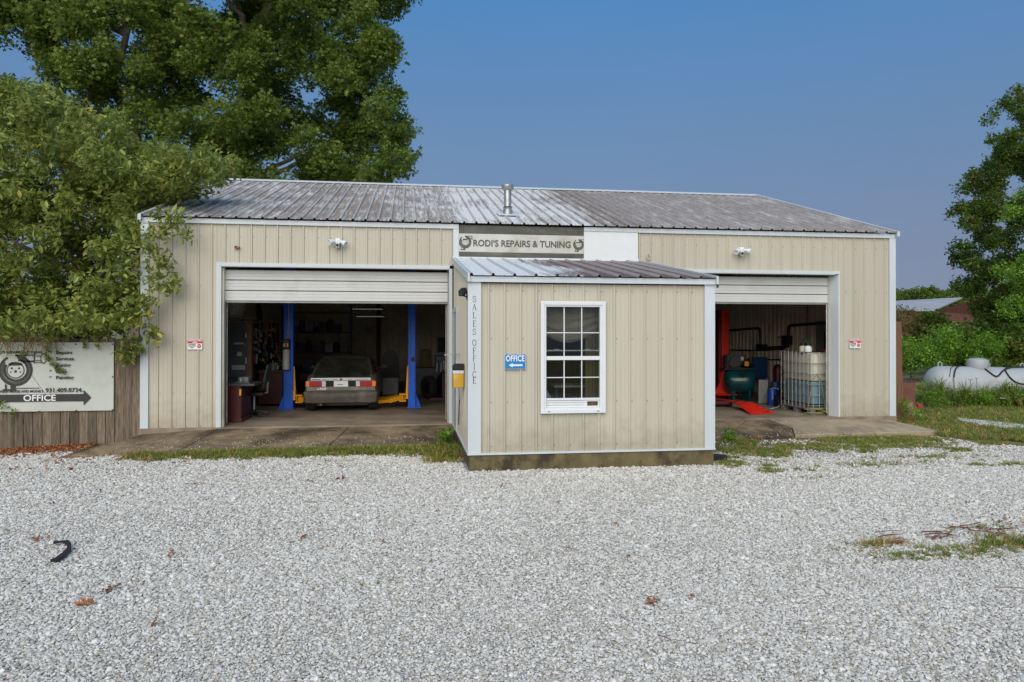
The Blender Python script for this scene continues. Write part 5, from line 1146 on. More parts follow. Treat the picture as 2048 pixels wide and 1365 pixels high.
for k in range(8):
    y = iy0+.06+k*(iy1-iy0-.1)/7; mb = MB(); mb.cyl((ix0-.012, y, .12), (ix0-.012, y, ibt), .0065, n=6); mb.build('cage_bar', mt['galv'], ib)
    x = ix0+.06+k*(ix1-ix0-.1)/7; mb = MB(); mb.cyl((x, iy0-.012, .12), (x, iy0-.012, ibt), .0065, n=6); mb.build('cage_bar', mt['galv'], ib)
mb = MB(); mb.box(ix0, iy0, .10, ix1, iy1, .14)
mb.build('pallet_deck', mt['galv'], ib)
for x in (ix0, (ix0+ix1)/2-.06, ix1-.12):
    for y in (iy0, iy1-.12, (iy0+iy1)/2-.06): mb = MB(); mb.box(x, y, 0, x+.12, y+.12, .10); mb.build('pallet_foot', mt['grey'], ib)
mb = MB(); mb.cyl((ix0+.35, iy0-.01, .22), (ix0+.35, iy0-.10, .20), .045); mb.bbox(ix0+.29, iy0-.14, .12, ix0+.41, iy0-.06, .24, .01); mb.build('outlet_valve', mt['lgrey'], ib, True)
# hose over the tote
hz = [at(x-3, y, 1, iy0-.10) for x, y in ((1618, 822), (1622, 800), (1626, 775), (1630, 757), (1636, 751), (1643, 757), (1648, 780), (1653, 805), (1657, 820))]
gz = [Vector((13.02+.24*math.cos(t), .24+.12*math.sin(t), .02+.004*k)) for k, t in enumerate(np.linspace(0, 11.5, 36))]
mb = MB(); mb.tube(hz, .011, 7); mb.tube([hz[-1]]+gz, .011, 7)
tag(mb.build('garden_hose', mt['orange'], None, True), 'yellow-green hose looped over the liquid tote and coiled on the floor', 'hose')
# bottles / spray can on top of the tote
for k, (px, m_) in enumerate(((1606, 'hdpe'), (1616, 'vinyl'))):
    q = at(px, 703, 1, .8+k*-.12); y = .8-k*.12
    sp_ = thing('pump_sprayer', ('left', 'right')[k]+' of two white pump bottles with black heads on top of the tote', 'bottle', (q.x, y, ibt), 'pump bottles on top of the tote')
    mb = MB(); mb.lathe((q.x, y, ibt), [(.075, 0), (.08, .02), (.08, .09), (.04, .13), (.03, .135)], n=16); mb.build('bottle', mt[m_], sp_, True)
    mb = MB(); mb.lathe((q.x, y, ibt+.13), [(.05, 0), (.05, .06), (.015, .07), (.015, .14)], n=12); mb.beam((q.x-.07, y, ibt+.27), (q.x+.07, y, ibt+.27), .03, .03); mb.build('pump_head', mt['black'], sp_, True)
mb = MB(); q = at(1655, 699, 1, .9); mb.bbox(q.x-.06, .8, ibt, q.x+.1, 1.0, ibt+.04, .01); tag(mb.build('red_tray', mt['signred']), 'flat red tray on the tote by the jamb', 'tray')
# compressor
ac = thing('air_compressor', 'teal horizontal tank air compressor with black motor behind the red post', 'compressor', (13.2, 3.6, 0))
cyy = 3.7; xr = at(1515, 780, 1, cyy-.3).x; xl = at(1452, 780, 1, cyy).x; zc_ = .50
axd = Vector((1, -.35, 0)).normalized()
mb = MB(); st_ = Vector((xl, cyy+.1, zc_)); L = (xr-xl)/axd.x
mb.lathe(st_, [(.06, -.02), (.2, .0), (.27, .05), (.30, .14), (.30, L-.16), (.27, L-.06), (.2, L-.01), (.06, L+.01)], axis=axd, n=28); mb.build('air_tank', mt['teal'], ac, True)
for t in (.15, L-.2):
    c_ = st_+axd*t; mb = MB(); mb.box(c_.x-.03, c_.y-.2, 0, c_.x+.03, c_.y+.2, .28); mb.build('foot', mt['teal'], ac)
c_ = st_+axd*L*.45
mb = MB(); mb.box(c_.x-.42, c_.y-.16, .79, c_.x+.42, c_.y+.16, .82); mb.build('top_plate', mt['dark'], ac)
for k, (dx_, r_, h_) in enumerate(((-.28, .10, .32), (-.1, .09, .40), (.22, .12, .2))):
    b_ = c_+Vector((dx_, 0, 0)); mb = MB()
    if k < 2:
        pr_ = []
        for j in range(8): pr_ += [(r_, j*h_/8), (r_, j*h_/8+h_/20), (r_*.75, j*h_/8+h_/16), (r_*.75, (j+1)*h_/8-.002)]
        mb.lathe((b_.x, b_.y, .84), pr_, n=14); mb.build('cylinder_head', mt['dark'], ac)
    else: mb.lathe((b_.x-.15, b_.y, .95), [(.09, 0), (.12, .03), (.12, .3), (.08, .33)], axis=(1, 0, 0), n=18); mb.build('motor', mt['black'], ac, True)
mb = MB(); mb.lathe((c_.x-.16, c_.y-.15, 1.03), [(.2, 0), (.2, .03), (.17, .035), (.17, .01)], axis=(-.4, -1, 0), n=26); mb.build('flywheel', mt['black'], ac, True)
mb = MB(); mb.bbox(c_.x+.05, c_.y-.3, .88, c_.x+.15, c_.y-.24, 1.0, .01); mb.build('orange_switch_box', mt['yellow'], ac)
mb = MB(); mb.bbox(c_.x-.06, c_.y-.3, 1.02, c_.x+.02, c_.y-.24, 1.12, .01); mb.build('pressure_gauge', mt['lgrey'], ac)
for k in range(5):
    a_ = c_+Vector((-.3+k*.14, -.1, .4+.08*(k % 2)-.5+.5)); mb = MB(); mb.tube([(a_.x, a_.y, .9), (a_.x+.03, a_.y-.08, 1.1+.05*k), (a_.x+.15, a_.y-.06, 1.15), (a_.x+.2, a_.y, .95)], .013, 6); mb.build('copper_pipe', mt['rust'] if k % 2 else mt['dark'], ac)
q0, q1 = at(1500, 714, 1, 4.6), at(1535, 757, 1, 4.6)
mb = MB(); mb.bbox(q0.x, 4.6, q1.z, q1.x, 4.66, q0.z, .005); mb.box(q0.x+.05, 4.61, 0, q0.x+.1, 4.65, q1.z); mb.box(q1.x-.1, 4.61, 0, q1.x-.05, 4.65, q1.z)
tag(mb.build('blue_board', mt['navy']), 'dark blue board on legs standing behind the teal compressor', 'board')
# finned radiator panel
q0, q1 = at(1519, 760, 1, 2.9), at(1537, 806, 1, 2.9)
rd = thing('radiator_panel', 'pale finned panel leaning right of the teal compressor', 'panel', (q0.x, 2.9, 0))
mb = MB(); mb.box(q0.x, 2.92, 0, q1.x, 2.96, q0.z); mb.build('backing', mt['lgrey'], rd)
for k in range(9):
    mb = MB(); x = q0.x+.01+k*(q1.x-q0.x-.02)/8.5; mb.box(x, 2.90, .02, x+.010, 2.919, q0.z-.01); mb.build('fin', mt['lgrey'], rd)
# blue drums, red cylinder
for k, (px, py0, py1, r_) in enumerate(((1545, 776, 812, .115), (1551, 763, 790, .12))):
    y = 2.35+k*.45; b_ = at(px, 800, 1, y); zt = at(px, py0, 1, y).z; mb = MB()
    mb.lathe((b_.x, y, 0), [(r_*.9, 0), (r_, .02), (r_, zt*.33), (r_*1.04, zt*.35), (r_, zt*.37), (r_, zt*.9), (r_*.8, zt), (.03, zt)], n=20)
    tag(mb.build('blue_drum', mt['drum'] if k == 0 else mt['navy'], None, True), ('bright blue plastic keg between the finned panel and the tote', 'dark blue taller keg behind the bright blue one')[k], 'keg')
y = 3.4; q = at(1556, 725, 1, y); zt = at(1556, 722, 1, y).z
gc = thing('gas_cylinder', 'dark red gas cylinder standing left behind the liquid tote', 'gas cylinder', (q.x, y, 0))
mb = MB(); mb.lathe((q.x, y, 0), [(.11, 0), (.115, .03), (.115, zt-.22), (.09, zt-.12), (.04, zt-.08)], n=18); mb.build('cylinder', mt['maroon'], gc, True); mb = MB(); mb.lathe((q.x, y, zt-.09), [(.03, 0), (.03, .06), (.045, .07), (.045, .09)], n=10); mb.build('valve', mt['galv'], gc, True)
mb = MB(); mb.tube([at(1521, 795, 1, 2.6), at(1530, 785, 1, 2.5), at(1545, 776, 1, 2.2), at(1558, 778, 1, 2.0)], .008, 6); mb.tube([at(1528, 815, 1, 2.0), at(1540, 818, 1, 1.6), at(1556, 814, 1, 1.7), at(1566, 806, 1, 1.9)], .009, 6); tag(mb.build('white_tube', mt['lgrey'], None, True), 'thin pale tube winding past the blue kegs', 'hose')
for k in range(3):
    y = 2.0+k*.2; q = at(1557-k*2, 806, 1, y); mb = MB(); mb.bbox(q.x-.07, y-.1, 0 if k == 0 else .0, q.x+.07, y+.08, .16+.1*k, .01); tag(mb.build('black_canister', mt['black']), ('nearest', 'middle', 'farthest')[k]+' black canister on the floor left of the liquid tote', 'canister', 'black canisters left of the tote')
# conduits on the side wall
XW = X1-.06
cd_ = thing('wall_conduit', 'dark pipe conduit runs with junction boxes on the inner right wall', 'conduit', (XW, 5, 1.5))
def run(pts, r, m_='darkconduit'):
    P = [at(x, y, 0, XW) for x, y in pts]; mb = MB()
    Q = [P[0]]
    for i in range(1, len(P)-1):
        a_ = P[i].lerp(P[i-1], min(.45, .12/(P[i]-P[i-1]).length)); c_ = P[i].lerp(P[i+1], min(.45, .12/(P[i+1]-P[i]).length))
        for t in (0, .33, .66, 1): Q.append((a_.lerp(P[i], t)).lerp(P[i].lerp(c_, t), t))
    Q.append(P[-1]); mb.tube(Q, r, 8); mb.build('pipe', mt['darkc'], cd_, True)
mt['darkc'] = M('brown_painted_conduit', (.055, .028, .022), .5)
run([(1457, 661), (1520, 656), (1521, 690)], .035); run([(1526, 696), (1577, 693)], .035); run([(1576, 680), (1577, 651), (1662, 645)], .04)
run([(1457, 700), (1520, 701), (1568, 698)], .022); run([(1536, 719), (1562, 720), (1564, 698)], .02); run([(1634, 690), (1634, 658), (1662, 655)], .022); run([(1614, 600), (1614, 680)], .012); run([(1556, 674), (1575, 674)], .014)
run([(1427, 702), (1440, 702)], .02); run([(1427, 662), (1438, 662)], .02); run([(1427, 719), (1440, 719)], .02)
for (xa_, ya_, xb_, yb_) in ((1517, 688, 1531, 699), (1568, 671, 1581, 690)):
    a_, b_ = at(xa_, ya_, 0, XW-.06), at(xb_, yb_, 0, XW-.06); mb = MB(); mb.bbox(XW-.14, min(a_.y, b_.y), b_.z, XW, max(a_.y, b_.y), a_.z, .01); mb.build('junction_box', mt['black'], cd_)
a_, b_ = at(1652, 664, 0, XW-.06), at(1668, 700, 0, XW-.06)
mb = MB(); mb.bbox(XW-.12, min(a_.y, b_.y)-.1, b_.z, XW, max(a_.y, b_.y), a_.z, .01); tag(mb.build('fuse_box', mt['black']), 'black fuse box on the inner right wall above the tote', 'fuse box')
a_ = at(1648, 660, 0, XW-.02); mb = MB(); mb.box(XW-.02, a_.y-.3, 1.15, XW-.008, a_.y+.35, 2.0); mb.build('backing_board', mt['grey'], cd_)
# ================================================================ RIGHT-HAND YARD
q0, q1 = at(1788.5, 700, 1, .9), at(1802, 700, 1, .9)
pw = thing('timber_post', 'rough brown timber post standing just right of the workshop corner', 'post', (q0.x, .95, -.25))
zt = at(1795, 643, 1, .9).z
mb = MB(); n_ = 12; xs_ = [(q0.x-.16)+.0, q1.x]
vs = []; rr = random.Random(5)
for k in range(n_):
    z = -.35+(zt+.35)*k/(n_-1); b_ = .03*math.sin(k*1.1)
    x1 = q1.x-.035+.05*(1-k/(n_-1))+rr.uniform(-.008, .008)
    vs += [(q0.x-.12, .84, z), (x1, .84, z), (x1-.01, 1.04, z), (q0.x-.12, 1.04, z)]
fs = [(4*k+i, 4*k+(i+1) % 4, 4*k+4+(i+1) % 4, 4*k+4+i) for k in range(n_-1) for i in range(4)]+[(3, 2, 1, 0), (4*n_-4, 4*n_-3, 4*n_-2, 4*n_-1)]
mb.add(vs, fs); mb.build('timber', mt['post'], pw)
# rusty box
y = 1.0; a_, b_ = at(1800, 790, 1, y).x, at(1831, 790, 1, y).x; zt = at(1815, 762, 1, y).z
rbx = thing('rusty_box', 'rusty steel box with peeling paint on the grass beside the timber post', 'box', ((a_+b_)/2, y+.4, -.27))
mb = MB(); mb.bbox(a_, y, -.33, b_, y+.85, zt-.015, .008); mb.build('body', mt['rust'], rbx)
mb = MB(); mb.bbox(a_-.015, y-.015, zt-.015, b_+.015, y+.87, zt+.01, .004); mb.build('lid', M('dark_rusty_lid', (.07, .04, .035), .8, var=.3), rbx)
# small red machine on the ground
q = at(1840, 815, 2, -.2)
tm = thing('trimmer', 'small red and black garden tool lying in the grass by the rusty box', 'garden tool', (q.x, q.y, -.26))
mb = MB(); mb.bbox(q.x-.09, q.y-.06, -.25, q.x+.05, q.y+.08, -.11, .03); mb.build('red_housing', mt['signred'], tm, True)
mb = MB(); mb.bbox(q.x+.05, q.y-.05, -.25, q.x+.2, q.y+.08, -.14, .03); mb.tube([(q.x+.1, q.y, -.15), (q.x+.2, q.y+.1, -.06), (q.x+.3, q.y+.1, -.16)], .012, 6); mb.build('handle', mt['black'], tm, True)
# propane tank
pt = thing('propane_tank', 'long dull white propane tank with a domed lid lying in the weeds', 'tank', (20, 5, -.3))
A = at(1850, 765, 1, 5.4); rT = .52
ax_ = Vector((1, -.22, -.015)).normalized(); st_ = Vector((A.x, 5.4, 0))
ztop = at(1890, 731.5, 1, 5.2).z; st_.z = ztop-rT; LT = 5.2
prof = [(rT*math.sin(t), .42-.42*math.cos(t)) for t in np.linspace(0.02, math.pi/2, 9)]+[(rT, .6+.5*k) for k in range(8)]+[(rT*math.cos(t), LT-.42+.42*math.sin(t)) for t in np.linspace(0, math.pi/2-.02, 9)]
mb = MB(); mb.lathe(st_, prof, axis=ax_, n=48); mb.build('vessel', mt['tank'], pt, True)
def onT(s, ang=0, r=rT):   # point on the vessel: s along axis, ang from top towards camera
    side = ax_.cross(Vector((0, 0, 1))).normalized(); up = side.cross(ax_)
    return st_+ax_*s+up*r*math.cos(ang)+side*r*math.sin(ang)
def sfor(px):
    best = min(range(0, 520), key=lambda i: abs(_proj(onT(i/100))[0]-px)); return best/100
def _proj(P):
    d = Vector(P)-Vector(CAM); z = d.dot(_F2); return (1024+FPX*d.dot(_Rt)/z, 682.5-SH-FPX*d.dot(_U2)/z)
s1 = sfor(1955)
c_ = onT(s1)
mb = MB(); mb.lathe(c_+Vector((0, 0, -.06)), [(.27, 0), (.285, .06), (.285, .20), (.26, .26), (.18, .30), (.05, .315)], n=24); mb.build('valve_dome', mt['tank'], pt, True)
mb = MB(); mb.cyl(c_+Vector((.2, -.16, .05)), c_+Vector((.2, -.16, .20)), .03); mb.box(c_.x+.28, c_.y-.05, c_.z, c_.x+.38, c_.y+.05, c_.z+.1); mb.build('hinge', mt['grey'], pt)
for px in (1880, 2044):
    c2 = onT(sfor(px)); mb = MB(); mb.tube([c2+Vector((-.06, 0, -.02)), c2+Vector((-.06, 0, .08)), c2+Vector((0, 0, .13)), c2+Vector((.06, 0, .08)), c2+Vector((.06, 0, -.02))], .018, 8); mb.build('lifting_lug', mt['tank'], pt, True)
def strapc(pts, r, nm, m_):
    P = [onT(sfor(px), a, rT+.02) for px, a in pts]; mb = MB(); mb.tube(P, r, 7); mb.build(nm, m_, pt, True)
hs = thing('black_hoses', 'black rubber hoses draped over the white propane tank', 'hose', onT(s1))
def hose(pts, r=.020):
    P = []
    K = [onT(sfor(px), a, rT+.025) for px, a in pts]
    for i in range(len(K)-1):
        for t in (0, .25, .5, .75):
            p0_, p1_, p2_, p3_ = K[max(i-1, 0)], K[i], K[i+1], K[min(i+2, len(K)-1)]
            P.append(.5*((2*p1_)+(p2_-p0_)*t+(2*p0_-5*p1_+4*p2_-p3_)*t*t+(3*p1_-p0_-3*p2_+p3_)*t**3))
    P.append(K[-1]); mb = MB(); mb.tube(P, r, 7); mb.build('hose', mt['rubber'], hs, True)
hose([(1922, 0), (1908, .35), (1896, .75), (1890, 1.15)]); hose([(1908, .1), (1893, .5), (1882, 1.1)], .009)
hose([(1960, .1), (1960, .6), (1970, 1.0), (1978, 1.0), (1995, .6), (2020, .25), (2046, .15)], .022); hose([(1978, 1.0), (2000, .5), (2024, .2), (2046, .1)], .02)
hose([(2010, .2), (1998, .6), (2000, 1.1), (2015, 1.4), (2048, 1.45)], .02)
c2 = onT(sfor(1889.5), 1.2); mb = MB(); mb.cyl(c2+Vector((0, -.05, .03)), c2+Vector((0, -.08, -.28)), .035); mb.build('hose_end', mt['lgrey'], hs)
for s_ in (1.0, 4.2):
    c2 = st_+ax_*s_; mb = MB(); mb.box(c2.x-.12, c2.y-.45, -.3, c2.x+.12, c2.y+.45, c2.z-.3); mb.build('saddle', mt['concrete_pale'], pt)
# white plank
a_, b_ = at(1914, 836, 2, -.20), at(2110, 856, 2, -.20)
c_, d__ = at(1922, 842, 2, -.20), at(2110, 864, 2, -.20)
mb = MB(); mb.prism([(a_.x, a_.y, -.235), (c_.x, c_.y, -.235), (d__.x, d__.y, -.235), (b_.x, b_.y, -.235)], (0, 0, .05)); tag(mb.build('white_board', mt['vinyl']), 'long white board lying on the grass in front of the propane tank', 'board')
# barn
bn = thing('barn', 'distant barn with pale grey metal roof and red-brown gable behind the bushes', 'barn', (0, 0, 0))
yB = 62; e0 = at(1700, 622, 1, yB); e1 = at(1868, 622, 1, yB); rdg = at(1925, 596.5, 1, yB+8); bl = at(1700, 608.5, 1, yB+8)
gable_r = at(1985, 640, 1, yB+16)
bn.location = (e1.x, yB, -.3); ORG[bn.name] = Vector((e1.x, yB, -.3))
mb = MB(); mb.prism([e0, e1, rdg, bl], (0, 0, .15)); mb.build('roof', mt['barnroof'], bn)
mb = MB(); zb2 = -.3
mb.add([(e1.x, yB, zb2), (e1.x+14, yB+9, zb2), (e1.x+14, yB+9, e1.z-.2), (rdg.x+.2, yB+4.5+.5, rdg.z), (e1.x, yB, e1.z)], [(0, 1, 2, 3, 4)]); mb.prism([(e0.x, yB+.3, zb2), (e1.x, yB+.3, zb2), (e1.x, yB+.3, e1.z-.1), (e0.x, yB+.3, e0.z-.1)], (0, .3, 0)); mb.build('wall', mt['brick'], bn)
# ================================================================ ODDS ON THE GRAVEL
P = [at(x, y, 2, G0+.024) for x, y in ((102, 1126), (112, 1124), (121, 1119), (130, 1111), (137, 1104), (140, 1098), (137, 1091), (131, 1087), (121, 1088), (108, 1089))]
mb = MB(); rr = random.Random(9)
vs = []
for i, p in enumerate(P):
    d = (P[min(i+1, len(P)-1)]-P[max(i-1, 0)]).normalized(); n = Vector((-d.y, d.x, 0)); w_ = .018+rr.uniform(-.009, .010)
    vs += [p-n*w_+Vector((0, 0, rr.uniform(0, .01))), p+n*w_+Vector((0, 0, rr.uniform(0, .01))), p+n*w_+Vector((0, 0, .022)), p-n*w_+Vector((0, 0, .022))]
k = len(P); fs = [(4*i+j, 4*i+(j+1) % 4, 4*i+4+(j+1) % 4, 4*i+4+j) for i in range(k-1) for j in range(4)]+[(3, 2, 1, 0), (4*k-4, 4*k-3, 4*k-2, 4*k-1)]
mb.add(vs, fs); tag(mb.build('rubber_strip', M('purplish_black_rubber', (.02, .014, .022), .6), None), 'hooked strip of torn black rubber lying on the gravel at left', 'rubber strip')
# stones
def stone_src(seed):
    bm = bmesh.new(); bmesh.ops.create_icosphere(bm, subdivisions=1, radius=.5); r = random.Random(seed)
    s_ = (r.uniform(.9, 1.2), r.uniform(.65, .95), r.uniform(.5, .75))
    for v in bm.verts: v.co = Vector((v.co.x*s_[0], v.co.y*s_[1], v.co.z*s_[2]))*r.uniform(.82, 1.18)
    vs = [v.co[:] for v in bm.verts]; fs = [[v.index for v in f.verts] for f in bm.faces]; bm.free(); return src_obj('stone_src', vs, fs, mt['stone'])
stones = [stone_src(k) for k in range(7)]
pts = []; sc = []
def vis(x, y, z, m=90):
    dx, dy, dz = x-CAM[0], y-CAM[1], z-CAM[2]; zz = dx*_F2.x+dy*_F2.y+dz*_F2.z
    px = 1024+FPX*(dx*_Rt.x+dy*_Rt.y)/zz; py = 682.5-SH-FPX*(dx*_U2.x+dy*_U2.y+dz*_U2.z)/zz
    return (zz > .5) & (px > -m) & (px < 2048+m) & (py < 1365+m*.6)
vlb = np.vectorize(lot_back)
for (ya, yb_, den, sz) in ((-11.2, -8.2, 5000, .0190), (-8.2, -6.6, 3900, .0212), (-6.6, -4.6, 2900, .024), (-4.6, 0.35, 2200, .0265)):
    n = int(28*(yb_-ya)*den); x = rng.uniform(-8, 20, n); y = rng.uniform(ya, yb_, n)
    z = G0+np.where((x < 0) & (y > -4), .045*np.maximum(x, -3)*np.minimum(1, (y+4)/3), 0)
    lb = np.where(x < 0.05, -.02, np.where(x < 5.48, -1.52, np.where(x < 9.15, OY-.03, np.where(x < 14.6, -1.35, -2.3-(x-14.6)*.45))))
    edge = rng.normal(0, .12, n)
    # apron left edge is slanted
    ok = vis(x, y, z, 480) & (y < lb-np.abs(edge)*.5) & ~((x > -.75) & (x < 0.1) & (y > -1.56))
    # thin out where grass mixes in on the right
    g_ = (x > 9.0) & (y > -4.1-.3*np.sin(x*1.7)); ok &= ~(g_ & (rng.random(n) < np.clip(.12+(y+4.1)*.32+.18*np.sin(x*2.3+y*1.9), .05, .93))); ok &= ~((x > .5) & (x < 5.5) & (y > -2.0-.12*np.sin(x*5)) & (rng.random(n) < np.clip(.3+x*.25, 0, .88))); ok &= ~((x > 4.95) & (x < 5.6) & (y > -2.9) & (rng.random(n) < .5))
    x, y, z = x[ok], y[ok], z[ok]; s_ = sz*np.exp(rng.normal(0, .30, len(x)))*(1+.10*np.sin(x*.9+y*.6)*np.sin(y*1.7-x*.3))
    pts.append(np.stack([x, y, z+s_*.12+rng.uniform(0, .008, len(x))], 1)); sc.append(s_)
pts = np.concatenate(pts); sc = np.concatenate(sc); n = len(pts)
g = scatter('gravel_stones', pts, np.stack([sc, sc, sc*.9], 1), np.stack([rng.normal(0, .35, n), rng.normal(0, .35, n), rng.uniform(0, 6.28, n)], 1), stones)
tag(g, 'loose pale limestone chips covering the lot', None, None, 'stuff'); print('stones', n)
# ================================================================ GRASS, LEAVES
tufts = [tuft('tuft_src', 16, .06, .115, mt['grass'], k, 1.1) for k in range(4)]
dry = [tuft('dry_src', 14, .06, .085, mt['drygrass'], 20+k, 1.1) for k in range(3)]
clover = [cluster('clover_src', 'oval', 9, .06, .022, mt['grass'], .1, 40+k) for k in range(2)]
def zg(x, y): return G0+np.where((x < 0) & (y > -4), .045*np.maximum(x, -3)*np.minimum(1, (y+4)/3), 0)
def npn(x, y, s=1.0, ph=0):   # cheap patchiness
    return (np.sin(x*2.1*s+ph)+np.sin(y*3.7*s+1.3+ph)+np.sin((x+y)*4.3*s+2+ph)+np.sin((x-1.7*y)*1.3*s+ph)+np.sin(x*9.1*s-y*6*s)*.6)/4.6
def add(P, x, y, s, ix): P.append(np.stack([x, y, s, ix.astype(float)], 1))
P = []
# strip in front of the left apron
n = 5200; x = rng.uniform(.3, 5.42, n); y = -1.50-np.abs(rng.normal(0, .26, n))-.0; ok = (npn(x, y, 1.3)+.5*npn(x, y, 3.1, 4) > -.22-(x-.3)*.10) & (rng.random(n) < np.clip(.25+(x-.3)*.35, 0, 1)); add(P, x[ok], y[ok], rng.uniform(.45, .95, ok.sum()), rng.integers(0, 9, ok.sum()))
n = 260; x = rng.uniform(4.9, 5.5, n); y = rng.uniform(-2.9, -1.2, n); add(P, x, y, rng.uniform(.5, 1.1, n), rng.integers(0, 9, n))
# right: between apron and gravel
n = 14000; x = rng.uniform(9.15, 18, n); y = rng.uniform(-4.3, -1.28, n); d = np.clip((y+4.3)/2.9, 0, 1); ok = (npn(x, y, .9, 2)+.5*npn(x, y, 2.7, 5)+d*1.0 > .58+.25*rng.random(n)); add(P, x[ok], y[ok], rng.uniform(.3, .65, ok.sum()), np.where(rng.random(ok.sum()) < .9, rng.integers(4, 7, ok.sum()), rng.integers(0, 9, ok.sum())))
# lawn on the right
n = 17000; x = rng.uniform(14.75, 27, n); y = rng.uniform(-4.2, 9, n); ok = vis(x, y, G0) & (y > -1.6-(x-14.7)*.42+rng.normal(0, .15, n)) & ((x > 14.9) | (y < -.9)); add(P, x[ok], y[ok], rng.uniform(.5, 1.0, ok.sum()), np.where(rng.random(ok.sum()) < .76, rng.integers(4, 7, ok.sum()), rng.integers(0, 9, ok.sum())))
# patches on the gravel
def patch(px, py, rx, ry, n, s=.8, dryf=.4):
    c = at(px, py, 2, G0); x = c.x+rng.normal(0, rx, n); y = c.y+rng.normal(0, ry, n); add(P, x, y, rng.uniform(.4, 1.0, n)*s, np.where(rng.random(n) < dryf, rng.integers(4, 7, n), rng.integers(0, 4, n)))
patch(1768, 1090, .12, .05, 60, .8, .1); patch(1725, 1098, .14, .05, 40, .5, .4); patch(1805, 1115, .22, .08, 110, .5, .5); patch(1930, 1105, .3, .10, 140, .6, .5); patch(2035, 1090, .22, .12, 190, .8, .4); patch(1985, 1060, .25, .12, 60, .5, .5)
patch(625, 1007, .05, .02, 14, .5, 0); patch(690, 925, .12, .06, 20, .5); patch(352, 928, .1, .05, 14, .5); patch(1600, 940, .35, .1, 80, .5, .3); patch(1650, 955, .3, .08, 60, .5, .3); patch(1770, 930, .5, .12, 160, .6, .5); patch(1850, 915, .5, .1, 120, .6, .6); patch(1520, 925, .4, .12, 90, .5, .7); patch(780, 1165, .3, .03, 26, .25, 1)
patch(1820, 826, .12, .1, 60, 1.7, .2); patch(1443, 880, .12, .15, 30, .9, .5)
P = np.concatenate(P); x, y, s, ix = P.T; n = len(x); s = s*1.15
srcs = tufts+dry+clover
tag(scatter('grass', np.stack([x, y, zg(x, y)+.0], 1), s, np.stack([rng.normal(0, .12, n), rng.normal(0, .12, n), rng.uniform(0, 6.28, n)], 1), srcs, idx=ix.astype(int)), 'short green and dry yellow grass along the aprons and on the right lawn', None, None, 'stuff')
# small broad-leaved weed at the office corner
wd = thing('weed_plant', 'bright green broad-leaved weed at the back left corner of the office', 'plant', (5.35, -1.1, -.2))
lw = [cluster('weed_src', 'oval', 12, .10, .045, mt['leaf_light'], .2, 60+k) for k in range(2)]
n = 16; scatter('leaves', np.stack([5.33+rng.normal(0, .07, n), -1.25+rng.normal(0, .15, n), -.10+rng.uniform(0, .12, n)], 1), rng.uniform(.6, 1.1, n), rng.uniform(0, 6, (n, 3))*[.1, .1, 1], lw, wd)['kind'] = 'stuff'
mb = MB(); [mb.tube([(5.33, -1.25, -.2), (5.33+a, -1.25+b, -.02)], .006, 5) for a, b in ((.05, .1), (-.05, .05), (.03, -.1))]; mb.build('stems', mt['leaf_light'], wd)
# fallen leaves
dl_ = [cluster('dead_src', 'oval', 3, .03, .03, mt['deadleaf'], .1, 70+k) for k in range(4)]
n = 5200; x = -rng.random(n)*7.5+.2; y = -.05-np.abs(rng.normal(0, .42, n)); ok = (npn(x, y, 1.1) > -.75) & ~((x > -.7) & (y > -1.55) & (y+1.55 > (-.0-x)*0))
x, y = x[ok], y[ok]; w2 = np.clip(1.0+(x+.3)*-.18, .35, 1.2); keep = rng.random(len(x)) < w2; x, y = x[keep], y[keep]
ex = [(80, 1083, 5, .05), (222, 1188, 5, .04), (166, 1217, 3, .02), (680, 940, 3, .1), (683, 962, 3, .05), (340, 1113, 2, .02), (610, 1080, 2, .02), (1300, 1212, 3, .03), (1262, 1118, 2, .02), (1795, 1090, 6, .04), (2000, 1045, 9, .2), (1460, 875, 40, .25), (310, 925, 8, .2), (120, 930, 26, .5), (1500, 878, 26, .3), (900, 915, 60, .2), (180, 915, 60, .4)]
xs2 = [x]; ys2 = [y]
for px, py, k, r_ in ex:
    c = at(px, py, 2, G0); xs2.append(c.x+rng.normal(0, r_, k)); ys2.append(c.y+rng.normal(0, r_*.6, k))
k = 38; xr = rng.uniform(-3, 11, k); yr = rng.uniform(-9, -2.5, k); xs2.append(xr); ys2.append(yr)
x = np.concatenate(xs2); y = np.concatenate(ys2); n = len(x); zz = zg(x, y)+.03
tag(scatter('fallen_leaves', np.stack([x, y, zz], 1), rng.uniform(.5, 1.15, n), np.stack([rng.normal(0, .3, n), rng.normal(0, .3, n), rng.uniform(0, 6.28, n)], 1), dl_), 'brown fallen leaves drifted along the foot of the fence', None, None, 'stuff')
# twigs
mb = MB(); rr = random.Random(2)
for px, py, k, L in ((1780, 1072, 3, .25), (1880, 1068, 9, .28), (1935, 1050, 5, .25), (1990, 1062, 10, .3), (1780, 1062, 1, .3), (1330, 1275, 1, .25), (1140, 1097, 1, .3), (405, 968, 1, .25), (2020, 1175, 1, .3)):
    for i in range(k):
        c = at(px+rr.uniform(-25, 25)*(k > 1), py+rr.uniform(-7, 7)*(k > 1), 2, G0+.03); a = rr.uniform(-1.0, .7); d = Vector((math.cos(a), math.sin(a), 0))*L*rr.uniform(.4, 1)
        mb.tube([c-d/2, c+Vector((rr.uniform(-.02, .02), rr.uniform(-.02, .02), .01)), c+d/2], .006 if k > 1 else .0035, 5, .002)
tag(mb.build('dry_twigs', M('reddish_dry_stem', (.13, .035, .022), .8)), 'thin dry reddish twigs scattered on the gravel', None, None, 'stuff')
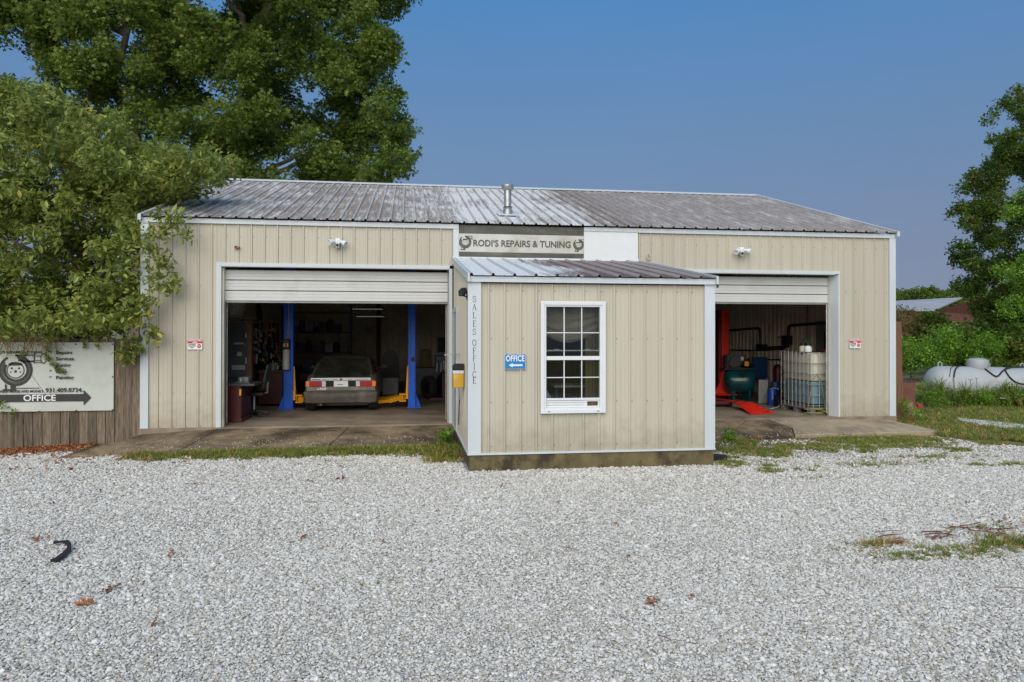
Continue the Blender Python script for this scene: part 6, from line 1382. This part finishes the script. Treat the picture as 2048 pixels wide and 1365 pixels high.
# pebbles kicked on to the aprons
n = 420; x = np.concatenate([rng.uniform(0, 5.4, n), rng.uniform(9.3, 13, 220)]); y = -1.45+np.abs(rng.normal(0, .38, len(x))); ok = y < -.1; x, y = x[ok], y[ok]; z = ZA+(y+1.5)*(.173/1.425)+.008
tag(scatter('apron_pebbles', np.stack([x, y, z], 1), rng.uniform(.006, .02, len(x)), rng.uniform(0, 6, (len(x), 3)), stones), 'stray pale pebbles on the concrete aprons', None, None, 'stuff')

# ================================================================ TREES
def limb(p, q, r0, r1, sag=.15, rnd=None, k=5):
    p, q = Vector(p), Vector(q); L = (q-p).length; P_ = []
    for i in range(k+1):
        t = i/k; P_.append(p.lerp(q, t)+Vector((rnd.gauss(0, .03)*L, rnd.gauss(0, .03)*L, sag*L*math.sin(math.pi*t)))*(0 if i in (0, k) else 1))
    mb = MB(); mb.tube(P_, r0, 8, r1); return mb, P_
def clumps(cs, per, low_cut=None, reject=None, flat=.8):
    """leaf-cluster positions on the outer shell of each clump: array of (x,y,z)"""
    out_ = []
    for (x, y, z, r) in cs:
        n = max(4, int(per*r*r)); d = rng.normal(0, 1, (n, 3)); d /= np.linalg.norm(d, axis=1)[:, None]; d[:, 2] *= flat
        rad = r*(.35+.65*rng.random(n)**.45); lump = 1+.22*np.sin(d[:, 0]*5+x*3)*np.sin(d[:, 1]*5+y)+.15*np.sin(d[:, 2]*7+z*2)
        out_.append(np.array([x, y, z])+d*(rad*lump)[:, None])
    A = np.concatenate(out_)
    if reject is not None: A = A[~reject(A[:, 0], A[:, 1], A[:, 2])]
    return A
def tree(name, label, cat, base, h_tr, r_tr, cs, srcs, per, scl=(.8, 1.2), group=None, reject=None, forks=None, nl=14, bark=None, flat=.8, seed=1):
    rnd = random.Random(seed); t = thing(name, label, cat, base, group); bark = bark or mt['bark']
    top = Vector(base)+Vector(h_tr); mb, pth = limb(Vector(base)-Vector((0, 0, .3)), top, r_tr, r_tr*.35, .0, rnd, 7); mb.build('trunk', bark, t, True)
    order = sorted(cs, key=lambda c: -c[3])[:nl]
    for c in order:
        s_ = min(pth[2:], key=lambda q: abs(q.z-(c[2]-(Vector((c[0], c[1], 0))-Vector((q.x, q.y, 0))).length*.55))); mb, _ = limb(s_, (c[0], c[1], c[2]), r_tr*.32, r_tr*.06, .04, rnd, 6)
        mb.build('limb', bark, t, True)
    A = clumps(cs, per, reject=reject, flat=flat); n = len(A)
    o = scatter('crown', A, rng.uniform(scl[0], scl[1], n), np.stack([rng.normal(0, .5, n), rng.normal(0, .5, n), rng.uniform(0, 6.28, n)], 1), srcs, t); o['kind'] = 'stuff'; return t
def poly_in(px, py, poly):
    c = False; j = len(poly)-1
    for i in range(len(poly)):
        if (poly[i][1] > py) != (poly[j][1] > py) and px < (poly[j][0]-poly[i][0])*(py-poly[i][1])/(poly[j][1]-poly[i][1])+poly[i][0]: c = not c
        j = i
    return c
def fill(poly, y0, y1, n, rpx, seed, keep=.78, inset=1.0):
    """clump centres inside the crown outline as surveyed from the camera, spread through its depth"""
    r = random.Random(seed); xs_ = [p[0] for p in poly]; ys_ = [p[1] for p in poly]; out_ = []; pl_ = []; tries = 0
    while len(out_) < n and tries < n*60:
        tries += 1; px = r.uniform(min(xs_), max(xs_)); py = r.uniform(min(ys_), max(ys_)); rr_ = r.uniform(*rpx)
        if not all(poly_in(px+dx*rr_*inset, py+dy*rr_*inset, poly) for dx, dy in ((0, 0), (.8, 0), (-.8, 0), (0, .8), (0, -.8))): continue
        y = r.uniform(y0, y1)
        if any((px-a)**2+(py-b)**2 < ((rr_+c)*.5*keep)**2 and abs(y-d) < 1.8 for a, b, c, d in pl_): continue
        p = at(px, py, 1, y); dist = (p-Vector(CAM)).dot(_F2); out_.append((p.x, p.y, p.z, rr_*dist/FPX)); pl_.append((px, py, rr_, y))
    return out_
gum = [cluster('gum_src', 'star', 15, .30, .082, mt['leaf_gum'], .45, 100+k) for k in range(5)]
bush = [cluster('bush_src', 'oval', 13, .17, .056, mt['leaf_bush'], .3, 120+k) for k in range(5)]
darkl = [cluster('dark_src', 'oval', 12, .27, .085, mt['leaf_dark'], .3, 140+k) for k in range(4)]
lightl = [cluster('light_src', 'oval', 12, .24, .06, mt['leaf_light'], .3, 160+k) for k in range(4)]
olive = [cluster('olive_src', 'oval', 12, .2, .045, mt['leaf_olive'], .3, 180+k) for k in range(3)]
# sweetgum behind the workshop, right crown
pR = [(330, -260), (560, -330), (760, -200), (850, -60), (842, 40), (800, 110), (812, 160), (790, 215), (835, 260), (815, 320), (845, 335), (790, 390), (700, 400), (440, 400), (330, 390), (300, 250), (290, 60)]
cs = fill(pR, 12.9, 19.5, 190, (22, 50), 3, .66, .85)
b0 = at(437, 700, 1, 16.0)
tree('sweetgum_tree', 'tall sweetgum tree rising behind the middle of the workshop roof', 'tree', (b0.x, 16.0, -.3), (1.2, .3, 13.5), .38, cs, gum, 120, (.8, 1.25), 'tall trees behind the workshop', seed=4, nl=22)
pL = [(-260, -260), (120, -330), (330, -260), (360, 0), (350, 200), (380, 330), (330, 420), (170, 430), (100, 300), (130, 190), (60, 130), (30, 80), (-40, 60), (-260, 60)]
cs = fill(pL, 13.2, 19, 150, (22, 50), 5, .6, .75)+fill([(-60, 150), (60, 160), (120, 230), (100, 330), (-60, 330)], 13.5, 17, 12, (22, 38), 8)
cs += fill([(-120, -60), (150, -60), (170, 120), (60, 110), (0, 90), (-120, 90)], 13.5, 17, 22, (22, 40), 18, .5, .6)
b0 = at(285, 700, 1, 15.5)
tree('sweetgum_tree', 'tall sweetgum tree behind the left end of the workshop, at the photo edge', 'tree', (b0.x, 15.5, -.3), (-.8, .5, 13.5), .34, cs, gum, 120, (.8, 1.25), 'tall trees behind the workshop', seed=7, nl=9)
# pear tree over the fence
def roofrej(x, y, z):
    inb = (x > -.12) & (x < 14.7) & (y > -.16) & (y < 12)
    zr = HW+.10+np.clip(y+.1, 0, 6.2)*sl.z/sl.y
    return (inb & (z < zr)) | ((y > -.12) & (y < .14) & (z < 1.58) & (x < 0)) | ((y > -.22) & (y < .1) & (z < 1.50) & (x < -.3))
pB = [(-150, 190), (-40, 165), (40, 160), (110, 165), (165, 175), (210, 215), (235, 235), (270, 290), (300, 280), (350, 300), (400, 300), (455, 320), (462, 345), (430, 395), (390, 405), (345, 425), (330, 470), (290, 500), (290, 560), (300, 640), (290, 690), (200, 694), (60, 690), (-150, 700)]
cs = fill(pB, -.55, 2.4, 150, (20, 48), 11, .62, .8)
cs += fill([(300, 275), (400, 290), (470, 315), (465, 350), (420, 400), (350, 410), (290, 420)], .2, 1.7, 34, (13, 26), 12, .5, .7)
for px, py, y, r_ in ((355, 440, -.35, 14), (375, 470, -.35, 10), (345, 455, -.4, 12), (325, 440, -.4, 16), (312, 470, -.4, 16), (318, 520, -.4, 14), (335, 540, -.4, 13), (350, 565, -.38, 8), (322, 575, -.4, 10), (305, 505, -.45, 16), (300, 555, -.45, 14), (300, 600, -.4, 10), (290, 640, -.4, 14), (302, 668, -.35, 8), (312, 675, -.32, 5), (265, 700, -.25, 10), (250, 712, -.22, 8), (268, 690, -.25, 8), (340, 575, -.4, 6), (240, 640, -.5, 26), (195, 655, -.5, 24), (150, 640, -.5, 28), (100, 655, -.5, 26), (50, 640, -.5, 28), (5, 655, -.5, 26), (270, 610, -.5, 24)):
    p = at(px, py, 1, y); cs.append((p.x, p.y, p.z, r_*((p-Vector(CAM)).dot(_F2))/FPX))
b0 = at(120, 700, 1, 1.3)
tree('pear_tree', 'broad olive-green tree spilling over the board fence and the left roof corner', 'tree', (b0.x, 1.3, -.35), (.3, .1, 3.6), .16, cs, bush, 300, (.8, 1.3), None, roofrej, seed=3, nl=26)
# dry hanging vines over the fence
vn = thing('hanging_vine', 'dry yellow-brown vines trailing over the top of the fence and banner', 'vine', (-1.7, .0, 1.5))
rr = random.Random(21); vb = MB(); L_ = []
for k in range(260):
    px = rr.uniform(-5, 110) if k < 190 else rr.uniform(110, 280); x = at(px, 680, 1, -.08).x; z = rr.uniform(1.50, 1.95); y = rr.uniform(-.28, -.05); Lh = rr.uniform(.08, .36)*(1 if k < 190 else .6)
    vb.tube([(x, y, z), (x+rr.uniform(-.08, .08), y-.04, z-Lh*.4), (x+rr.uniform(-.12, .12), y-.05, z-Lh)], .005, 4, .002)
o = vb.build('dry_stems', mt['drytwig'], vn); o['kind'] = 'stuff'
vb = MB()
def tendril(pix, n):
    Q = [at(a, b, 1, -.05) for a, b in pix]; vb.tube(Q, .006, 5, .003)
    for i in range(n):
        t = rr.random()*(len(Q)-1); i0 = int(t); q = Q[i0].lerp(Q[i0+1], t-i0); L_.append((q.x+rr.gauss(0, .022), q.y-.015+rr.gauss(0, .012), q.z+rr.gauss(0, .022)))
tendril([(52, 660), (50, 690), (47, 705), (42, 716), (38, 722)], 26); tendril([(98, 670), (96, 690), (93, 703), (93, 714), (100, 720), (108, 727), (113, 735), (118, 745)], 70); tendril([(112, 735), (124, 742), (127, 748)], 20); tendril([(111, 672), (112, 690), (114, 704), (114, 712)], 3)
tendril([(168, 670), (168, 690), (171, 697)], 22); tendril([(197, 672), (197, 690), (198, 700)], 10); tendril([(0, 809), (14, 815), (34, 824)], 5); tendril([(258, 660), (250, 690), (240, 705), (238, 720)], 30)
vb.build('green_tendrils', mt['leaf_dark'], vn)
vs1 = [cluster('vineleaf_src', 'oval', 3, .025, .022, mt['leaf_gum'], .2, 200+k) for k in range(3)]
L_ = np.array(L_); n = len(L_); scatter('vine_leaves', L_, rng.uniform(.7, 1.3, n), rng.uniform(0, 6, (n, 3)), vs1, vn)['kind'] = 'stuff'
for (px, py) in ((6, 815), (22, 828)):
    p = at(px, py, 1, -.07); L2 = np.array([[p.x+rng.normal(0, .03), p.y, p.z+rng.normal(0, .03)] for _ in range(4)]); scatter('vine_leaves', L2, rng.uniform(1.5, 2.2, 4), rng.uniform(0, 6, (4, 3)), vs1, vn)['kind'] = 'stuff'

# right: big tree
pRt = [(2048, 175), (2130, 120), (2300, 100), (2400, 400), (2350, 690), (2080, 700), (1980, 690), (1930, 610), (1925, 560), (1905, 500), (1935, 470), (1890, 420), (1925, 370), (1965, 350), (1985, 300), (1970, 225), (2000, 200)]
cs = fill(pRt, 13, 20, 190, (15, 38), 31, .5, .6)
for px, py, r_ in ((1902, 424, 11), (1915, 412, 12), (1925, 378, 14), (1945, 350, 13), (1912, 488, 8), (1930, 494, 13), (1975, 240, 9), (1985, 222, 10), (2010, 205, 14), (2035, 182, 12), (1990, 280, 12), (1980, 330, 14), (1910, 570, 9), (1930, 580, 14), (1950, 530, 18), (1960, 440, 20), (1985, 400, 22)):
    p = at(px, py, 1, 16); cs.append((p.x, p.y, p.z, r_*((p-Vector(CAM)).dot(_F2))/FPX))
b0 = at(2110, 700, 1, 16.5)
tree('oak_tree', 'tall dark green tree at the right edge of the photo beyond the propane tank', 'tree', (b0.x, 16.5, -.3), (.3, .3, 9.5), .32, cs, darkl, 190, (.75, 1.2), None, None, seed=9, nl=34)
pR2 = [(2010, 420), (2080, 330), (2250, 300), (2300, 690), (2000, 690), (1985, 600)]
cs = fill(pR2, 10.5, 12.6, 34, (18, 36), 33, .6, .8); b0 = at(2120, 700, 1, 11.5)
tree('maple_tree', 'lighter green leafy tree in front of the dark tree at the right edge', 'tree', (b0.x, 11.5, -.3), (.2, .2, 5), .16, cs, lightl, 190, (.75, 1.15), None, None, seed=12, nl=10)
# shrubs
def shrub(label, cx_, cy_, wpx, y, srcs, n, seed, htop, rp=(14, 26), per=130, group=None, name='shrub'):
    poly = [(cx_-wpx, cy_), (cx_-wpx*.8, htop+12), (cx_-wpx*.3, htop), (cx_+wpx*.3, htop+4), (cx_+wpx*.8, htop+14), (cx_+wpx, cy_)]
    cs_ = fill(poly, y-.8, y+.8, n, rp, seed, .5, .6); b = at(cx_, 700, 1, y)
    return tree(name, label, 'shrub', (b.x, y, -.3), (.05, .05, 1.0), .05, cs_, srcs, per, (.7, 1.1), group, None, seed=seed, nl=5)
G = 'shrubs behind the propane tank'
shrub('tall olive-brown shrub right behind the workshop corner under the barn roof', 1808, 690, 52, 17, olive, 26, 51, 612, group=G)
shrub('dark pale-flecked shrub between the olive one and the red-brown barn', 1862, 690, 42, 17.5, darkl, 20, 52, 622, group=G)
shrub('bright yellow-green shrub touching the workshop corner below the olive one', 1820, 740, 58, 13.5, lightl, 26, 53, 672, group=G)
shrub('bright green shrub with arching branches directly behind the tank left end', 1895, 738, 55, 13, lightl, 26, 54, 655, group=G)
shrub('dark green shrub below the right tree, left of its trunk', 1935, 738, 45, 14, darkl, 20, 55, 640, group=G)
shrub('light green shrub behind the domed lid of the tank', 1985, 740, 50, 12.2, lightl, 22, 56, 662, group=G)
shrub('dark green shrub under the right tree between the barn gable and the tank dome', 1985, 700, 50, 15.5, darkl, 24, 58, 600, group=G)
shrub('dark green shrub behind the right end of the tank', 2045, 745, 60, 12, darkl, 26, 57, 650, group=G)
# weeds round the tank
wl = [cluster('weedA_src', 'oval', 12, .15, .04, mt['leaf_light'], .3, 220+k) for k in range(2)]+[cluster('weedB_src', 'oval', 12, .15, .04, mt['leaf_dark'], .3, 230+k) for k in range(2)]+[tuft('weedC_src', 12, .08, .4, mt['grass'], 240, .5)]
pts = []
for px0, px1, py, y, ztop_, n in ((1835, 1885, 0, 4.4, .10, 120), (1870, 1935, 0, 4.0, .0, 200), (1925, 1990, 0, 3.7, .05, 260), (1985, 2075, 0, 3.4, .12, 380), (1840, 1870, 0, 5.0, .30, 40), (2040, 2100, 0, 3.2, .30, 100)):
    a, b = at(px0, 800, 1, y).x, at(px1, 800, 1, y).x; x = rng.uniform(a, b, n); yy = y+rng.normal(0, .22, n); hmax = ztop_+.12*np.sin(x*5)+.08*np.sin(x*13); z = G0+rng.random(n)*(hmax-G0); pts.append(np.stack([x, yy, z], 1))
A = np.concatenate(pts); n = len(A)
tag(scatter('tank_weeds', A, rng.uniform(.6, 1.1, n), np.stack([rng.normal(0, .3, n), rng.normal(0, .3, n), rng.uniform(0, 6.28, n)], 1), wl), 'tangle of leafy weeds growing up in front of the propane tank', None, None, 'stuff')
# flower heads (white umbels)
for (px, py, lab) in ((1812, 815, 'leafy weed clump in front of the rusty box by the timber post'), (1873, 792, 'leafy weed clump below the left end of the propane tank'), (1915, 800, 'broad leafy weed below the tank left of its dome'), (1965, 790, 'tall leafy weed in front of the tank right of its dome'), (1455, 885, 'small weed clump at the right back corner of the office')):
    yy = {1812: .7, 1455: -1.4}.get(px, 3.3); p = at(px, py, 1, yy); wt = thing('weed_plant', lab, 'plant', (p.x, yy, G0), 'weed clumps'); nn_ = 34 if px > 1850 else 12
    zt_ = max(.12, (p.z-G0)*1.3); A2 = np.stack([p.x+rng.normal(0, .14, nn_), yy+rng.normal(0, .1, nn_), G0+.03+rng.random(nn_)*zt_], 1)
    scatter('leaves', A2, rng.uniform(.6, 1.1, nn_), rng.uniform(0, 6.28, (nn_, 3))*[.15, .15, 1], wl[:2] if px != 1915 else wl[2:4], wt)['kind'] = 'stuff'
    mb = MB(); [mb.tube([(p.x, yy, G0-.02), (p.x+a, yy, G0+zt_*.6), (p.x+2*a, yy, G0+zt_)], .006, 5, .003) for a in (-.06, .0, .05)]; mb.build('stems', mt['leaf_light'], wt)
for k, (px, py) in enumerate(((2005, 797), (2040, 801), (2042, 819), (1930, 783), (1953, 757), (1941, 760))):
    p = at(px, py, 1, 3.1 if px > 2000 else 3.9); wf = thing('flower_stalk', 'tall stalk with %s in the weeds by the propane tank' % ('a white lacy flower head' if px > 2000 else 'a green seed head'), 'wildflower', (p.x, p.y, G0), 'wildflowers in the weeds by the tank')
    wf['label'] = ('white lacy flower left of the other two by the tank right end', 'upper white lacy flower at the photo edge by the tank', 'lower white lacy flower at the photo edge by the tank', 'short green seed head left of the tank dome', 'tall green seed head in front of the tank dome', 'slim green seed head just left of the tallest one by the dome')[k]
    mb = MB(); mb.tube([(p.x, p.y, G0), (p.x+.02, p.y, (p.z+G0)/2), tuple(p)], .007, 5); mb.build('stem', mt['leaf_light'], wf)
    mb = MB(); r3 = random.Random(k)
    for i in range(16): a = r3.uniform(0, 6.28); r_ = .055*r3.random()**.5; c_ = p+Vector((math.cos(a)*r_, math.sin(a)*r_, .01)); mb.lathe(c_, [(.012, 0), (.014, .008), (.004, .012)], n=5)
    o = mb.build('flower_head', mt['signwhite'] if px > 2000 else mt['leaf_light'], wf); o['kind'] = 'stuff'
# far treeline
cs = []
rr = random.Random(77)
for px in range(1755, 1900, 9):
    top = 585+6*math.sin(px*.06)+rr.uniform(-3, 3)+(4 if px > 1840 else 0)
    p = at(px, top+9, 1, 150+rr.uniform(-8, 8)); cs.append((p.x, p.y, p.z, 2.0)); cs.append((p.x+1, p.y, p.z-2.5, 2.4)); cs.append((p.x, p.y, p.z-5, 2.4))
for px in range(1900, 2500, 16):
    p = at(px, 596+rr.uniform(-5, 5), 1, 150); cs.append((p.x, p.y, p.z, 2.6)); cs.append((p.x, p.y, p.z-4, 3))
for px in range(-600, 1755, 30):
    p = at(px, 600+rr.uniform(-8, 8), 1, 150); cs.append((p.x, p.y, p.z, 3.5)); cs.append((p.x, p.y, p.z-4.5, 3.8))
far = [cluster('far_src', 'oval', 14, .9, .35, mt['leaf_dark'], .3, 300+k) for k in range(3)]
A = clumps(cs, 14); n = len(A)
tag(scatter('far_wood', A, rng.uniform(.7, 1.3, n), rng.uniform(0, 6.28, (n, 3)), far), 'distant wooded tree line on the horizon', None, None, 'stuff')
